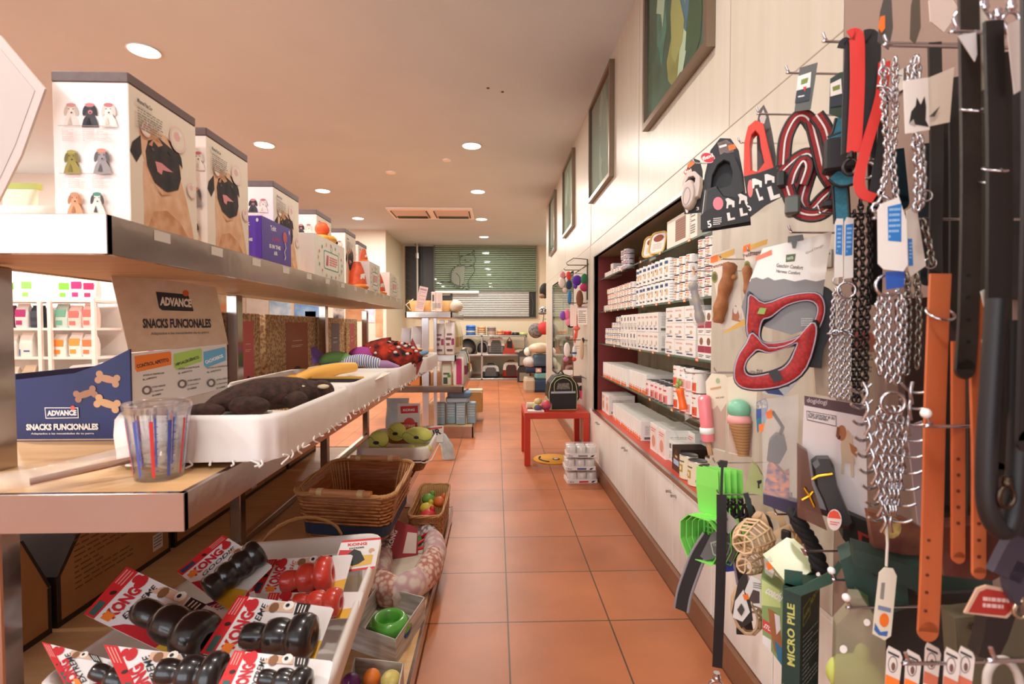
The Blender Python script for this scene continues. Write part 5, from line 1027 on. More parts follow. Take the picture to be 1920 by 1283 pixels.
t = leash_pack('small pale pink grey retractable leash pack, first of the three', fr, [(1283, 402), (1281, 372), (1284, 335), (1290, 308), (1301, 297), (1312, 301), (1317, 320), (1319, 398)], ellp(1296, 368, 13, 28, 14, 8), [(1285, 372), (1285, 345), (1294, 327), (1308, 325), (1318, 335), (1318, 352), (1314, 372), (1300, 378)], [(1291, 352), (1291, 345), (1297, 336), (1305, 334), (1309, 338), (1308, 345), (1303, 352), (1296, 354)], mat('cfc0b8', .35), BLK, ex)
f = MB(); f.M = Matrix.Translation((0, -.041, 0)); f.ring(fr.poly(ellp(1294, 372, 7, 17, 14, 8)), fr.poly(ellp(1294, 372, 5.5, 15, 14, 8)), mat('a89890', .4), 0, .001); o = f.obj('casing_emblem', t)
fr = Fr(aX(1360, 350, .645), 30)
def ex(f):
    f.flat(fr.poly([(1345, 268), (1362, 262), (1374, 270), (1376, 285), (1350, 290)]), mat('8c7c78', .5, c2='5c4c48', scale=30)); f.flat(fr.poly([(1365, 273), (1378, 270), (1380, 279), (1367, 283)]), orange); f.flat(fr.poly([(1348, 274), (1362, 270), (1363, 274), (1349, 278)]), white)
    f.flat(fr.poly(ellp(1327, 296, 14, 10, 18, 15)), mat('d8d0d0', .4)); f.flat(fr.poly(ellp(1327, 296, 12.5, 8.8, 18, 15)), redp); f.txt('flexi', fr.uv(1318, 302), fr.uv(1338, 294), .012, white, .04)
t = leash_pack('black retractable leash pack with pink button and L size marks', fr, [(1316, 436), (1315, 395), (1321, 330), (1332, 282), (1350, 259), (1370, 260), (1385, 282), (1394, 330), (1398, 365), (1404, 370), (1408, 422)], [(1319, 405), (1324, 360), (1345, 352), (1360, 372), (1385, 376), (1398, 366), (1402, 400), (1350, 428), (1325, 425)], [(1325, 372), (1328, 335), (1341, 305), (1360, 292), (1378, 296), (1390, 325), (1397, 364), (1380, 380), (1352, 378)], [(1335, 362), (1338, 335), (1348, 315), (1360, 306), (1370, 310), (1376, 330), (1372, 352), (1362, 356), (1352, 358)], mat('262424', .35), BLK, ex)
f = MB(); f.M = fr_M = Matrix.Translation((0, -.045, 0)); f.prism(fr.poly([(1318, 436), (1318, 410), (1330, 400), (1404, 368), (1408, 420)]), BLK, 0, .006); f.lay = 0
f.flat(fr.poly(ellp(1350, 388, 9.5, 12)), mat('f08490', .4)); f.txt('5', fr.uv(1332, 433), fr.uv(1339, 431), .02, white, .03); f.lines(*[fr.uv(1341, 430)[0], fr.uv(1356, 430)[0]], fr.uv(1341, 414)[1], fr.uv(1341, 428)[1], 4, white)
for cx, cy in ((1372, 388), (1395, 380)):
    f.flat(fr.poly([(cx - 9, cy - 8), (cx - 4, cy - 10), (cx + 8, cy - 4), (cx + 8, cy + 7), (cx + 4, cy + 7), (cx + 3, cy + 2), (cx - 3, cy + 3), (cx - 4, cy + 9), (cx - 7, cy + 9), (cx - 6, cy - 2)]), white); f.txt('L', fr.uv(cx - 4, cy + 32), fr.uv(cx + 9, cy + 29), .022, white, .06)
f.obj('size_panel', t)
fr = Fr(aX(1432, 330, .60), 34)
def ex(f): f.flat(fr.poly([(1424, 222), (1431, 205), (1437, 220), (1433, 232), (1427, 232)]), mat('cfc8c0', .5)); f.flat(fr.poly([(1428, 250), (1440, 240), (1452, 290), (1456, 320), (1430, 320)]), mat('5c5450', .5, c2='3c3434', scale=20))
t = leash_pack('bright red retractable leash pack on a tall grey card', fr, [(1419, 232), (1424, 206), (1432, 196), (1440, 212), (1448, 250), (1458, 310), (1462, 345), (1420, 345)], [(1404, 372), (1402, 330), (1415, 326), (1432, 332), (1456, 322), (1460, 370), (1425, 392)], [(1398, 338), (1399, 275), (1406, 246), (1420, 234), (1434, 240), (1442, 275), (1455, 328), (1430, 338)], [(1412, 332), (1410, 280), (1413, 262), (1420, 254), (1427, 262), (1430, 285), (1436, 312), (1424, 328)], mat('e04430', .35), mat('56504c', .5), ex)
f = MB(); f.M = Matrix.Translation((0, -.045, 0)); f.prism(fr.poly([(1400, 340), (1426, 334), (1466, 320), (1470, 376), (1440, 392), (1412, 413)]), BLK, 0, .006); f.lay = 0
f.flat(fr.poly(ellp(1412, 362, 5, 16)), mat('f07c74', .4)); f.txt('L', fr.uv(1428, 385), fr.uv(1436, 382), .028, white, .06); f.txt('L', fr.uv(1449, 384), fr.uv(1467, 378), .03, white, .06); f.txt('5', fr.uv(1411, 404), fr.uv(1416, 401), .022, white, .03)
for cx, cy in ((1423, 353), (1446, 345)): f.flat(fr.poly([(cx - 8, cy - 8), (cx - 3, cy - 9), (cx + 10, cy - 4), (cx + 10, cy + 7), (cx + 6, cy + 7), (cx + 5, cy + 2), (cx - 3, cy + 3), (cx - 4, cy + 9), (cx - 7, cy + 9)]), white)
f.obj('size_panel', t)
# --- red webbing harness
def harness(fr, label, loops, w, m, edge, edge2, hardware, tagd, off=0):
    t = fr.thing('dog_harness', label, 'harness'); 
    for k, lp in enumerate(loops):
        f = MB(); P3 = [V(fr.p3(x, y)) + V((0, -.008 - .01 * (k % 3) + off, 0)) for x, y in lp]; f.ribbon(P3, w, .004, m, edge)
        if edge2: f.tube([p + V((0, -.0026, 0)) for p in smooth_path(P3, 5)], .0022, edge2, n=4)
        f.obj('strap', t)
    for px, py, sx, sz, mm in hardware:
        u = fr.uv(px, py); f = MB(); f.cbox(u[0] - sx, u[0] + sx, -.045, -.002, u[1] - sz, u[1] + sz, mm, .004); f.obj('buckle', t)
    if tagd: tagd(t)
    return t
fr = Fr(aX(1512, 320, .60), 32)
def tg(t):
    f = MB(); f.prism(fr.poly([(1490, 220), (1500, 140), (1533, 130), (1520, 216)]), mat('5c605c', .5), -.03, .001); f.M = Matrix.Translation((0, -.031, 0)); f.flat(fr.poly([(1497, 156), (1521, 148), (1519, 176), (1494, 182)]), white); f.flat(fr.poly([(1503, 162), (1516, 158), (1514, 168), (1502, 172)]), mat('7c9040', .5)); f.flat(fr.poly([(1494, 184), (1520, 176), (1517, 200), (1491, 205)]), mat('2c3440', .5)); f.flat(fr.poly([(1506, 176), (1513, 174), (1509, 184)]), redp); f.lines(*[fr.uv(1497, 190)[0], fr.uv(1513, 190)[0]], fr.uv(1500, 190)[1], fr.uv(1500, 196)[1], 1, white)
    f.obj('paper_tag', t)
harness(fr, 'dark red webbing harness with white piping under a long grey tag', [[(1469, 312), (1474, 262), (1492, 226), (1510, 222), (1524, 240)], [(1522, 232), (1534, 280), (1545, 325), (1560, 350)], [(1530, 226), (1548, 255), (1556, 300)], [(1466, 326), (1492, 302), (1514, 292), (1524, 306), (1512, 345), (1504, 380), (1520, 396), (1545, 372), (1566, 354)], [(1484, 358), (1492, 330), (1506, 308), (1512, 320), (1502, 350)], [(1476, 356), (1486, 384), (1502, 405), (1534, 408), (1560, 388), (1570, 362)]], .021, RDK, black, mat('f0e4e0', .6), [(1467, 345, .008, .016, BLK), (1487, 392, .013, .018, mat('545850', .4)), (1566, 352, .008, .014, BLK), (1552, 390, .01, .008, BLK)], tg)
fr = Fr(aX(1578, 300, .62), 28)
def tg2(t):
    f = MB(); f.prism(fr.poly([(1554, 215), (1556, 150), (1574, 138), (1592, 136), (1590, 218), (1578, 225)]), mat('2c4034', .5), -.005, .001); f.M = Matrix.Translation((0, -.006, 0)); f.flat(fr.poly([(1556, 160), (1576, 150), (1578, 178), (1556, 184)]), white); f.flat(fr.poly([(1560, 166), (1574, 161), (1574, 170), (1561, 174)]), mat('7c9040', .5)); f.flat(fr.poly([(1556, 186), (1580, 180), (1580, 200), (1556, 204)]), mat('2c3440', .5)); f.obj('paper_tag', t)
harness(fr, 'teal blue webbing harness half hidden behind the red one', [[(1580, 225), (1572, 255), (1560, 268)], [(1553, 275), (1572, 268), (1590, 262)], [(1560, 335), (1575, 345), (1596, 340)], [(1574, 350), (1576, 380), (1578, 420)]], .022, mat('1c6478', .6, c2='2c7890', scale=200), black, None, [(1570, 300, .024, .028, BLK)], tg2)
# --- strap leashes
def px(fr, l, off=0): return [V(fr.p3(*p)) + V((0, off, 0)) for p in l]
def straps(label, name, cat, fr, items, grp=None, rings=(), tags=()):
    t = fr.thing(name, label, cat, grp)
    for pts, wpx, m, off in items:
        y0 = (fr.M @ V(fr.p3(*pts[0]))).y; f = MB(); f.ribbon(px(fr, pts, off), wpx / FPX * y0, .003, m); f.obj('strap', t)
    for x, y, r, m in rings:
        y0 = (fr.M @ V(fr.p3(x, y))).y; c = V(fr.p3(x, y)); rr = r / FPX * y0; f = MB(); f.tube([c + V((rr * math.cos(a), -.012, rr * math.sin(a))) for a in [2 * PI * k / 16 for k in range(16)]], rr * .17, m, closed=True); f.obj('metal_ring', t)
    for poly, m, off in tags:
        f = MB(); f.prism(fr.poly(poly), m, off, .001); f.lay = 2; f.M = Matrix.Translation((0, off, 0)); q = fr.poly(poly); x0, x1 = min(p[0] for p in q), max(p[0] for p in q); z0, z1 = min(p[1] for p in q), max(p[1] for p in q)
        f.lines(x0 * .7 + x1 * .3, x0 * .3 + x1 * .7, z0 * .4 + z1 * .6, z0 * .7 + z1 * .3, 4, grey); f.obj('paper_tag', t)
    return t
def clip(f, fr, x, y, s, m, off=-.01):
    c = V(fr.p3(x, y)) + V((0, off, 0)); k = s / FPX * (fr.M @ c).y; f.tube([c + V((k * .35 * math.sin(a), 0, -k * .5 + k * .45 * math.cos(a))) for a in [2 * PI * j / 14 for j in range(14)]], k * .09, m, closed=True, n=6); f.cyl(c, c + V((0, 0, k * .35)), k * .16, m, n=8); f.sph(c + V((0, 0, k * .1)), k * .2, m, 8, 6)
fr = Fr(aX(1612, 200, .57), 22)
t = straps('bright red nylon leash folded over the long hook, with a loop', 'strap_leash', 'leash', fr, [([(1590, 76), (1598, 73), (1603, 90), (1603, 180), (1597, 290)], 23, mat('d8342c', .6), -.012), ([(1650, 128), (1644, 190), (1618, 280), (1604, 340), (1610, 368), (1632, 378)], 18, mat('d8342c', .6), -.02)])
f = MB(); clip(f, fr, 1592, 300, 34, GM); f.obj('swivel_clip', t)
t = straps('black nylon leash folded over the same hook as the red one', 'strap_leash', 'leash', fr, [([(1576, 90), (1582, 78), (1590, 90), (1586, 200), (1584, 290)], 12, BLK, .0), ([(1618, 74), (1630, 74), (1634, 100), (1630, 200), (1624, 300)], 26, BLK, -.006), ([(1652, 180), (1650, 260), (1640, 320), (1634, 372)], 15, BLK, -.012)])
f = MB(); clip(f, fr, 1624, 306, 34, steel); f.obj('swivel_clip', t)
# --- chain collars
CH = mat('c8c8cc', .22, 1)
def chain_thing(label, fr, runs, r, m=CH, rings=(), tags=(), name='chain_collar', extra=None):
    t = fr.thing(name, label, 'chain', 'metal chain collars on the wall'); f = MB()
    for k, run in enumerate(runs): chain(f, px(fr, run, -.004 * (k % 3)), r, m)
    f.obj('chain', t)
    for x, y, rp, mm in rings:
        c = V(fr.p3(x, y)); rr = rp / FPX * (fr.M @ c).y; f = MB(); f.tube([c + V((rr * math.cos(a), -.008, rr * math.sin(a))) for a in [2 * PI * k / 16 for k in range(16)]], rr * .16, mm, closed=True); f.obj('metal_ring', t)
    for poly, m1, blue_poly, off in tags:
        f = MB(); f.prism(fr.poly(poly), m1, off, .0012); f.M = Matrix.Translation((0, off, 0))
        if blue_poly: f.flat(fr.poly(blue_poly), mat('2c7cc8', .4)); q = fr.poly(blue_poly); f.lines(min(p[0] for p in q) + .002, max(p[0] for p in q) - .002, max(p[1] for p in q) - .004, min(p[1] for p in q) + .004, 6, mat('a0c4e8', .5))
        f.obj('paper_tag', t)
    return t
fr = Fr(aX(1665, 250, .565), 15)
t = chain_thing('long chrome chain collar pair hanging from the topmost dark tag', fr, [[(1656, 120), (1658, 200), (1664, 300), (1650, 372)], [(1676, 118), (1676, 220), (1672, 300), (1680, 385)], [(1648, 170), (1660, 176), (1664, 185)]], .0065, rings=((1653, 140, 9, CH), (1660, 186, 9, CH)), tags=(([(1640, 85), (1644, 30), (1652, 0), (1664, -20), (1668, 60), (1660, 100)], mat('54504c', .4), None, -.01), ([(1640, 60), (1644, 40), (1652, 38), (1652, 62), (1646, 70)], orange, None, -.012)))
fr = Fr(aX(1715, 250, .56), 12)
t = chain_thing('chrome chain collar behind the card with the dark dog portrait', fr, [[(1712, 115), (1706, 150), (1712, 168)], [(1716, 118), (1718, 160)], [(1710, 262), (1716, 330), (1712, 400)], [(1726, 265), (1730, 330), (1728, 380)]], .0075, rings=((1730, 370, 10, CH),), tags=(([(1698, 80), (1700, 20), (1706, -10), (1716, -10), (1718, 60), (1708, 90)], mat('5c5448', .4), None, -.01),))
t = fr.thing('product_card', 'cream card with a pointed eared black dog portrait among the chains', 'card'); f = MB(); f.prism(fr.poly([(1676, 166), (1721, 160), (1724, 255), (1680, 262)]), mat('e8e0d8', .5), -.022, .001); f.prism(fr.poly([(1721, 160), (1770, 140), (1762, 240), (1724, 248)]), mat('dcd0c0', .5), -.02, .001); f.M = Matrix.Translation((0, -.0222, 0))
f.flat(fr.poly([(1686, 244), (1690, 222), (1698, 212), (1700, 196), (1707, 210), (1714, 194), (1717, 214), (1716, 238), (1722, 250)]), mat('242220', .5)); f.flat(fr.poly([(1686, 244), (1694, 236), (1698, 250)]), mat('b0a8a0', .5)); f.flat(fr.poly([(1722, 232), (1742, 212), (1732, 232)]), mat('4c4844', .5)); f.obj('card', t)
fr = Fr(aX(1580, 560, .60), 22)
chain_thing('silver chain collar hanging below the first narrow blue tag', fr, [[(1566, 545), (1560, 600), (1558, 680), (1558, 742)], [(1574, 545), (1570, 610), (1568, 680), (1567, 744)]], .005, rings=((1570, 527, 9, CH),), tags=(([(1563, 420), (1566, 412), (1578, 412), (1578, 520), (1562, 522)], mat('e4e0dc', .4), [(1565, 424), (1577, 424), (1576, 480), (1564, 478)], -.01),))
chain_thing('silver chain collar hanging below the second narrow blue tag, with a big ring', fr, [[(1582, 560), (1580, 620), (1580, 690), (1579, 745)], [(1594, 560), (1592, 630), (1590, 690), (1588, 746)], [(1556, 625), (1580, 622), (1598, 630)]], .006, rings=((1585, 545, 15, CH),), tags=(([(1580, 418), (1584, 410), (1597, 412), (1596, 522), (1579, 524)], mat('e4e0dc', .4), [(1582, 424), (1596, 422), (1594, 480), (1581, 482)], -.012),))
fr = Fr(aX(1620, 560, .64), 20)
chain_thing('dark gunmetal chain bundle between the narrow and the big blue tags', fr, [[(1602, 400), (1604, 500), (1600, 620), (1602, 750)], [(1612, 380), (1616, 500), (1612, 620), (1608, 752)], [(1626, 395), (1628, 500), (1622, 620), (1620, 740)]], .0065, GM)
fr = Fr(aX(1665, 600, .55), 15)
t = chain_thing('heavy chrome chain collar under the big blue and white tag', fr, [[(1650, 560), (1646, 620), (1650, 700)], [(1662, 560), (1662, 640), (1664, 715)], [(1682, 560), (1680, 620), (1676, 712)], [(1694, 570), (1694, 640), (1690, 700)], [(1640, 390), (1650, 372), (1668, 380)]], .0075, rings=((1659, 536, 20, CH),), tags=(([(1633, 400), (1640, 388), (1672, 376), (1686, 420), (1688, 500), (1680, 512), (1644, 508), (1634, 498)], mat('ece6e0', .4), [(1651, 394), (1676, 388), (1676, 458), (1652, 456)], -.02), ([(1650, 512), (1686, 510), (1684, 540), (1652, 545)], mat('2c58b0', .4), None, -.016)))
chain_thing('chain collar with a tilted blue striped tag behind the heavy one', Fr(aX(1710, 450, .58), 12), [[(1700, 520), (1705, 600), (1700, 700)], [(1716, 520), (1720, 590), (1716, 690)], [(1726, 420), (1736, 460), (1742, 500)]], .0065, mat('8c8880', .25, 1), rings=((1738, 495, 10, CH),), tags=(([(1692, 398), (1710, 388), (1728, 500), (1700, 520), (1694, 500)], mat('d8cfc4', .4), [(1694, 450), (1702, 450), (1704, 500), (1696, 500)], -.01),))
# pronged training collar
fr = Fr(aX(1660, 850, .55), 15); t = fr.thing('prong_collar', 'chrome pronged training collar with many curved spikes and a centre ring', 'collar')
f = MB(); rnd = random.Random(9)
for side in (-1, 1):
    for k in range(9):
        q = k / 8; x = 1660 + side * (40 - 30 * q ** 1.6) + (8 if side > 0 else -4) * (1 - q); y = 735 + 240 * q; c = V(fr.p3(x, y)); k_ = .0011
        f.tube(smooth_path([c + V((-side * .012, .0, .012)), c, c + V((side * .012, -.01, .001)), c + V((side * .02, -.014, .007))], 4), .0022, CH, n=5); f.tube(smooth_path([c + V((0, -.004, .014)), c + V((-side * .004, -.008, 0)), c + V((0, -.004, -.016))], 3), .0026, CH, n=5)
f.obj('prong_link', t)
f = MB()
for x0, x1 in ((1642, 1652), (1656, 1660), (1668, 1664), (1680, 1668)): chain(f, px(fr, [(x0, 770), (x0 + 2, 860), (x1, 960)], -.01), .0085, CH, .0017)
f.obj('chain', t)
for x, y, r in ((1661, 752, 20), (1645, 774, 13)):
    c = V(fr.p3(x, y)); rr = r / FPX * (fr.M @ c).y; f = MB(); f.tube([c + V((rr * math.cos(a), -.02, rr * math.sin(a))) for a in [2 * PI * k / 18 for k in range(18)]], rr * .16, CH, closed=True); f.obj('metal_ring', t)
f = MB(); f.tube(px(fr, [(1662, 975), (1664, 1020), (1662, 1062)]), .0018, mat('d8d0c4', .6)); f.obj('string', t)
f = MB(); f.prism(fr.poly([(1646, 1072), (1656, 1062), (1672, 1064), (1679, 1078), (1668, 1190), (1656, 1198), (1634, 1186), (1637, 1150)]), mat('e4dcc8', .5), -.004, .001); f.M = Matrix.Translation((0, -.004, 0)); f.flat(fr.poly([(1650, 1090), (1657, 1090), (1654, 1122), (1647, 1120)]), mat('8c8880', .5)); f.flat(fr.poly([(1644, 1132), (1668, 1138), (1667, 1146), (1643, 1140)]), mat('7c88a8', .5)); f.flat(fr.poly(ellp(1655, 1160, 9, 13)), orange); f.flat(fr.poly([(1638, 1165), (1648, 1182), (1662, 1180), (1660, 1190), (1645, 1188), (1636, 1178)]), mat('3c6cb0', .5)); f.obj('paper_tag', t)
# --- leather belts and leashes
TAN = mat('c4683c', .45, c2='b85c34', scale=30, stretch=(1, 1, .2)); DL = mat('2c241e', .45, c2='241c18', scale=20, bump=.2, bscale=80); DO = mat('38362a', .5)
def belt(label, X, yaw, pts, wpx, m, holes=(), rings=(), tags=(), nm='leather_leash', cat='leash', off=0):
    fr = Fr(aX(pts[0][0], (pts[0][1] + pts[-1][1]) / 2, X), yaw); t = fr.thing(nm, label, cat)
    y0 = fr.O.y; w = wpx / FPX * y0; f = MB(); P = px(fr, pts, off); f.ribbon(P, w, .004, m); e = P[-1]; f.prism(ell(e.x, e.z, w / 2, w * .55, 16), m, e.y - .002, .004); f.obj('strap', t)
    f = MB()
    for x, y in holes: c = V(fr.p3(x, y)); f.prism(ell(c.x, c.z, .0022, .0022, 8), mat('5c2c18' if m is TAN else '0c0a08', .6), off - .0026, .0006)
    if holes: f.obj('punched_hole', t)
    for x, y, r in rings:
        c = V(fr.p3(x, y)); rr = r / FPX * y0; f = MB(); f.tube([c + V((rr * math.cos(a), off - .004 + .012 * math.sin(a), rr * .6 * math.sin(a))) for a in [2 * PI * k / 16 for k in range(16)]], rr * .13, chrome, closed=True); f.obj('metal_ring', t)
    for poly, mm in tags: f = MB(); f.prism(fr.poly(poly), mm, off - .012, .001); f.obj('paper_tag', t)
    return t
belt('wide tan leather collar strap hanging lowest, with punched holes', .555, 8, [(1752, 515), (1748, 600), (1742, 760), (1738, 950), (1733, 1100), (1729, 1175)], 36, TAN, [(1729, 1006), (1727, 1038), (1726, 1070), (1725, 1102), (1723, 1136)], [(1748, 588, 22)], off=-.01)
belt('shorter tan leather strap beside the widest one, longer end in front', .55, 8, [(1806, 560), (1808, 700), (1812, 850), (1812, 1000), (1812, 1060)], 22, TAN, [(1810, 880 + 30 * k) for k in range(6)], off=-.018)
belt('short tan leather strap tucked behind its longer twin', .56, 8, [(1796, 640), (1796, 800), (1796, 950), (1796, 1045)], 22, TAN, [(1794, 860 + 30 * k) for k in range(5)])
belt('dark brown leather leash with a steel ring, hanging left of the tan twins', .53, 5, [(1788, -20), (1790, 120), (1793, 300), (1792, 450), (1788, 600), (1782, 690)], 34, DL, [(1786, 520 + 40 * k) for k in range(4)], [(1793, 222, 18)], [([(1754, 96), (1786, 86), (1788, 130), (1784, 142)], mat('d8d0cc', .5))], off=-.02)
belt('dark olive leather leash close to the brown one', .545, 5, [(1820, 80), (1822, 260), (1826, 420), (1824, 560)], 22, DO, (), (), [([(1806, 0), (1860, 88), (1874, 150), (1812, 186)], mat('d4c8b4', .55))])
belt('black leather leash with a white flag tag near the top', .53, 3, [(1862, 40), (1868, 300), (1866, 560), (1862, 760)], 34, mat('1c1a1a', .45), (), [(1858, 320, 16)], [([(1868, 60), (1905, 40), (1908, 170), (1882, 186)], mat('dcd4d0', .55))])
belt('broad black leather leash next to the picture edge', .52, 0, [(1905, -20), (1908, 300), (1902, 600), (1896, 820)], 40, mat('201e20', .4), (), (), (), off=-.015)
belt('black strap behind the broad leather leash', .56, 0, [(1880, 100), (1885, 400), (1880, 640), (1870, 880)], 26, mat('14120f', .5), (), [(1848, 345, 12)], [([(1820, 548), (1858, 532), (1862, 570), (1836, 645), (1822, 640), (1832, 600)], mat('d0c4b4', .6))])
fr = Fr(aX(1885, 880, .53), 0); t = fr.thing('rope_leash', 'thick black round leash curling into a loop at the lower end', 'leash'); f = MB(); f.tube(smooth_path(px(fr, [(1868, 560), (1858, 720), (1850, 860), (1852, 950), (1872, 992), (1892, 985), (1905, 920), (1912, 780), (1915, 600)])), .0095, mat('1e1c1e', .5), n=10); f.obj('rope', t); f = MB(); clip(f, fr, 1870, 905, 46, mat('54483c', .3, .9)); f.obj('swivel_clip', t)
for k, (x, y) in enumerate(((1795, 22), (1830, 30), (1855, 45), (1880, 30))):
    fr = Fr(aX(x, y, .55), 5); t = fr.thing('swivel_clip', ('chrome swivel clip at the top of the dark brown leash', 'chrome swivel clip above the cream flag tag', 'chrome swivel clip between the two flag tags', 'chrome swivel clip above the white flag tag')[k], 'clip'); f = MB(); clip(f, fr, x, y, 46, chrome); f.obj('hook', t)
fr = Fr(aX(1700, 45, .62), 10); f = MB(); f.prism(fr.poly([(1742, 0), (1775, -20), (1800, 20), (1770, 60), (1745, 40)]), mat('d8c4b8', .5), 0, .002); fr.single(f, 'folded_card', 'crumpled pale card at the top beside the leather leashes', 'card')
# --- big red harness on its white card
fr = Fr(aX(1468, 600, .60), 30); t = fr.thing('dog_harness', 'big padded red harness on a white and grey card', 'harness')
f = MB(); f.prism(fr.poly([(1430, 466), (1560, 434), (1544, 543), (1405, 528)]), mat('f0e8dc', .25, coat=.5), .0, .002); f.M = Matrix.Translation((0, 0, 0)); f.flat(fr.poly([(1408, 523), (1418, 520), (1430, 524), (1440, 520), (1452, 526), (1470, 523), (1490, 528), (1510, 524), (1530, 528), (1547, 524), (1540, 565), (1400, 560)]), mat('86807e', .4)); f.prism(fr.poly([(1405, 528), (1544, 543), (1540, 610), (1484, 628), (1440, 615), (1398, 600), (1390, 575)]), mat('7c7674', .35), 0, .002)
f.flat(fr.poly([(1417, 482), (1447, 468), (1448, 478), (1416, 490)]), mat('ec8464', .5)); f.flat(fr.poly([(1474, 478), (1492, 476), (1490, 490), (1473, 492)]), mat('5c7440', .5)); f.txt('HUNTER', fr.uv(1476, 488), fr.uv(1488, 486), .006, white); f.txt('Geschirr Comfort', fr.uv(1455, 501), fr.uv(1505, 506), .008, mat('6c5c4c', .5)); f.txt('Harness Comfort', fr.uv(1455, 511), fr.uv(1500, 516), .007, mat('6c5c4c', .5)); f.txt('Good Design', fr.uv(1512, 478), fr.uv(1545, 463), .006, mat('8c8478', .5), 0, .4)
f.lines(fr.uv(1502, 600)[0], fr.uv(1524, 600)[0], fr.uv(1510, 596)[1], fr.uv(1510, 612)[1], 4, mat('c8c4c0', .5)); f.obj('card', t)
f = MB(); f.prism(fr.poly([(1477, 445), (1505, 441), (1507, 450), (1495, 452), (1492, 466), (1486, 466), (1484, 454), (1477, 456)]), mat('5c5c58', .4), -.01, .006); f.obj('hanger_clip', t)
RM = mat('b02420', .65, c2='961c1a', scale=160, kind='voronoi', bump=.3); PIP = mat('b0a8b8', .4)
def pad(poly_o, poly_i, dep, bulge, nm):
    o, i = fr.poly(poly_o), fr.poly(poly_i); n = len(o); f = MB()
    def mixp(k): return [(a[0] * (1 - k) + b[0] * k, a[1] * (1 - k) + b[1] * k) for a, b in zip(o, i)]
    rings = [[(p[0], dep + y, p[1]) for p in mixp(k)] for k, y in ((0, .004), (.0, -.004), (.12, -.008), (.3, -.008 - bulge), (.7, -.008 - bulge), (.88, -.008), (1, -.004), (1, .004))]
    f.loft(rings[0:3], BLK, caps=False, smooth=True); f.loft(rings[2:6], RM, caps=False, smooth=True); f.loft(rings[5:8], BLK, caps=False, smooth=True); f.loft([rings[7], rings[0]], BLK, caps=False); f.obj(nm, t)
    for k in (.12, .88): g = MB(); g.tube([V((p[0], dep - .0085, p[1])) for p in mixp(k)], .0018, PIP, closed=True, n=4); g.obj('piping', t)
def spl(l, n=3): return [(p.x, p.y) for p in smooth_path([(x, y, 0) for x, y in l], n, True)]
pad(spl([(1404, 546), (1432, 566), (1480, 552), (1530, 548), (1546, 566), (1544, 600), (1520, 640), (1480, 652), (1440, 656), (1412, 648), (1398, 620), (1400, 575)]), spl([(1436, 606), (1448, 598), (1474, 576), (1508, 566), (1528, 572), (1530, 590), (1514, 618), (1482, 636), (1452, 642), (1434, 640), (1428, 632), (1430, 616)]), -.002, .004, 'neck_pad')
pad(spl([(1412, 620), (1440, 650), (1490, 640), (1525, 600), (1536, 620), (1516, 690), (1478, 722), (1430, 732), (1392, 728), (1376, 708), (1382, 670), (1400, 640)]), spl([(1424, 660), (1444, 662), (1472, 652), (1490, 648), (1484, 662), (1476, 676), (1462, 688), (1430, 698), (1408, 700), (1400, 690), (1404, 676), (1414, 666)]), -.014, .004, 'chest_pad')
f = MB(); f.prism(fr.poly([(1426, 578), (1438, 579), (1434, 590), (1421, 589)]), mat('8cac4c', .5), -.03, .003); f.obj('badge', t)
f = MB(); f.ribbon(px(fr, [(1535, 548), (1550, 560), (1548, 610), (1530, 650), (1525, 690)], .01), .03, .006, BLK); f.obj('strap', t)
f = MB(); f.ribbon(px(fr, [(1449, 692), (1460, 712)], -.028), .018, .004, BLK); f.obj('strap', t)
fr = Fr(aX(1458, 725, .63), 25); f = MB(); f.prism(fr.poly([(1420, 722), (1495, 700), (1500, 712), (1470, 745), (1430, 738)]), mat('d8dce0', .4), 0, .001); f.flat(fr.poly([(1424, 724), (1450, 718), (1470, 742), (1440, 738)]), mat('3c4c88', .5)); f.lines(*[fr.uv(1455, 720)[0], fr.uv(1480, 720)[0]], fr.uv(1460, 714)[1], fr.uv(1460, 726)[1], 3, grey); fr.single(f, 'paper_tag', 'white and navy paper tag sticking out below the big red harness', 'tag')
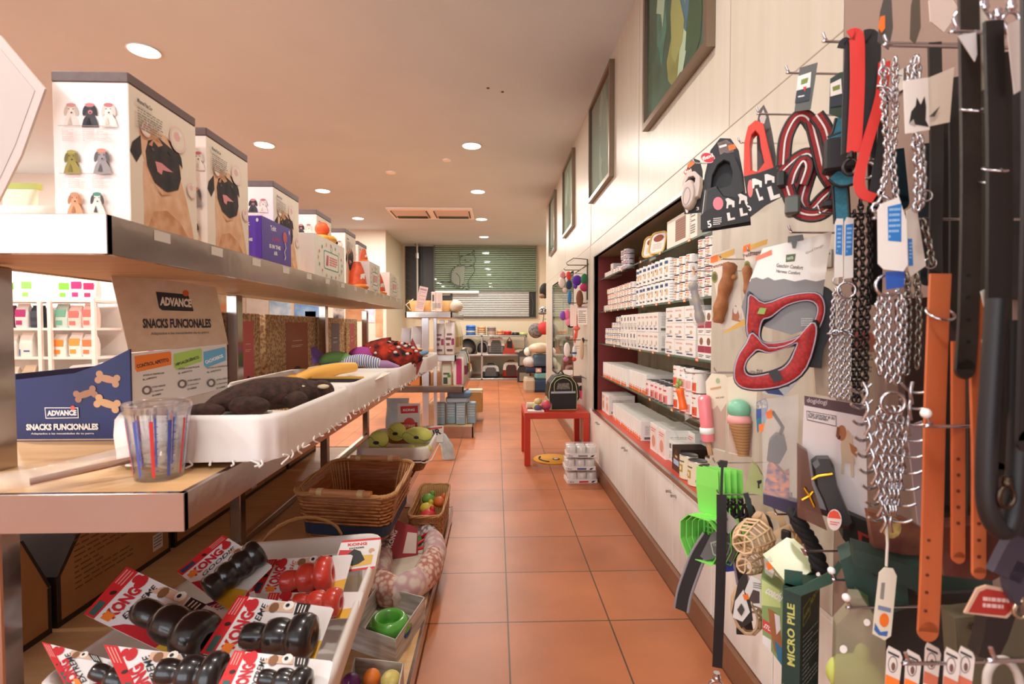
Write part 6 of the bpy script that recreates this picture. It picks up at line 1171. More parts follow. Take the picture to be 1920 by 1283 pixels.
# --- chew sticks on cards
def stick_card(label, X, yaw, card, top, stick, r, has=True):
    fr = Fr(aX(card[0][0] + 25, card[0][1] + 80, X), yaw); t = fr.thing('chew_stick_pack', label, 'packet'); f = MB(); f.prism(fr.poly(card), mat('e8dccc', .4), 0, .002)
    f.flat(fr.poly(top), mat('e8b444', .4)); a, b = top[0], top[1]; f.flat(fr.poly([(a[0], a[1] - 2), (a[0] + 14, a[1] - 7), (a[0] + 14, a[1] + 6), (a[0], a[1] + 10)]), orange)
    f.txt('Petstages', fr.uv(a[0] + 2, a[1] + 22), fr.uv(a[0] + 36, a[1] + 12), .012, mat('7c3c24', .5), .02); f.flat(fr.poly(ellp(a[0] + 8, a[1] + 36, 6, 11)), mat('8c8434', .5)); f.flat(fr.poly(ellp(a[0] + 8, a[1] + 36, 4, 7)), mat('5c5c28', .5))
    if has:
        f.flat(fr.poly([(card[3][0] + 6, card[3][1] + 4), (card[2][0] - 2, card[2][1] - 14), (card[2][0], card[2][1] - 2), (card[3][0] + 4, card[3][1] + 8)]), mat('e8b444', .4)); f.flat(fr.poly([(1372, 600), (1374, 580), (1380, 572), (1386, 590), (1388, 604)]), mat('b8744c', .5)); f.flat(fr.poly(ellp(1379, 582, 4, 7)), mat('e8e0d8', .5)); f.flat(fr.poly([(1385, 600), (1390, 585), (1392, 602)]), mat('d8c8b8', .5))
    f.obj('card', t); f = MB(); P = px(fr, stick, -.018); P2 = smooth_path(P, 5); rr = r / FPX * fr.O.y; f.tube(P2, [rr * (.9 + .12 * math.sin(i * 1.3)) * (1 if 0 < i < len(P2) - 1 else .6) for i in range(len(P2))], mat('a4683c', .7, c2='8c5630', scale=40, bump=.3), n=12)
    if has: c = P2[len(P2) // 4]; f.sph(c + V((rr * .8, -.004, 0)), (rr * .5, rr * .5, rr * .45), mat('b07848', .7), 8, 6)
    f.obj('chew_stick', t)
stick_card('brown antler-like chew stick on a cream and yellow card, fully visible', .66, 32, [(1333, 478), (1377, 464), (1397, 612), (1352, 618)], [(1332, 484), (1377, 466), (1376, 478), (1336, 494)], [(1372, 494), (1364, 530), (1354, 570), (1348, 606)], 13)
stick_card('second chew stick card, mostly hidden behind the white harness card', .63, 32, [(1392, 462), (1425, 455), (1424, 600), (1410, 560)], [(1393, 464), (1440, 448), (1438, 458), (1394, 474)], [(1402, 500), (1404, 540), (1406, 555)], 9, False)
fr = Fr(aX(1306, 560, .645), 30); t = fr.thing('dental_toy', 'dark ribbed tube toy in clear packaging in front of the tins', 'toy'); f = MB(); a, b = V(fr.p3(1298, 528)), V(fr.p3(1314, 605))
lathe_dir(f, a, b, .016, [(.4, 0), (.9, .06), (1, .12), (.85, .2)] + [(.85 if k % 2 else .68, .2 + .05 * k) for k in range(12)] + [(.95, .82), (1, .9), (.8, 1)], mat('5c5468', .25, c2='8c7c48', scale=40), 14); f.obj('ribbed_tube', t)
f = MB(); lathe_dir(f, a + V((0, -.004, .012)), b + V((0, -.004, -.01)), .022, [(.5, 0), (.8, .08), (1, .2), (1, .85), (.9, .95), (.6, 1)], film, 14); f.tube(px(fr, [(1300, 500), (1302, 515)]), .004, mat('e8a068', .5)); f.obj('clear_blister', t)
# --- carrot toy, lolly and ice cream cone
fr = Fr(aX(1290, 740, .60), 30); t = fr.thing('carrot_toy', 'orange carrot shaped toy in a tall clear pack before the tins', 'toy'); f = MB(); a, b = V(fr.p3(1274, 728)), V(fr.p3(1282, 768)); lathe_dir(f, a, b, .014, [(.6, 0), (.95, .03), (.85, .2), (.75, .5), (.85, .75), (1, .9), (.9, 1.0)], mat('f06820', .4), 14); f.obj('carrot', t)
f = MB(); [f.sph(V(fr.p3(*p)), (.007, .006, .01), mat('8ca058', .6), 8, 6) for p in ((1270, 724), (1276, 719), (1272, 715))]; f.obj('leaf_top', t); f = MB(); f.prism(fr.poly([(1276, 694), (1300, 690), (1290, 786), (1284, 790)]), film, .004, .02); f.obj('clear_pack', t)
def ice_card(label, X, cards, build):
    fr = Fr(aX(cards[0][0][0] + 10, 770, X), 36); t = fr.thing('ice_cream_toy', label, 'toy'); f = MB(); f.prism(fr.poly(cards[0]), mat('e8dcc4', .5), 0, .002); f.lay = 2; return fr, t, f
fr, t, f = ice_card('pink ice lolly toy with a white band on a cream card', .65, [[(1323, 716), (1334, 700), (1360, 703), (1366, 712), (1360, 848), (1330, 840)]], 0)
f.flat(fr.poly([(1330, 762), (1338, 768), (1345, 760), (1352, 772), (1362, 756), (1360, 845), (1330, 838)]), mat('c8a898', .5)); f.flat(fr.poly([(1332, 732), (1352, 728), (1352, 724), (1332, 728)]), mat('c8a070', .5)); f.txt('tuck treat', fr.uv(1342, 748), fr.uv(1358, 746), .006, mat('8c8070', .5)); f.flat(fr.poly(ellp(1346, 714, 4, 5)), mat('a8b890', .5)); f.obj('card', t)
def bar(p0, p1, r, m, nm, y=-.014, prof=None):
    f = MB(); lathe_dir(f, V(fr.p3(*p0)) + V((0, y, 0)), V(fr.p3(*p1)) + V((0, y, 0)), r / FPX * fr.O.y, prof or [(.5, 0), (.85, .03), (1, .1), (1, .95), (.9, 1)], m, 16); return f.obj(nm, t)
bar((1322, 740), (1330, 826), 12, mat('f0848c', .35), 'lolly_body'); bar((1327, 800), (1328, 812), 13, white, 'white_band', prof=[(.9, 0), (1, .05), (1, .95), (.9, 1)]); bar((1329, 824), (1335, 852), 5, mat('c09070', .6), 'stick'); 
f = MB(); f.sph(V(fr.p3(1321, 747)) + V((0, -.03, 0)), (.005, .002, .008), white, 8, 6); f.obj('highlight_dot', t)
fr, t, f = ice_card('mint and pink ice cream cone toy on a cream card', .63, [[(1364, 708), (1374, 706), (1382, 720), (1420, 728), (1412, 860), (1366, 850)]], 0)
f.flat(fr.poly([(1366, 790), (1412, 790), (1410, 858), (1366, 848)]), mat('c4a898', .5)); f.obj('card', t)
f = MB(); c = V(fr.p3(1388, 766)) + V((0, -.02, 0)); r = 21 / FPX * fr.O.y; f.sph(c, (r, r * .8, r * .9), mat('7cbc9c', .35), 18, 12); f.obj('mint_scoop', t); f = MB(); f.sph(c + V((.001, 0, -r * .95)), (r * 1.05, r * .85, r * .7), mat('e8a09c', .4), 18, 10); f.obj('pink_scoop', t)
bar((1390, 790), (1396, 852), 20, mat('b88c60', .7, c2='a07448', scale=40, kind='bands'), 'cone', -.018, [(1, 0), (.95, .08), (.93, .2), (.86, .24), (.8, .4), (.74, .44), (.68, .6), (.62, .64), (.58, .8), (.5, .84), (.48, 1)])
# --- clear bag dispensers box, card with beagle, sticker case
fr = Fr(aX(1460, 850, .62), 30); t = fr.thing('dispenser_pack', 'clear tall pack with a patterned orange and purple bag dispenser', 'packet')
f = MB(); f.prism(fr.poly([(1428, 752), (1497, 742), (1494, 955), (1432, 935)]), film, -.028, .05); f.obj('clear_box', t); f = MB(); f.prism(fr.poly([(1432, 920), (1494, 935), (1494, 962), (1432, 938)]), mat('38304c', .5), -.03, .03); f.obj('base_strip', t)
f = MB(); f.prism(fr.poly([(1438, 860), (1442, 825), (1454, 812), (1470, 815), (1476, 840), (1462, 866), (1450, 870)]), mat('2a2624', .4), -.018, .03); f.tube(px(fr, [(1448, 770), (1458, 785), (1468, 800), (1462, 815)], -.01), .004, mat('2a2624', .4)); f.obj('holder', t)
f = MB(); f.prism(fr.poly([(1440, 868), (1448, 862), (1470, 885), (1480, 880), (1480, 930), (1432, 922)]), mat('e08450', .5, c2='4c3c70', scale=110), -.022, .03); f.obj('patterned_case', t)
f = MB(); f.prism(fr.poly([(1436, 770), (1448, 764), (1449, 780), (1440, 782)]), orange, -.03, .001); f.prism(fr.poly([(1424, 792), (1434, 790), (1432, 804), (1424, 806)]), orange, -.03, .001); f.obj('price_sticker', t)
f = MB(); fr2 = Fr(aX(1415, 900, .63), 30); f.prism(fr2.poly([(1396, 922), (1409, 868), (1420, 875), (1432, 898), (1430, 930)]), mat('b0bc7c', .4), 0, .02); f.flat(fr2.poly([(1419, 902), (1428, 900), (1428, 906), (1424, 908), (1424, 916), (1421, 916), (1421, 908)]), ink); fr2.single(f, 'lime_pouch', 'small lime green pouch showing behind the clear dispenser pack', 'packet')
fr = Fr(aX(1420, 790, .67), 30); f = MB(); f.prism(fr.poly([(1418, 756), (1436, 748), (1440, 765), (1432, 790), (1418, 786)]), mat('3c5ca8', .4), 0, .02); f.flat(fr.poly([(1418, 756), (1436, 748), (1438, 764), (1418, 768)]), mat('e8e4dc', .5, c2='5c5c54', scale=120)); f.flat(fr.poly([(1418, 786), (1440, 778), (1432, 800), (1420, 812)]), mat('3c8ca8', .5)); fr.single(f, 'poop_bag_roll', 'blue bag roll pack with bone print behind the dispenser pack', 'packet')
fr = Fr(aX(1565, 860, .64), 28); t = fr.thing('leash_pack', 'white card with a standing beagle and a black holder case', 'packet')
f = MB(); f.prism(fr.poly([(1508, 742), (1622, 760), (1628, 992), (1500, 945)]), mat('dccfcc', .45), 0, .003); f.flat(fr.poly([(1508, 742), (1622, 760), (1622, 782), (1508, 760)]), mat('54383c', .5)); f.txt('dogidogi', fr.uv(1512, 757), fr.uv(1550, 762), .012, mat('b8a8a8', .5), .02); f.flat(fr.poly([(1512, 770), (1568, 780), (1568, 800), (1513, 788)]), mat('3c3034', .5)); f.flat(fr.poly([(1513, 771.5), (1567, 781), (1567, 798.5), (1514, 786.5)]), mat('dccfcc', .45)); f.txt('Dress correcteur en bici', fr.uv(1515, 779), fr.uv(1565, 788), .008, ink, .02); f.txt('bell pull besteam', fr.uv(1515, 785), fr.uv(1552, 792), .008, ink, .02)
BG, BW = mat('a8683c', .6), mat('ccb094', .6)
f.flat(fr.poly([(1580, 812), (1590, 806), (1598, 818), (1600, 850), (1604, 870), (1578, 868), (1576, 835)]), BW); f.flat(fr.poly(ellp(1578, 812, 9, 15, 12)), BG); f.flat(fr.poly([(1592, 830), (1606, 840), (1606, 858), (1596, 848)]), BG); f.flat(fr.poly([(1578, 860), (1584, 860), (1582, 888), (1577, 888)]), BW); f.flat(fr.poly([(1594, 866), (1600, 866), (1601, 894), (1595, 894)]), BW); f.flat(fr.poly(ellp(1573, 820, 3, 4, 8)), black); f.flat(fr.poly([(1569, 800), (1574, 802), (1572, 825), (1567, 818)]), mat('7c4828', .6))
f.flat(fr.poly([(1500, 940), (1628, 984), (1628, 996), (1498, 950)]), mat('6c3c30', .5)); f.obj('card', t)
f = MB(); o_ = [(1520, 862), (1530, 854), (1552, 854), (1560, 866), (1566, 900), (1582, 940), (1598, 975), (1590, 984), (1556, 975), (1540, 930), (1526, 900)]; bp = fr.poly(o_); c = (sum(p[0] for p in bp) / len(bp), sum(p[1] for p in bp) / len(bp)); f.loft([[(c[0] + (p[0] - c[0]) * k, y, c[1] + (p[1] - c[1]) * k) for p in bp] for y, k in ((-.001, 1), (-.03, 1), (-.04, .85))], mat('2e2a2a', .35)); f.obj('black_case', t)
f = MB(); f.tube(px(fr, [(1519, 888), (1530, 882), (1556, 878)], -.044), .003, mat('d8a838', .3, 1)); f.obj('gold_band', t)
f = MB(); f.prism(fr.poly([(1494, 830), (1512, 842), (1520, 900), (1548, 985), (1494, 960)]), mat('6c4434', .25, alpha=.75), -.03, .028); f.obj('clear_cover', t); f = MB(); f.tube(px(fr, [(1505, 905), (1515, 920), (1524, 940)], -.034), .003, mat('d8a838', .3, 1)); f.tube(px(fr, [(1502, 928), (1516, 920), (1522, 912)], -.034), .003, mat('d8a838', .3, 1)); f.obj('gold_clip', t)
f = MB(); f.prism(fr.poly(ellp(1559, 960, 13, 19, 18)), mat('f0dcd4', .5), -.046, .002); f.M = Matrix.Translation((0, -.046, 0)); f.flat(fr.poly([(1547, 956), (1550, 946), (1558, 942), (1566, 946), (1571, 958)]), mat('ec5438', .5)); f.lines(*[fr.uv(1551, 966)[0], fr.uv(1568, 966)[0]], fr.uv(1560, 962)[1], fr.uv(1560, 970)[1], 2, redp); f.obj('round_sticker', t)
# --- green scoops
GS = mat('8ce468', .35, spec=.6)
c = aX(1318, 880, .57)
for k in range(5):
    t = thing('litter_scoop', ['front lime green plastic scoop of the hanging stack, with a barcode sticker', 'second lime green scoop in the hanging stack', 'third lime green scoop in the hanging stack', 'fourth lime green scoop in the hanging stack', 'rearmost lime green scoop of the hanging stack'][k], 'scoop', (c.x + .012 + k * .017, c.y + .004, c.z), 52, 4, 0, 'lime green scoops')
    f = MB(); f.loft([[(x, y + .002, z) for x, y, z in ((-.032, 0, -.0), (.032, 0, 0), (.03, .004, 0), (-.03, .004, 0))], [(-.034, 0, -.05), (.034, 0, -.05), (.032, .004, -.05), (-.032, .004, -.05)], [(-.03, .004, -.13), (.03, .004, -.13), (.028, .008, -.13), (-.028, .008, -.13)]], GS); f.obj('handle', t)
    f = MB(); W_ = [(-.03, -.125), (.03, -.125), (.054, -.15), (.056, -.20), (.036, -.245), (-.036, -.245), (-.056, -.20), (-.054, -.15)]; cz = -.185
    rr = [[(x * s, y, cz + (z - cz) * s) for x, z in W_] for s, y in ((1.04, -.05), (1, -.05), (.96, -.02), (.86, .004), (.7, .012), (.01, .013))]; f.loft(rr, GS, caps=False)
    f.obj('bowl', t)
    if k == 0:
        f = MB()
        for i in range(5):
            for j in range(5): f.box(-.03 + i * .013, -.023 + i * .013, .0105, .0118, -.225 + j * .014, -.217 + j * .014, mat('3c8c28', .5))
        f.obj('sieve_slot', t); f = MB(); f.prism([(-.02, -.225), (.012, -.225), (.012, -.205), (-.02, -.205)], white, -.03, .001); f.M = Matrix.Translation((0, -.03, 0)); [f.rect(-.016 + i * .0035, -.0145 + i * .0035, -.221, -.208, ink) for i in range(7)]; f.obj('barcode_sticker', t)
# --- long black leash, swivel clips, no-pull harness
fr = Fr(aX(1350, 1050, .56), 20); t = fr.thing('strap_leash', 'long straight black webbing leash ending in a steel clip near the floor', 'leash')
f = MB(); f.ribbon(px(fr, [(1354, 865), (1352, 930), (1352, 1000)], -.01), .006, .005, BLK); f.prism(fr.poly([(1344, 866), (1350, 862), (1364, 864), (1362, 874), (1348, 874)]), BLK, -.014, .012); f.obj('hanging_loop', t); f = MB(); f.ribbon(px(fr, [(1352, 925), (1352, 1000), (1349, 1120), (1344, 1245)], -.014), .023, .004, mat('121012', .5)); f.obj('strap', t)
f = MB(); clip(f, fr, 1343, 1268, 40, chrome, -.014); f.obj('swivel_clip', t)
for k, x in enumerate((1362, 1374, 1388, 1402)):
    fr = Fr(aX(x, 955, .59 + .02 * k), 20); t = fr.thing('swivel_clip', ORD[k] + ' small black swivel clip on the hook beside the long leash, counted from the leash', 'clip', 'small black swivel clips'); f = MB(); clip(f, fr, x, 942, 30, mat('444244', .3, .9)); f.obj('hook', t); f = MB(); f.ribbon(px(fr, [(x - 2, 955), (x, 970), (x + 2, 1000 - 8 * k)], -.008), .01, .004, BLK); f.obj('strap', t)
fr = Fr(aX(1412, 960, .62), 20); f = MB(); f.ribbon(px(fr, [(1398, 925), (1404, 945), (1410, 970), (1408, 985)]), .012, .006, mat('24302c', .5)); f.cbox(fr.uv(1403, 975)[0], fr.uv(1414, 975)[0], -.01, .004, fr.uv(1408, 990)[1], fr.uv(1408, 968)[1], BLK); fr.single(f, 'buckle_strap', 'short dark green buckle strap between the clips and the muzzles', 'strap')
fr = Fr(aX(1335, 1060, .59), 30); t = fr.thing('dog_harness', 'black no-pull harness with grey padded centre and spread legs', 'harness')
GP = mat('686466', .6); 
f = MB(); f.ribbon(px(fr, [(1332, 1005), (1310, 1040), (1296, 1075), (1284, 1110), (1278, 1142)], -.006), .036, .006, mat('1e1c1e', .6), mat('8c888c', .4)); f.obj('leg_strap', t)
f = MB(); f.ribbon(px(fr, [(1372, 1010), (1384, 1050), (1390, 1080), (1396, 1120)], .004), .026, .006, mat('1e1c1e', .6), mat('a8a0b8', .4)); f.obj('leg_strap', t)
f = MB(); f.prism(fr.poly([(1334, 1000), (1345, 990), (1375, 998), (1386, 1020), (1372, 1052), (1352, 1040), (1325, 1048), (1314, 1040)]), GP, -.014, .01); f.M = Matrix.Translation((0, -.014, 0)); f.ring(fr.poly([(1333, 1014), (1352, 1008), (1372, 1016), (1366, 1036), (1352, 1044), (1338, 1036)]), fr.poly([(1336, 1016), (1352, 1011), (1369, 1018), (1364, 1034), (1352, 1041), (1340, 1034)]), mat('a8a4a4', .5), -.002, .002); f.txt('COMFORT', fr.uv(1338, 1020), fr.uv(1364, 1022), .006, mat('b8b4b4', .5), .02); f.obj('chest_pad', t)
f = MB(); f.prism(fr.poly([(1328, 1042), (1345, 1036), (1385, 1050), (1378, 1072), (1362, 1074), (1330, 1055)]), mat('2444a8', .5), .004, .006); f.obj('blue_lining', t)
fr = Fr(aX(1365, 985, .575), 25); f = MB(); f.prism(fr.poly([(1341, 976), (1360, 956), (1384, 980), (1366, 1002)]), mat('b8b0a8', .5), 0, .001); f.flat(fr.poly([(1343, 976), (1356, 962), (1366, 974), (1352, 990)]), mat('7c7068', .5)); f.txt('comfi', fr.uv(1347, 984), fr.uv(1360, 972), .008, white, .03); fr.single(f, 'paper_tag', 'grey paper tag of the black no-pull harness, tilted', 'tag')
# --- muzzles
MZ = mat('d8b890', .45)
def muzzle(label, x, y, X, w, h, L, yaw, tilt, dense=9):
    p = aX(x, y, X); t = thing('dog_muzzle', label, 'muzzle', p, yaw, tilt, group='beige plastic dog muzzles'); f = MB(); rings = []
    for k in range(5):
        q = k / 4; s = 1 - .42 * q ** 1.8; rings.append([V((w / 2 * s * math.cos(a), -L * q, h / 2 * s * math.sin(a))) for a in [2 * PI * j / dense for j in range(dense)]]); f.tube(rings[-1], .0028 if k else .004, MZ, closed=True, n=5)
    for j in range(dense): f.tube(smooth_path([r[j] for r in rings], 2), .0026, MZ, n=4)
    for j in range(0, dense, 2): f.tube([rings[2][j], rings[3][(j + 1) % dense], rings[4][(j + 2) % dense]], .002, MZ, n=4)
    f.tube([rings[4][1], rings[4][5]], .0024, MZ, n=4); f.tube([rings[4][2], rings[4][7]], .0024, MZ, n=4); f.obj('basket_cage', t)
    f = MB(); f.ribbon([(w / 2, 0, .01), (w / 2 + .03, .02, .03), (w / 2 + .04, .03, .0), (w / 2 + .03, .02, -.04)], .016, .003, mat('dcb88c', .6)); f.obj('strap', t); f = MB(); f.cbox(w / 2 + .014, w / 2 + .034, -.006, .004, .005, .03, BLK, .003); f.obj('buckle', t); return t
muzzle('biggest beige muzzle, topmost, opening to the right', 1418, 1003, .60, .08, .07, .075, 48, 0)
muzzle('middle beige muzzle, smallest and round, below the topmost one', 1412, 1052, .60, .055, .055, .06, 45, -8)
muzzle('lowest beige muzzle behind black and white cards', 1404, 1140, .60, .075, .12, .05, 30, 0, 11)
fr = Fr(aX(1430, 1000, .62), 25); f = MB(); f.ribbon(px(fr, [(1416, 975), (1426, 966), (1436, 990), (1444, 1010), (1446, 1035)]), .018, .003, mat('dcb88c', .6)); f.ribbon(px(fr, [(1440, 970), (1462, 972), (1472, 1000)], .01), .016, .003, mat('dcb88c', .6)); f.ribbon(px(fr, [(1428, 975), (1436, 972), (1444, 992), (1438, 1002)], .005), .014, .004, BLK); fr.single(f, 'muzzle_strap', 'beige and black webbing straps looped over the muzzle hook', 'strap')
fr = Fr(aX(1405, 1130, .565), 25); t = fr.thing('product_card', 'white card with black dog face pictures hanging over the lowest muzzle', 'card'); f = MB(); f.prism(fr.poly([(1384, 1092), (1400, 1070), (1412, 1165), (1390, 1180), (1372, 1150)]), mat('28241f', .5), .002, .002); f.prism(fr.poly([(1378, 1128), (1394, 1106), (1406, 1148), (1392, 1166), (1374, 1158)]), mat('e0dcd8', .5), -.001, .002); f.prism(fr.poly([(1396, 1108), (1408, 1078), (1430, 1090), (1430, 1140), (1414, 1134)]), mat('dcd8d4', .5), -.004, .002); f.M = Matrix.Translation((0, -.004, 0)); f.flat(fr.poly([(1404, 1122), (1412, 1104), (1424, 1108), (1424, 1130), (1412, 1130)]), mat('4c3c38', .5)); f.flat(fr.poly([(1392, 1114), (1402, 1112), (1405, 1122), (1396, 1124)]), orange); f.flat(fr.poly([(1382, 1142), (1390, 1130), (1396, 1142), (1390, 1154)]), mat('44403c', .5)); f.lines(*[fr.uv(1412, 1090)[0], fr.uv(1428, 1090)[0]], fr.uv(1416, 1090)[1], fr.uv(1416, 1102)[1], 3, grey); f.obj('card', t)
fr = Fr(aX(1395, 1180, .605), 20); f = MB(); f.prism(fr.poly([(1382, 1150), (1408, 1156), (1414, 1192), (1381, 1190)]), mat('1c1a1c', .5), 0, .01); fr.single(f, 'strap_end', 'square black strap end hanging below the lowest muzzle', 'strap')
# --- boxes at the bottom
t = thing('towel_box', 'upright dark green carton with yellow lettering, showing two sides', 'box', aX(1502, 1108, .575), 38); DG = mat('1c3c34', .45); f = MB(); Hb = .34; f.cbox(-.05, 0, .0, .2, -Hb, 0, DG, .001)
f = MB(); fl = Fr(aX(1502, 1110, .575), 38)
W1 = fl.uv(1468, 1100)[0]; f.box(W1, 0, 0, .03, -Hb, 0, DG); f.prism([(W1, 0), (0, -.003), (0, .03), (W1, .026)], mat('244c40', .4), .015, .002); f.flat([(W1 + .002, -Hb), (-.002, -Hb), (-.002, -.20), (W1 + .002, -.19)], mat('c8c0a0', .6, c2='a8a088', scale=60, kind='bands'))
f.txt('MICRO PILE', (-.008, -.15), (-.010, -.03), .013, mat('c8c870', .5), .03); f.M = rotm(-78); f.lay = 0
Wr = .105; f.add([(0, 0, -Hb), (Wr, 0, -Hb), (Wr, 0, 0), (0, 0, 0), (0, .03, -Hb), (Wr, .03, -Hb), (Wr, .03, 0), (0, .03, 0)], [(0, 1, 2, 3), (5, 4, 7, 6), (3, 2, 6, 7), (1, 5, 6, 2), (0, 4, 5, 1)], DG)
YL_ = mat('b0b450', .5); f.flat([(.012, -.075), (.05, -.065), (.05, -.03), (.012, -.038)], YL_); f.flat([(.014, -.073), (.048, -.0635), (.048, -.032), (.014, -.04)], DG); f.txt('HUNTER', (.017, -.062), (.045, -.054), .008, YL_, .03); f.txt('MICRO PILE', (.055, -.047), (.1, -.03), .012, YL_, .03); f.lines(.012, .095, -.09, -.2, 12, mat('8c9c94', .5), .35); f.lines(.012, .095, -.22, -.32, 11, mat('8c9c94', .5), .35); f.M = None; f.obj('carton', t)
fr = Fr(aX(1540, 1080, .60), 30); f = MB(); f.prism(fr.poly([(1470, 1105), (1505, 1098), (1560, 1070), (1572, 1052), (1580, 1062), (1560, 1095), (1502, 1118)]), mat('2c5044', .4), 0, .002); f.flat(fr.poly(ellp(1534, 1077, 4, 4, 8)), white); f.obj('hang_flap', t).matrix_parent_inverse = (Matrix.Translation(t.matrix_world.translation) @ rotm(38)).inverted() @ Matrix.Identity(4)
o = t.children[-1]; o.matrix_basis = fr.M; 
fr = Fr(aX(1455, 1150, .60), 34); t = fr.thing('picture_pack', 'lime topped picture pack with people and a dog beside the upright green carton', 'packet'); f = MB(); f.prism(fr.poly([(1427, 1082), (1468, 1110), (1476, 1262), (1430, 1200)]), mat('8ca868', .45), 0, .05); f.flat(fr.poly([(1428, 1086), (1462, 1108), (1464, 1140), (1428, 1135)]), mat('c8d88c', .5)); f.txt('coachi', fr.uv(1434, 1112), fr.uv(1464, 1130), .02, white, .03, .2); f.flat(fr.poly([(1430, 1160), (1448, 1172), (1448, 1192), (1430, 1180)]), mat('d84848', .5)); f.txt('STOP', fr.uv(1431, 1176), fr.uv(1447, 1187), .01, white, .03)
f.flat(fr.poly([(1440, 1140), (1456, 1150), (1466, 1200), (1470, 1245), (1452, 1220), (1444, 1180)]), mat('a86c44', .5)); f.flat(fr.poly([(1452, 1200), (1466, 1215), (1472, 1258), (1458, 1236)]), mat('3c7ca0', .5)); f.flat(fr.poly([(1430, 1190), (1446, 1200), (1446, 1222), (1430, 1205)]), white); f.flat(fr.poly([(1452, 1150), (1462, 1155), (1464, 1180), (1456, 1190)]), mat('e8e0e0', .5)); f.obj('box', t)
fr = Fr(aX(1475, 1050, .60), 34, -40); f = MB(); f.prism(fr.poly([(1430, 1040), (1475, 1008), (1490, 1012), (1535, 1050), (1530, 1065), (1500, 1086), (1470, 1088)]), mat('c4c89c', .25, alpha=.85), 0, .03); f.flat(fr.poly([(1478, 1012), (1488, 1010), (1534, 1052), (1528, 1060)]), mat('e4e4c0', .5)); f.flat(fr.poly([(1500, 1028), (1510, 1030), (1520, 1044), (1508, 1042)]), mat('8c4c44', .5)); f.flat(fr.poly([(1516, 1044), (1528, 1050), (1524, 1060)]), mat('c87c74', .5)); fr.single(f, 'clear_top_box', 'pale green see-through box top lying above the picture pack', 'box')
fr = Fr(aX(1448, 1070, .575), 30); f = MB(); f.prism(fr.poly([(1432, 1052), (1444, 1045), (1454, 1062), (1448, 1085), (1434, 1074)]), film, 0, .01); f.flat(fr.poly([(1436, 1056), (1446, 1052), (1450, 1066), (1440, 1070)]), orange); fr.single(f, 'small_clear_pack', 'small clear pack with an orange price sticker by the muzzles', 'packet')
fr = Fr(aX(1518, 1010, .62), 20); t = fr.thing('braided_toy', 'thick black braided rope hanging above the green cartons', 'toy'); f = MB(); P3 = smooth_path(px(fr, [(1492, 960), (1500, 985), (1516, 1010), (1530, 1040), (1538, 1070)]), 5)
for ph in (0, 2.1, 4.2): f.tube([p + V((.009 * math.cos(i * .8 + ph), .009 * math.sin(i * .8 + ph), 0)) for i, p in enumerate(P3)], .0085, mat('161416', .8), n=7)
f.obj('rope', t); fr = Fr(aX(1495, 1030, .65), 20); f = MB(); f.prism(fr.poly([(1492, 1012), (1500, 985), (1510, 1010), (1508, 1040), (1490, 1038)]), mat('b88c54', .5), 0, .01); fr.single(f, 'kraft_pack', 'small kraft coloured pack behind the braided rope', 'packet')
def dark_box(label, X, yaw, poly, c, dep=.05, deco=None, nm='carton', cat='box'):
    cx = sum(p[0] for p in poly) / len(poly); cy = sum(p[1] for p in poly) / len(poly); fr = Fr(aX(cx, cy, X), yaw); f = MB(); f.prism(fr.poly(poly), c, 0, dep)
    if deco: deco(f, fr)
    return fr.single(f, nm, label, cat)
dark_box('dark green carton with a grey sloping top behind the string tag', .60, 30, [(1575, 1052), (1598, 1040), (1640, 1080), (1700, 1090), (1705, 1140), (1640, 1160), (1590, 1110)], DG, .06, lambda f, fr: (f.flat(fr.poly([(1602, 1100), (1628, 1118), (1628, 1140), (1602, 1120)]), mat('4c6c40', .5))))
dark_box('long dark green carton lying behind the tan belts', .63, 30, [(1600, 1030), (1700, 1060), (1860, 1075), (1862, 1105), (1720, 1110), (1600, 1060)], mat('183028', .5), .05)
dark_box('black and red printed carton above the dark green ones', .66, 26, [(1582, 960), (1640, 985), (1640, 1050), (1604, 1040), (1580, 1010)], mat('1c1814', .5), .05, lambda f, fr: (f.flat(fr.poly([(1608, 995), (1636, 1008), (1636, 1045), (1612, 1035)]), mat('8c2c24', .5)), f.flat(fr.poly([(1616, 1004), (1630, 1010), (1628, 1030), (1616, 1024)]), mat('2c1410', .5))))
dark_box('brown and gold snack pouch behind the pronged collar', .64, 22, [(1628, 960), (1700, 975), (1760, 1010), (1750, 1050), (1640, 1040)], mat('7c4c34', .35, c2='5c2c24', scale=30), .02, lambda f, fr: f.flat(fr.poly(ellp(1672, 990, 18, 20, 14)), mat('c8a860', .5, c2='7c6434', scale=60)), 'snack_pouch', 'packet')
dark_box('glossy maroon brown pouch between the tan straps and the thick black loop', .60, 15, [(1760, 990), (1900, 980), (1915, 1060), (1860, 1090), (1770, 1080)], mat('5c3028', .3), .03, None, 'snack_pouch', 'packet')
dark_box('pale lilac card standing behind the widest tan strap', .66, 20, [(1700, 800), (1730, 790), (1760, 990), (1722, 985)], mat('a89498', .5), .004, None, 'product_card', 'card')
dark_box('pale lilac card between the tan leather straps', .66, 18, [(1764, 800), (1778, 800), (1790, 985), (1762, 960)], mat('b09c9c', .5), .004, None, 'product_card', 'card')
dark_box('dark brown carton behind the beagle card and the chains', .72, 20, [(1520, 600), (1640, 620), (1640, 760), (1530, 740)], mat('c8b49c', .5), .02, lambda f, fr: (f.flat(fr.poly([(1600, 620), (1640, 625), (1640, 660), (1602, 655)]), mat('b86c5c', .5)), f.lines(fr.uv(1604, 700)[0], fr.uv(1636, 700)[0], fr.uv(1620, 640)[1], fr.uv(1620, 700)[1], 8, mat('8c7c68', .5))), 'carton', 'box')
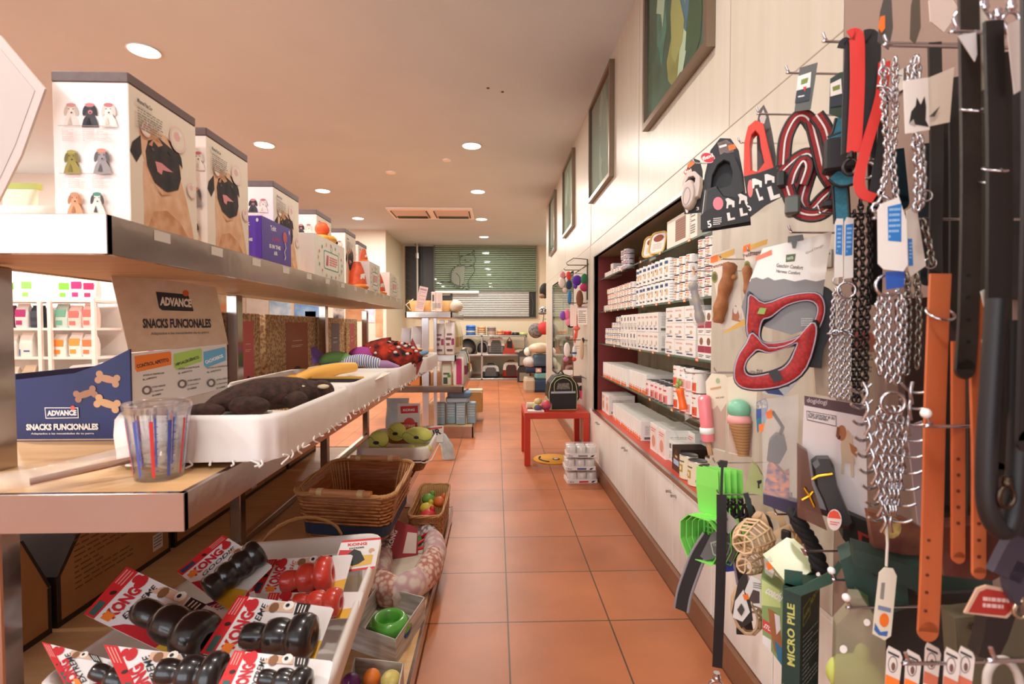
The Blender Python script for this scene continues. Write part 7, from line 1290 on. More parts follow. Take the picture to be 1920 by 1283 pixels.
for k, (X, pts, w, c, lab) in enumerate(((.62, [(1752, 80), (1756, 300), (1752, 520)], 22, '2c2824', 'black webbing lead left of the brown leather leash, behind it'), (.64, [(1842, 180), (1846, 400), (1848, 640), (1846, 820)], 26, '2a2a20', 'dark olive webbing lead behind the rope loop'), (.66, [(1730, 270), (1736, 400), (1740, 520)], 30, '1c2428', 'dark blue lead behind the thin chains'), (.63, [(1680, 280), (1690, 380)], 26, '10303a', 'dark teal strap between the two upper chains'), (.65, [(1770, 640), (1772, 800), (1768, 960)], 30, '201c18', 'black strap between the tan leather straps, behind'), (.66, [(1830, 620), (1832, 800), (1830, 960)], 34, '2c2018', 'brown black strap right of the tan twins, behind'), (.60, [(1912, 600), (1914, 900), (1912, 1100)], 40, '221a20', 'dark violet strap at the picture edge below the leather leashes'), (.68, [(1800, 180), (1802, 400), (1800, 600)], 40, '241e1a', 'wide black lead behind the dark brown leash'), (.68, [(1870, 100), (1872, 400), (1872, 700)], 44, '1a1614', 'wide black lead behind the white flag tag'), (.67, [(1640, 300), (1642, 420), (1640, 560)], 24, '1c1c20', 'black lead behind the big blue and white tag'))):
    belt(lab, X, 8, pts, w, mat(c, .6), (), (), (), 'webbing_lead', 'leash')
dark_box('black rectangular backing pack behind the tan and brown straps', .74, 10, [(1690, 560), (1800, 555), (1800, 800), (1700, 800)], mat('3c2a26', .5), .02, None, 'backing_pack', 'packet')
dark_box('dark brown pack low behind the thick black loop', .72, 10, [(1800, 700), (1920, 690), (1925, 1010), (1800, 1000)], mat('42302a', .5), .02, None, 'backing_pack', 'packet')
dark_box('black pack behind the dark leather leashes, highest of the packs', .74, 10, [(1760, 150), (1925, 120), (1925, 560), (1770, 560)], mat('2a2320', .6), .02, None, 'backing_pack', 'packet')
dark_box('olive brown hanging pack below the red tag', .62, 15, [(1790, 1160), (1880, 1150), (1925, 1160), (1925, 1290), (1800, 1290)], mat('5c5440', .5), .03, lambda f, fr: f.txt('HUNTER', fr.uv(1812, 1178), fr.uv(1842, 1192), .01, mat('2c2c20', .5)), 'leather_pack', 'packet')
dark_box('dark brown glove-like toy against the olive hanging pack', .58, 15, [(1850, 1160), (1905, 1155), (1890, 1200), (1870, 1240), (1834, 1232), (1845, 1195)], mat('281c18', .8), .02, None, 'leather_toy', 'toy')
dark_box('black carton row behind the lowest cards', .70, 15, [(1650, 1120), (1860, 1110), (1860, 1290), (1650, 1290)], mat('24201c', .6), .03, None, 'backing_pack', 'packet')
fr = Fr(aX(1862, 1130, .54), 12); t = fr.thing('round_tag', 'red printed tag with a tan border, tilted, beside the picture edge', 'tag'); f = MB(); f.prism(fr.poly([(1808, 1150), (1832, 1104), (1850, 1098), (1918, 1112), (1908, 1140), (1888, 1160), (1870, 1158)]), mat('d0a890', .5), 0, .002); f.flat(fr.poly([(1815, 1148), (1836, 1110), (1850, 1104), (1912, 1116), (1900, 1140), (1884, 1155)]), mat('a42c24', .5)); f.lines(fr.uv(1842, 1130)[0], fr.uv(1892, 1130)[0], fr.uv(1860, 1118)[1], fr.uv(1860, 1142)[1], 2, mat('d8b4ac', .5), .6); f.obj('tag_face', t); f = MB(); clip(f, fr, 1900, 1120, 34, mat('c8b8a0', .25, .9)); f.obj('metal_clip', t)
fr = Fr(aX(1605, 1220, .57), 25); t = fr.thing('bagged_toy', 'olive film bag holding a lime green toy', 'packet'); f = MB(); f.prism(fr.poly([(1564, 1162), (1588, 1135), (1592, 1110), (1612, 1112), (1655, 1172), (1652, 1292), (1560, 1292)]), mat('a8a088', .25, alpha=.55), -.02, .03); f.obj('bag', t); f = MB(); c = V(fr.p3(1602, 1268)); f.sph(c + V((0, .0, 0)), (.04, .018, .035), mat('c0cc68', .5)); f.sph(c + V((.01, 0, .035)), (.012, .01, .02), mat('c0cc68', .5)); f.obj('toy', t); f = MB(); f.prism(fr.poly(ellp(1576, 1202, 7, 7, 12)), white, -.024, .002); f.prism(fr.poly(ellp(1619, 1153, 6, 6, 12)), white, -.024, .002); f.obj('white_sticker', t)
for k, (x, y) in enumerate(((1662, 1212), (1698, 1216), (1734, 1200), (1770, 1205), (1796, 1200))):
    fr = Fr(aX(x + 12, y + 50, .56 + .015 * (k % 3)), 40); t = fr.thing('product_card', ['white card with an oval dog picture beside the lime toy bag', 'white card with an orange panel, second in the low card row', 'third card of the low row, behind the tip of the wide tan strap', 'fourth card of the low row, turned to the right', 'last card of the low row, mostly hidden'][k], 'card', 'cards on the lowest hooks'); f = MB(); f.prism(fr.poly([(x, y + 10), (x + 4, y), (x + 26, y + 12), (x + 30, y + 22), (x + 22, y + 90), (x - 4, y + 90)]), mat('d8cfc8', .5), -.004 * k, .002); f.M = Matrix.Translation((0, -.004 * k, 0))
    f.flat(fr.poly(ellp(x + 12, y + 34, 9, 16, 14)), mat('5c504c', .5)); f.flat(fr.poly(ellp(x + 12, y + 34, 7.5, 14, 14)), mat('d8cfc8', .5)); f.flat(fr.poly(ellp(x + 13, y + 38, 4, 8, 10)), mat('6c4c44', .5)); f.flat(fr.poly([(x - 1, y + 52), (x + 25, y + 64), (x + 23, y + 84), (x - 3, y + 74)]), orange if k < 2 else mat('c86c50', .5)); f.flat(fr.poly([(x + 3, y + 8), (x + 24, y + 18), (x + 24, y + 22), (x + 3, y + 12)]), ink); f.obj('card', t)
fr = Fr(aX(1885, 1260, .52), 10); f = MB(); f.tube(smooth_path(px(fr, [(1850, 1300), (1852, 1262), (1868, 1240), (1890, 1240), (1908, 1265), (1916, 1300)])), .004, mat('c0b8b0', .4)); fr.single(f, 'plastic_loop', 'pale plastic loop on the lowest hook at the picture corner', 'loop')
fr = Fr(aX(1900, 1050, .55), 5); f = MB(); f.ribbon(px(fr, [(1918, 1010), (1900, 1040), (1880, 1080)]), .03, .01, mat('3c3440', .7)); f.ribbon(px(fr, [(1925, 1060), (1910, 1090), (1925, 1120)]), .03, .01, mat('3c3440', .7)); fr.single(f, 'fabric_strap', 'rumpled dark grey fabric strap above the red tag', 'strap')
# ================================================================ back of the shop
SL1, SL2 = mat('c8ccb8', .5), mat('34362e', .6); SL3 = mat('f0f0ea', .5)
f = MB(); f.box(-1.41, .93, YB - .02, YB - .01, 2.0, 3.03, SL2)
for k in range(24): z = 2.02 + k * .0425; f.loft([[(x, YB - .03, z), (x, YB - .045, z + .008), (x, YB - .045, z + .017), (x, YB - .03, z + .023)] for x in (-1.40, .925)], SL1)
f.box(-1.42, .94, YB - .07, YB - .05, 1.985, 2.01, mat('6c7064', .5)); f.box(-1.40, .925, YB - .06, YB - .056, 2.01, 3.03, glass); f.box(-1.43, -1.405, YB - .06, YB, 1.4, 3.04, mat('5c5c50', .5)); f.box(.925, .95, YB - .06, YB, 1.4, 3.04, mat('8c8878', .5)); struct(f, 'window_1')
f = MB(); f.box(-1.05, .77, YB - .02, YB - .01, 1.4, 2.0, mat('3c3c38', .6))
for k in range(14): z = 1.415 + k * .0415; f.loft([[(x, YB - .03, z), (x, YB - .045, z + .008), (x, YB - .045, z + .018), (x, YB - .03, z + .025)] for x in (-1.0, .765)], SL3)
f.box(.77, .925, YB - .05, YB - .01, 1.40, 1.99, mat('1c1a18', .5)); f.box(-1.4, -1.0, YB - .05, YB - .01, 1.4, 1.9, mat('2a2a26', .5)); f.box(-1.42, .93, YB - .05, YB - .02, 1.38, 1.40, mat('5c584c', .5)); f.tube([(.82, YB - .055, 1.95), (.86, YB - .06, 1.7), (.84, YB - .055, 1.45)], .004, grey); struct(f, 'window_2')
f = MB(); f.box(-2.08, -1.43, YB - .03, YB - .01, 1.40, 3.02, mat('241c18', .4)); f.box(-2.08, -1.43, YB - .035, YB - .03, 1.4, 1.75, mat('4c4838', .5)); f.box(-2.05, -1.95, YB - .04, YB - .035, 1.5, 1.8, mat('8c7420', .5)); [f.tube([(-2.07, YB - .04, 2.9 - k * .16), (-1.85, YB - .04, 2.8 - k * .16)], .004, mat('6c6050', .5)) for k in range(7)]; f.box(-1.72, -1.68, YB - .05, YB - .03, 1.4, 3.02, mat('100c0a', .4)); struct(f, 'door_1')
t = thing('shutter_pole', 'thin white pole with a clamp hanging from the ceiling before the dark door', 'pole', (-1.78, YB - .2, 0)); f = MB(); f.cyl((0, 0, 1.4), (0, 0, CEIL), .02, mat('c8c4bc', .4)); f.obj('tube', t); f = MB(); f.cyl((.0, 0, 2.72), (0, 0, 2.84), .045, steel); f.cyl((0, 0, 3.02), (0, 0, CEIL), .06, steel); f.obj('clamp', t)
fr = Fr((-.95, YB - .075, 2.4)); t = fr.thing('cat_drawing', 'outline drawing of a sitting cat on the shutter glass', 'decal'); CD = mat('4c5444', .5)
f = MB(); f.prism(fr.poly([(864, 500), (872, 497), (871, 512), (870, 530), (864, 536), (855, 534), (846, 528), (847, 512), (855, 500)]), mat('6c7060', .5), 0, .003); f.obj('body_fill', t)
f = MB()
for l in ([(861, 473), (862, 482), (866, 480), (876, 478), (884, 475), (889, 469), (889, 478)], [(864, 482), (862, 492), (868, 498), (880, 499), (890, 493), (891, 483), (886, 477)], [(862, 496), (848, 505), (845, 520), (850, 534), (858, 540)], [(888, 496), (890, 508), (882, 520), (878, 528), (880, 540)], [(858, 538), (866, 541), (872, 536)], [(870, 541), (876, 543), (880, 539), (876, 532)], [(846, 530), (836, 528), (826, 530), (820, 534)], [(855, 512), (862, 520), (862, 536)], [(871, 486), (876, 490), (884, 488)]): f.tube([V(p) + V((0, -.004, 0)) for p in smooth_path([fr.p3(*q) for q in l], 4)], .009, CD, n=5)
f.obj('outline', t)
t = thing('tube_lamp', 'white tube lamp along the foot of the shutter glass', 'lamp', (-.86, YB - .1, 1.97)); f = MB(); f.cbox(-.53, .47, -.03, .0, -.03, .03, mat('f0f0ec', .4), .008); f.obj('housing', t)
# steel shelving at the back
t = thing('steel_shelving', 'low steel shelving of three decks against the back wall', 'shelf', (0, 11.25, 0))
for z in (.97, .55, .02):
    f = MB(); f.cbox(-.95, .68, -.02, .5, z - .02, z + .02, brush, .004); f.obj('deck', t)
for x in (-.95, -.33, .65):
    for y in (-.02, .46): f = MB(); f.cbox(x, x + .035, y, y + .035, 0, .99, steel, .003); f.obj('post', t)
def bowls(x, cs, lab, r=.11, h=.05):
    for k, c in enumerate(cs):
        f = MB(); f.lathe([(r * .8, 0), (r, h * .1), (r * .86, h), (r * .8, h), (r * .7, h * .3), (.001, h * .3)], mat(c, .4), n=18); single(f, 'pet_bowl', (ORD[k] + ' bowl up in the ' if len(cs) > 1 else '') + lab, 'bowl', (x, 11.42, .991 + k * h * .98), group='pet bowls on the back shelving' if len(cs) > 1 else None)
bowls(-.56, ['3c74b8', 'c0ccd8', '2c6cc8', '3478d4'], 'blue and white bowl stack on the back shelf', .115, .055); bowls(-.32, ['e8dcc4', 'c8a888', 'e0b080', 'd8ac84'], 'cream and orange bowl stack on the back shelf', .1, .05); bowls(-.10, ['c8b8a0', 'e0b0a0', '8c8c8c', '8c7c74'], 'grey and pink bowl stack on the back shelf', .105, .045)
bowls(.09, ['e89468', 'eca078'], 'peach orange bowl stack on the back shelf', .08, .06); bowls(.26, ['c82820', 'd43428'], 'bright red bowl stack on the back shelf', .095, .045); bowls(.44, ['242424'], 'single black bowl between the red and the lime bowls', .09, .06); bowls(.61, ['c4cc7c'], 'single pale lime bowl at the end of the back shelf', .10, .06)
def carrier(x, z, w, h, base, top, lab, y=11.4, mesh='8c8884'):
    t = thing('pet_carrier', lab, 'pet carrier', (x, y, z)); f = MB(); f.cbox(-w / 2, w / 2, 0, .4, 0, h * .52, mat(base, .4), .03); f.obj('base', t)
    f = MB(); pf = [(-w / 2, h * .5), (-w / 2 * .92, h * .85), (-w / 2 * .7, h), (w / 2 * .7, h), (w / 2 * .92, h * .85), (w / 2, h * .5)]; f.prism(pf, mat(top, .4), 0.004, .39); f.obj('cover', t)
    f = MB(); n = [(-w * .3, h * .12), (-w * .32, h * .6), (-w * .22, h * .85), (w * .22, h * .85), (w * .32, h * .6), (w * .3, h * .12)]; f.prism(n, mat('4a4644', .6), -.004, .003)
    for k in range(9): f.tube([(-w * .3 + w * .6 * k / 8, -.008, h * .12), (-w * .3 + w * .6 * k / 8, -.008, h * .82)], .004, mat(mesh, .4, .6), n=4)
    for k in range(6): f.tube([(-w * .31, -.008, h * (.15 + k * .12)), (w * .31, -.008, h * (.15 + k * .12))], .004, mat(mesh, .4, .6), n=4)
    f.obj('grille_door', t); f = MB(); f.tube([(-w * .2, .2, h), (-w * .15, .2, h + .03), (w * .15, .2, h + .03), (w * .2, .2, h)], .012, mat(base, .4)); f.obj('handle', t)
carrier(.0, .57, .37, .36, '7c7474', 'e4dcd0', 'grey and cream pet carrier with wire door in the middle of the shelving'); carrier(-.72, .04, .36, .36, '242428', 'd8d0bc', 'black and cream pet carrier at the left of the lowest deck'); carrier(-.12, .04, .38, .27, '2c3438', 'c8ccc8', 'small black and grey pet carrier in the middle of the lowest deck'); carrier(.34, .04, .37, .34, 'a42818', 'e4dccc', 'dark red and white pet carrier on the lowest deck', mesh='7c2c20')
t = thing('cat_house', 'black domed cat litter house with white rim on the middle deck', 'pet house', (-.30, 11.4, .57)); f = MB(); f.sph((0, .15, .13), (.15, .15, .17), mat('d8d4cc', .4)); f.obj('dome', t); f = MB(); f.sph((-.01, .06, .12), (.115, .09, .14), mat('1c1a1a', .5)); f.obj('opening', t); f = MB(); f.box(-.12, .12, -.04, .1, 0, .03, mat('e8d8c8', .5)); f.obj('base', t)
t = thing('cat_house', 'dark grey domed pet house at the left of the middle deck', 'pet house', (-.64, 11.4, .57)); f = MB(); f.sph((0, .15, .14), (.19, .15, .2), mat('3c3838', .6)); f.obj('dome', t); f = MB(); f.sph((0, .03, .08), (.12, .05, .09), mat('8c8478', .6)); f.obj('cushion', t)
t = thing('carry_bag', 'orange red trapezoid pet bag with black top on the middle deck', 'bag', (.30, 11.4, .57)); f = MB(); f.prism([(-.16, 0), (.16, 0), (.06, .28), (-.06, .28)], mat('c44428', .5), 0, .2); f.obj('body', t); f = MB(); f.prism([(-.06, .14), (.07, .12), (.05, .28), (-.05, .28)], mat('1c1818', .6), -.006, .006); f.tube([(-.05, 0, .28), (0, 0, .37), (.05, 0, .28)], .012, mat('8c2c20', .5)); f.obj('flap', t)
f = MB(); f.sph((0, 0, .05), (.15, .12, .05), mat('dccfc0', .9, c2='c8a890', scale=30)); single(f, 'pet_cushion', 'crumpled cream cushion at the right of the middle deck', 'cushion', (.55, 11.45, .57))
def backpack(x, y, z, w, h, c1, c2, lab):
    t = thing('pet_backpack', lab, 'bag', (x, y, z)); f = MB(); f.prism([(-w / 2, 0), (w / 2, 0), (w / 2, h * .75), (w * .35, h * .95), (0, h), (-w * .35, h * .95), (-w / 2, h * .75)], mat(c1, .6), 0, .2); f.obj('body', t); f = MB(); f.prism([(-w * .38, h * .08), (w * .38, h * .08), (w * .38, h * .6), (-w * .38, h * .6)], mat(c2, .6), -.03, .03); f.obj('pocket', t); f = MB(); f.tube([(-w * .1, .1, h), (0, .1, h + .05), (w * .1, .1, h)], .01, black); f.obj('handle', t)
backpack(.60, 10.8, .34, .26, .33, '3c3a3a', '8c8478', 'grey and black pet backpack stacked on the other one by the shelving'); backpack(.60, 10.8, 0, .28, .34, '2c2a2a', '807868', 'lower black pet backpack on the floor by the shelving')
# beds and bags piled at the recess
def lump(name, lab, cat, loc, r, c, c2=None, seg=None, **k):
    f = MB(); f.sph((0, 0, r[2]), r, mat(c, .85, c2=c2, scale=9) if c2 else mat(c, .85), 16, 10); return single(f, name, lab, cat, loc, **k)
def cush(name, lab, cat, loc, w, d, h, c, a=0, roll=0):
    f = MB(); f.loft([[(x * k, y * k, z) for x, y in rrect(w, d, .05, 4)] for z, k in ((0, .9), (h * .2, 1), (h * .8, 1), (h, .88))], mat(c, .8), smooth=False); return single(f, name, lab, cat, loc, a, 0, roll)
cush('pet_mattress', 'big navy blue pet mattress at the foot of the pile', 'cushion', (.86, 9.3, 0), .48, .4, .24, '2c405c'); cush('pet_mattress', 'beige folded pet mattress leaning left of the navy one', 'cushion', (.60, 9.25, .0), .2, .35, .26, 'b8a890'); cush('pet_mattress', 'teal folded blanket on the navy mattress', 'blanket', (.86, 9.25, .245), .34, .3, .10, '6ca4a4')
f = MB(); f.cyl((-.22, 0, .07), (.2, 0, .09), .07, mat('283450', .8), n=16); single(f, 'rolled_mat', 'navy rolled mat lying across the pile', 'mat', (.76, 9.22, .33)); f = MB(); f.cbox(-.05, .05, -.03, .03, 0, .08, mat('d8a8a0', .5)); f.M = Matrix.Translation((0, -.031, 0)); f.flat(ell(0, .045, .025, .02, 10), white); single(f, 'product_card', 'small pink label card on the rolled navy mat', 'card', (.76, 9.13, .36))
lump('pet_bed', 'light grey fluffy pet bed left of the navy box', 'pet bed', (.62, 9.3, .42), (.13, .2, .11), 'b0aaa4', 'c0bab4'); cush('pet_basket', 'blue grey box shaped pet basket high in the pile', 'pet bed', (.85, 9.2, .48), .36, .35, .20, '42586c'); lump('pet_bed', 'cream pet bed on top of the blue grey box', 'pet bed', (.80, 9.2, .69), (.22, .2, .10), 'dccfb8', 'c8b498')
lump('soft_toy', 'fluffy white cushion left of the cream pet bed', 'cushion', (.58, 9.35, .64), (.07, .1, .08), 'e8e0d4')
t = thing('pet_coat', 'grey and red padded pet coat hanging at the recess edge', 'coat', (.78, 8.7, .98)); f = MB(); f.sph((-.1, 0, .13), (.13, .1, .13), mat('8c8480', .8, c2='504848', scale=30)); f.obj('grey_part', t); f = MB(); f.sph((.04, -.04, .17), (.13, .1, .11), mat('c43c3c', .8)); f.obj('red_part', t); f = MB(); f.tube([(.02, .02, .26), (.05, .02, .5)], .006, black); f.obj('hanger', t)
t = thing('dog_hat', 'black cap hanging at the recess edge, topmost', 'cap', (.82, 8.6, 1.66)); f = MB(); f.sph((0, 0, .12), (.09, .08, .13), mat('1e1a1a', .8)); f.obj('crown', t); f = MB(); f.sph((-.05, -.04, .03), (.05, .05, .04), mat('8c6c5c', .8)); f.obj('peak', t)
t = thing('dog_hat', 'grey and white checked cap below the black one', 'cap', (.80, 8.6, 1.38)); f = MB(); f.sph((0, 0, .07), (.09, .08, .07), mat('dcd8d4', .8, c2='3c3840', scale=40, kind='voronoi')); f.obj('crown', t); f = MB(); f.sph((-.04, -.05, .02), (.06, .05, .02), mat('6c6868', .8)); f.obj('peak', t)
t = thing('peg_rail', 'slim upright peg rail at the recess edge carrying the hats', 'rail', (.93, 8.62, 0)); f = MB(); f.cbox(-.015, .015, -.015, .015, 0, 2.0, WB, .003); f.obj('upright', t)
for z in (1.45, 1.79, 1.30): f = MB(); f.tube([(0, 0, z), (-.12, 0, z + .005)], .006, steel); f.obj('peg', t)
# ================================================================ second gondola
t = thing('display_gondola', 'shorter chrome gondola of stepped shelves further down the aisle', 'display shelf', (0, 5.39, 0)); HW = mat('e8e8f0', .2, .7)
for (x0, x1, z0, z1, d) in ((-.95, -.46, 1.272, 1.335, 1.9), (-1.04, -.42, .815, .88, 2.0), (-1.10, -.34, .485, .55, 2.1), (-.95, -.24, 0, .12, 2.2)):
    f = MB(); f.box(x0 + .02, x1 - .02, .02, d - .02, z0 + .02, z1, WOOD); f.cbox(x0, x1, 0, .02, z0, z1 + .003, FAS, .004); f.cbox(x1 - .02, x1, 0, d, z0, z1 + .003, FAS, .004); f.cbox(x0, x0 + .02, 0, d, z0, z1 + .003, FAS, .004); f.obj('shelf', t)
for x in (-.78, -.66):
    for y in (.03, 1.7): f = MB(); f.cbox(x, x + (.07 if x < -.7 else .035), y, y + .04, .12, 1.272, HW, .003); f.obj('post', t)
def food_bag(lab, loc, w, h, d, c, bands, a=0, roll=0, grp='dry food bags on the second gondola'):
    t = thing('food_bag', lab, 'bag', loc, a, 0, roll, group=grp); f = MB(); m = mat(c, .35)
    f.loft([[(x, y * ky, z) for x, y in rrect(w * kx, d, .02, 3)] for z, kx, ky in ((0, .92, .9), (h * .06, 1, 1), (h * .5, 1.02, 1.1), (h * .8, .96, .75), (h * .93, .9, .25), (h, .94, .06))], m, smooth=True)
    f.M = Matrix.Translation((0, -d * .56, 0)); f.lay = 2
    for (z0, z1, x0, x1, mc) in bands: f.rect(w * x0, w * x1, h * z0, h * z1, mat(mc, .4))
    f.M = None; f.obj('bag', t); return t
VB = [(.1, .17, -.3, .25, '6c4c54'), (.28, .36, -.35, -.02, '7c5c64'), (.45, .53, -.4, .1, '6c5058'), (.6, .66, -.3, .2, '7c646c'), (.3, .5, .15, .4, '9c3468')]
food_bag('pale grey banded food bag on the second gondola, left of a pair', (-.60, 5.50, .883), .11, .33, .08, 'dcd4d0', VB); food_bag('pale grey banded food bag on the second gondola, right of the pair', (-.49, 5.50, .883), .11, .34, .08, 'e0d8d4', VB)
for k in range(6): food_bag(f'cream food bag, {ORD[k]} behind the banded pair on the second gondola', (-.475, 5.66 + .14 * k, .883), .10, .36, .1, ('e8dcc0', 'ecd8b0', 'dcd4c4', 'e8e0cc')[k % 4], [(.2, .5, -.3, .3, ('b89c58', 'c8a0a0', '88a068')[k % 3])], -60)
food_bag('white bag with green print on the lower deck of the second gondola', (-.53, 5.52, .553), .11, .28, .08, 'dcdcc8', [(.05, .3, -.3, .1, '3c4c3c'), (.4, .48, -.3, .3, '5c6c58'), (.3, .4, .1, .4, '3ca048')]); food_bag('white bag with a broad magenta panel on the lower deck', (-.40, 5.50, .553), .115, .30, .08, 'e0dcd4', [(.03, .95, -.2, .3, 'b83468')])
for k in range(5): food_bag(f'mixed colour food bag, {ORD[k]} behind the magenta one', (-.39, 5.66 + .17 * k, .553), .12, .33 + .02 * (k % 2), .1, ('c8c0b8', 'a8b0b8', 'e0d0b8', '5c5c64', 'd8c8c0')[k], [(.3, .6, -.4, .4, ('8c2c4c', '2c4c8c', '5c8c4c', 'c8b43c', 'b83c3c')[k])], -50)
food_bag('silver grey food bag left on the second gondola, nearest the post', (-.86, 5.62, .883), .13, .30, .09, 'b4aeb0', [(.1, .35, -.3, .3, 'dcd8dc')], grp='silver food bags'); food_bag('silver grey food bag at the outer left of the second gondola', (-.99, 5.70, .883), .11, .28, .09, 'a8a4a8', [(.1, .35, -.3, .3, 'd8d4d8')], grp='silver food bags')
for k, (x, w, h, c, lab) in enumerate(((-.99, .12, .10, 'e87030', 'orange'), (-.86, .1, .2, 'd88040', 'ochre'), (-.745, .06, .16, '8c3454', 'plum coloured'))): f = MB(); f.cbox(-w / 2, w / 2, 0, .15, 0, h, mat(c, .5)); f.M = Matrix.Translation((-w / 2, 0, 0)); f.rect(.01, w * .7, h * .4, h * .7, beige); single(f, 'treat_carton', lab + ' treat carton on the lower deck of the second gondola', 'carton', (x, 5.46, .553))
for k in range(4): f = MB(); f.cbox(-.05, .05, 0, .12, 0, .23, mat('8ca8b8', .5), .006); f.M = Matrix.Translation((-.05, 0, 0)); f.lines(.01, .09, .21, .05, 6, mat('b8ccd4', .5)); single(f, 'hay_pack', ORD[k] + ' blue grey upright pack from the left on the base of the second gondola', 'packet', (-.60 + .11 * k, 5.5 + .05 * (k % 2), .123), group='blue grey packs on the gondola base')
for k in range(2): cush('plastic_pack', ('pale blue plastic wrapped pack lying on the upright blue packs', 'blue and white wrapped pack on top of the pile of blue packs')[k], 'packet', (-.42 + .02 * k, 5.62, .355 + .06 * k), .26, .2, .055, ('a8c0d4', '6c90b4')[k])
f = MB(); f.cbox(-.1, .1, 0, .3, 0, .25, mat('c89c60', .6)); f.box(-.1, -.09, -.1, 0, .2, .25, mat('d8b070', .6)); f.box(.09, .1, -.06, 0, .18, .25, mat('d8b070', .6)); single(f, 'cardboard_box', 'open cardboard box beside the blue packs of the second gondola', 'box', (-.27, 6.3, .123)); f = MB(); f.cbox(-.1, .1, 0, .14, 0, .02, mat('e4dccc', .5)); f.M = Matrix.Translation((-.1, 0, 0)); single(f, 'paper_pad', 'white pad lying on the open cardboard box', 'paper', (-.27, 6.35, .375))
t = thing('pet_basket', 'tan oval pet basket on top of the second gondola', 'basket', (-.70, 5.62, 1.338)); f = MB(); f.loft([rr3(0, 0, .42, .2, .05, 0), rr3(0, 0, .48, .22, .06, .12), rr3(0, 0, .46, .2, .05, .12), rr3(0, 0, .40, .18, .05, .01)], mat('d8a868', .6), smooth=True); f.obj('body', t); f = MB(); f.tube([(-.23, 0, .02), (-.28, 0, .08), (-.2, 0, .14)], .006, white); f.obj('cord', t)
lump('fleece_bed', 'fluffy white fleece at the right end of the gondola top', 'pet bed', (-.44, 5.6, 1.33), (.08, .1, .07), 'ece4d4', 'd8ccb4')
fr = Fr((-.82, 5.48, 1.338), 0, 0, 12); f = MB(); f.prism([(-.045, 0), (.045, 0), (.045, .27), (-.045, .27)], mat('e8ccc8', .5), 0, .004); f.flat([(-.035, .23), (.035, .23), (.035, .25), (-.035, .25)], mat('a89098', .5)); f.lines(-.035, .035, .22, .03, 10, mat('c8a0a0', .5)); fr.single(f, 'price_board', 'tilted pale pink price board on the gondola top', 'board')
f = MB(); f.cbox(-.055, .055, 0, .07, 0, .21, mat('f0e4dc', .5)); f.M = Matrix.Translation((-.055, 0, 0)); f.rect(.01, .03, .11, .18, grey); f.rect(.045, .05, .01, .2, mat('d89088', .5)); f.rect(.07, .10, .02, .19, mat('ecd4cc', .5)); f.lines(.012, .1, .09, .02, 5, grey); single(f, 'printed_carton', 'upright white carton with barcode on the gondola top', 'carton', (-.63, 5.46, 1.338))
# ================================================================ red side table and what stands on it
RT = mat('c83c28', .35); t = thing('side_table', 'square red side table with thick legs against the wall cupboards', 'table', (.515, 4.565, 0)); f = MB(); f.cbox(-.275, .275, -.275, .275, .40, .45, RT, .002); f.obj('table_top', t)
for sx in (-1, 1):
    for sy in (-1, 1): f = MB(); f.cbox(sx * .25 - .025, sx * .25 + .025, sy * .25 - .025, sy * .25 + .025, 0, .40, RT, .002); f.obj('leg', t)
t = thing('backpack', 'black pet backpack with lime piping standing on the red table', 'bag', (.58, 4.52, .451), -6); BP = mat('181818', .4); LP = mat('c8cc8c', .5)
pf = lambda s, y: [(x * s, y, z * (1 if s == 1 else (s * .98 + .02))) for x, z in ((-.125, 0), (.125, 0), (.13, .16), (.115, .24), (.07, .295), (0, .31), (-.07, .295), (-.115, .24), (-.13, .16))]
f = MB(); f.loft([pf(.93, -.07), pf(1, -.05), pf(1, .08), pf(.93, .1)], BP); f.obj('body', t)
f = MB(); f.tube([V(p) + V((0, -.012, 0)) for p in pf(.97, -.06)], .003, LP, closed=True, n=5); f.tube(smooth_path([(-.08, -.08, .15), (-.075, -.08, .24), (0, -.08, .28), (.07, -.08, .24), (.08, -.08, .15)]), .0025, LP, n=5); f.obj('piping', t)
f = MB(); f.prism([(-.11, .145), (.11, .145), (.11, .162), (-.11, .162)], mat('b0b4c4', .3), -.076, .004); f.obj('reflective_strip', t); f = MB(); f.prism([(-.06, .18), (.06, .18), (.05, .235), (-.05, .235)], mat('4c4a48', .3, c2='8c8478', scale=40), -.077, .004); f.obj('mesh_window', t); f = MB(); f.tube([(.125, -.0, .05), (.155, -.02, .1), (.15, -.0, .2), (.12, .02, .25)], .009, BP); f.obj('shoulder_strap', t); f = MB(); f.tube([(-.03, .03, .305), (0, .03, .335), (.03, .03, .305)], .006, BP); f.obj('handle', t)
f = MB(); f.cyl((-.04, 0, .03), (.05, .01, .03), .03, mat('e0d4b8', .6), n=14); single(f, 'cream_roll', 'cream coloured roll at the left edge of the red table', 'roll', (.31, 4.5, .451))
for k, (x, y, z, c, lab) in enumerate(((.35, 4.42, 0, 'a8b868', 'green toy'), (.37, 4.5, .04, 'd8c890', 'sand coloured toy'), (.40, 4.45, 0, 'e87c4c', 'orange toy'), (.36, 4.38, 0, '5c4c6c', 'violet toy'))): lump('pet_toy', lab + ' in the heap left of the backpack', 'toy', (x, y, .451 + z), (.035, .035, .028), c)
t = thing('ball_pack', 'multicoloured ball in a cardboard frame left of the backpack', 'toy', (.435, 4.40, .451)); f = MB(); f.prism([(-.05, 0), (.05, 0), (.05, .05), (0, .13), (-.05, .05)], mat('d8c8a0', .6), .03, .003); f.obj('frame', t); f = MB(); f.sph((0, 0, .05), .042, mat('d84c3c', .4, c2='7c4c9c', scale=14)); f.obj('ball', t); f = MB(); f.cyl((0, 0, 0), (0, 0, .02), .02, redp); f.obj('stand', t)
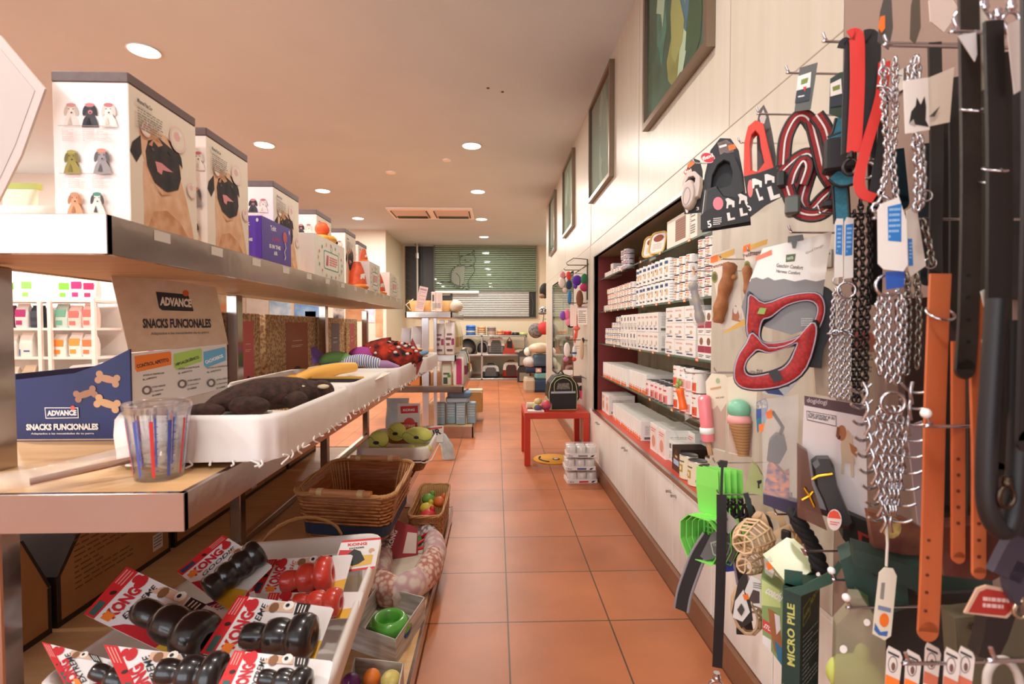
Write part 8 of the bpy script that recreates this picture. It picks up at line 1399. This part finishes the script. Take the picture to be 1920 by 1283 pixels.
f = MB(); f.prism([(-.07, 0), (.07, 0), (.07, .012), (-.07, .012)], white, 0, .08); single(f, 'white_tray', 'flat white card tray under the toys on the red table', 'tray', (.34, 4.33, .451))
t = thing('floor_mat', 'yellow round smiling face mat lying under the red table', 'mat', (.50, 4.50, 0)); f = MB(); f.lathe([(.165, 0), (.17, .004), (.165, .008), (.001, .0085)], mat('ecac30', .7), n=32); f.obj('pad', t)
f = MB(); f.tube([(.12 * math.cos(R(a)), .12 * math.sin(R(a)), .0095) for a in range(150, 260, 10)], .008, black, n=4); f.sph((.03, -.02, .009), (.035, .04, .003), black); f.sph((.03, -.02, .011), (.02, .022, .003), mat('e8e0d0', .6)); f.obj('printed_face', t)
for k in range(3):
    t = thing('can_tray', ('bottom shrink-wrapped tray of tins on the floor by the red table', 'middle shrink-wrapped tray of tins in the stack of three', 'top shrink-wrapped tray of tins in the stack of three')[k], 'tray', (.645 - .012 * (k == 1), 3.87, .098 * k), 3 * k - 3, group='shrink-wrapped trays of tins')
    f = MB(); f.cbox(-.115, .115, -.075, .075, 0, .028, mat('ece8e4', .45), .002); f.M = Matrix.Translation((-.115, -.075, 0)); f.lay = 0; f.rect(.09, .16, .006, .02, (redp, mat('4c5c9c', .5), mat('8c8488', .5))[k]); f.flat([(.18, .006), (.2, .006), (.215, .02), (.19, .018)], ink); f.txt('Pro', (.02, .008), (.05, .008), .010, ink); f.obj('card_tray', t)
    for i in range(3):
        for j in range(2): f = MB(); f.lathe([(.034, .003), (.036, .006), (.036, .075), (.034, .078), (.001, .076)], mat('e4e0dc', .3, .2), (-.074 + .074 * i, -.036 + .073 * j, 0), n=14); f.obj('tin', t)
    f = MB(); f.loft([rr3(0, 0, .236, .156, .02, .02, 3), rr3(0, 0, .232, .152, .03, .085, 3), rr3(0, 0, .2, .12, .03, .09, 3)], mat('f4f4f4', .08, alpha=.2, bump=.4, bscale=30)); f.obj('shrink_film', t)
# toys on the wall beside the table
for k, (y, z, l) in enumerate(((4.5, 1.72, .17), (4.9, 1.72, .14), (4.55, 1.39, .15), (4.55, 1.06, .16), (4.6, .72, .14))):
    t = thing('display_hook', ('upper', 'upper far', 'middle', 'lower', 'lowest')[k] + ' wire hook of the small toy wall by the red table', 'hook', (XW, y, z), group='wire hooks of the toy wall'); f = MB(); f.tube([(0, 0, 0), (-l, 0, 0), (-l - .01, 0, .015)], .004, darkwire); f.tube([(-.004, -.1, 0), (-.004, .25, 0)], .003, darkwire); f.obj('prong', t)
f = MB(); f.tube([(0, 0, 0), (0, 0, -.35)], .006, black); f.tube([(0, 0, 0), (-.12, 0, .01), (-.14, .3, .01)], .004, darkwire); single(f, 'wire_rack', 'black wire rack bar at the top of the toy wall', 'rack', (XW - .01, 4.42, 1.76))
def wt(name, lab, px_, py_, Y, blobs, cat='toy'):
    p = aY(px_, py_, Y); t = thing(name, lab, cat, p)
    f = MB(); f.tube([(0, 0, -.01), (.0, 0, .03), (XW - p.x, 0, .035)], .002, darkwire, n=4); f.obj('hanging_wire', t)
    for i, (dx, dy, rx, rz, c) in enumerate(blobs):
        k = Y / FPX; f = MB(); f.sph((dx * k, 0, -dy * k), (rx * k, rx * k * .7, rz * k), mat(c, .85), 10, 8); f.obj(('head', 'body', 'leg', 'arm', 'tail')[i % 5], t)
wt('plush_toy', 'pink and white plush toy hanging first on the toy wall', 1055, 520, 4.9, [(0, -4, 5, 7, 'd88890'), (-2, 10, 6, 10, 'e8d8d0'), (4, 24, 4, 5, 'e0c8c0')]); wt('plush_toy', 'red and navy plush toy with a long blue leg', 1066, 520, 4.7, [(0, -2, 5, 9, 'd84838'), (1, 14, 6, 9, '2c3858'), (2, 38, 4, 14, '3c80b8'), (-3, 4, 3, 6, 'e8e0d8')])
wt('plush_toy', 'deep purple shaggy ball toy on the toy wall', 1082, 526, 4.6, [(0, 0, 9, 10, '54289c'), (-3, 10, 4, 6, '6434a8')]); wt('plush_toy', 'green hatted plush with a crimson skirt on the toy wall', 1096, 524, 4.5, [(0, 0, 7, 11, '287048'), (0, 15, 9, 8, 'b02c58'), (-9, 36, 7, 16, '7c4c34')])
wt('plush_toy', 'purple and pink flower plush in the middle of the toy wall', 1056, 592, 4.8, [(0, 0, 6, 9, '8c4cb4'), (7, -2, 6, 10, 'f07c9c'), (10, 12, 6, 8, 'ec98a8'), (14, 20, 6, 3, '242024')]); wt('rope_toy', 'coral rope toy tied in a knot on the toy wall', 1081, 612, 4.6, [(0, 0, 3, 24, 'ec6450'), (0, 4, 7, 4, 'f07460'), (-3, 22, 2, 10, 'e85c48')])
wt('plush_toy', 'white and rose toy pack on the lower toy wall hook', 1063, 656, 4.8, [(0, 0, 6, 14, 'ece0dc'), (-2, 18, 5, 5, 'c87ca0')]); wt('chew_toy', 'white toy with a blue band on the lower toy wall hook', 1077, 660, 4.6, [(0, 0, 4, 12, 'e8e0d8'), (0, 2, 4.5, 4, '2c5ca8'), (0, 14, 4, 4, 'd84c3c')]); wt('chew_toy', 'beige stick toy on the lower toy wall hook, last one', 1091, 655, 4.5, [(0, 0, 4.5, 20, 'd0b090'), (2, -16, 3, 6, '3c3430')])
def wcard(lab, X, Y, x0, y0, x1, y1, c, extra=None, a=35):
    p = aY((x0 + x1) / 2, (y0 + y1) / 2, Y); fr = Fr(p, a); f = MB(); f.prism(fr.poly([(x0, y0), (x1, y0), (x1, y1), (x0, y1)]), mat(c, .5), 0, .004); extra and extra(f, fr); return fr.single(f, 'product_card', lab, 'card')
wcard('white text card at the right of the toy wall, middle row', .7, 4.5, 1083, 574, 1101, 609, 'ecdfd4', lambda f, fr: (f.flat(fr.poly([(1083, 574), (1101, 574), (1101, 578), (1083, 578)]), mat('a89098', .5)), f.lines(fr.uv(1085, 590)[0], fr.uv(1099, 590)[0], fr.uv(1090, 582)[1], fr.uv(1090, 606)[1], 7, grey)))
wcard('pale peach card behind the coral rope toy', .7, 4.6, 1069, 572, 1081, 612, 'ecd4c8'); wcard('white card with pink corner on the lowest toy wall hook', .7, 4.65, 1056, 694, 1074, 712, 'ece0d4', lambda f, fr: f.flat(fr.poly([(1058, 708), (1074, 702), (1074, 712), (1058, 712)]), mat('e09088', .5)))
wcard('white card with a bright pink toy and dark brown top behind the backpack', .7, 4.75, 1073, 705, 1104, 762, 'ece4d8', lambda f, fr: (f.flat(fr.poly([(1073, 705), (1104, 705), (1104, 718), (1073, 718)]), mat('4c3430', .5)), f.flat(fr.poly(ellp(1092, 738, 7, 12)), mat('ec5078', .5)), f.flat(fr.poly(ellp(1089, 728, 4, 5)), mat('3c2c2c', .5)), f.flat(fr.poly(ellp(1097, 748, 3, 6)), mat('ec5078', .5))), 20)
# things behind the far recess glass; the bowls stand for reflections in it
t = thing('carry_bag', 'red pet bag standing behind the glass of the far recess', 'bag', (.95, 6.6, .585)); f = MB(); f.prism([(-.1, 0), (.1, 0), (.07, .2), (-.07, .2)], mat('b83c30', .5), 0, .1); f.tube([(-.05, .05, .2), (0, .05, .3), (.05, .05, .2)], .01, mat('b83c30', .5)); f.obj('body', t)
f = MB(); f.box(XW + .02, 1.09, MY0 + .01, MY1 - .01, 1.0, 1.01, steel); tag(f.obj('glass_shelf'), 'steel edged shelf inside the far glazed recess', 'shelf')
for k, (y, z, c, lab) in enumerate(((6.0, 1.011, 'e89468', 'orange'), (5.7, 1.011, 'c83028', 'red'), (6.4, 1.011, '3c3430', 'black'), (5.6, .573, 'c8a878', 'tan'), (6.0, .573, 'd8c8a8', 'cream'))): f = MB(); f.lathe([(.07, 0), (.085, .01), (.075, .06), (.065, .06), (.06, .02), (.001, .02)], mat(c, .4), n=16); single(f, 'pet_bowl', lab + ' bowl behind the glass of the far recess', 'bowl', (.95, y, z))
# ================================================================ left side of the shop
f = MB(); f.box(-6.6, -4.12, 6.5, 6.56, 0, CEIL, mat('ece4dc', .5)); f.box(-4.5, -4.14, 6.44, 6.5, 0, 2.1, mat('e8dcd4', .4)); f.box(-4.34, -4.33, 6.43, 6.44, 1.5, 1.75, steel); f.box(-4.5, -4.14, 6.435, 6.44, 1.42, 1.43, SEAM); struct(f, 'wall_left_partition')
t = thing('bag_shelving', 'white shelving full of dry food bags on the far left side', 'shelf', (0, 6.05, 0)); WP = mat('f0e8e0', .45)
for z in (1.49, 1.165, .83, .45): f = MB(); f.cbox(-6.2, -4.6, 0, .4, z - .03, z, WP, .003); f.obj('deck', t)
for x in (-6.2, -5.25, -5.14, -4.65): f = MB(); f.cbox(x, x + .04, -.02, .02, 0, 1.52, WP, .003); f.obj('post', t)
FB = [(1.49, ((-5.62, 'f4f0ec', '6cc040'), (-5.42, 'f4f0ec', '88c860'), (-5.0, 'f0ece8', '7cc440'), (-4.86, 'ece4e0', 'c83078'), (-4.72, 'ece4e0', 'c02868'))), (1.165, ((-5.66, '5c2c3c', '8c4c3c'), (-5.50, 'dcd4d0', 'a82c6c'), (-5.33, '2c3444', '3c4454'), (-5.05, 'b8ccc0', '6ca890'), (-4.90, 'ecc8c0', 'd87068'), (-4.74, 'ecc8c0', 'd87068'))), (.83, ((-5.64, 'e4dcd4', '3c5c98'), (-5.46, 'e8e0d8', '3c5c98'), (-5.08, 'ece4dc', 'f08c38'), (-4.90, 'ece4dc', 'f09c48'), (-4.75, 'e4dcd8', 'd87c50'))), (.45, ((-5.64, 'e8dcc8', 'b04838'), (-5.44, 'dccbb0', 'c8b494')))]
for r, (z, bs) in enumerate(FB):
    for k, (x, c, c2) in enumerate(bs): food_bag(f"{'magenta and white' if c2[:2] in ('c8', 'c0', 'a8') and r < 2 else ('white and green' if r == 0 else ('patterned' if r == 1 else ('white and orange' if c2[0] in 'fd' else 'cream')))} food bag, {ORD[k]} from the window side on the {('top', 'second', 'third', 'lowest')[r]} left deck", (x, 6.16, z + .001), .15, .26 + .02 * (k % 2), .1, c, [(.12, .3, -.35, .1, c2), (.45, .75, -.4, .38, c2)] if r != 2 or k > 1 else [(.2, .26, -.1, .35, c2), (.05, .3, -.42, -.34, c2)], grp='dry food bags on the left shelving')
for k in range(3): cush('food_bag', ('green and white', 'navy and white', 'grey and white')[k] + ' food bag lying flat at the foot of the left shelving', 'bag', (-4.95 + .12 * k, 6.2, .455 + .1 * k), .5, .25, .095, ('78b850', 'e4e4e0', 'd0ccc8')[k], roll=-6)
t = thing('strip_lamp', 'bright strip lamp above the food bags on the left shelving', 'lamp', (-5.5, 6.3, 1.98)); f = MB(); f.cbox(-.5, .5, -.03, .03, 0, .04, mat('f8f4f0', .4)); f.obj('housing', t); f = MB(); f.box(-.48, .48, -.025, .025, -.004, -.0005, mat('fffaf2', .5, emit=22)); f.obj('diffuser', t)  # invented lamp, added to brighten the bag shelves
l = bpy.data.lights.new('strip_light', 'AREA'); l.shape = 'RECTANGLE'; l.size = .9; l.size_y = .1; l.energy = 14; o = bpy.data.objects.new('strip_light', l); COL.objects.link(o); o.location = (-5.5, 6.1, 1.96); o.rotation_euler = (R(25), 0, 0)  # fill light that goes with the added lamp over the bags
# wall things seen over the litter boxes
for k, (x0, x1, y0, y1, c, c2, Y, lab) in enumerate(((462, 502, 560, 592, 'e4dcd0', 'd8d0c4', 9.9, 'pale panelled cupboard front in the left back of the shop'), (505, 545, 555, 595, '8cb4d8', 'd8e8f0', 9.85, 'light blue poster in the left back of the shop'), (552, 606, 555, 595, '4c84c8', '9cc0e0', 9.8, 'bright blue poster next to the light blue one'), (572, 592, 584, 600, 'c83028', 'e8d8d0', 9.6, 'small red sign below the bright blue poster'), (625, 645, 578, 600, 'dccfc0', '28344c', 9.8, 'cream and navy poster right of the blue ones'), (648, 684, 576, 602, 'b07850', 'c89468', 9.8, 'warm brown poster with a little white card'), (686, 702, 575, 605, 'b0c4e0', 'e8f0f8', 9.9, 'pale blue poster at the end of the row'), (704, 718, 580, 632, 'c88c64', 'e0b890', 9.95, 'tall orange brown poster on the end of the wall'), (414, 436, 545, 590, 'dcd8b8', 'e8a070', 9.9, 'pale green poster with a small orange figure'))):
    Yp = 10.05; fr = Fr(aY((x0 + x1) / 2, (y0 + y1) / 2, Yp)); f = MB(); f.prism(fr.poly([(x0, y0), (x1, y0), (x1, y1), (x0, y1)]), mat(c, .5, c2=c2, scale=5), 0, .008); fr.single(f, 'wall_poster', lab, 'poster')
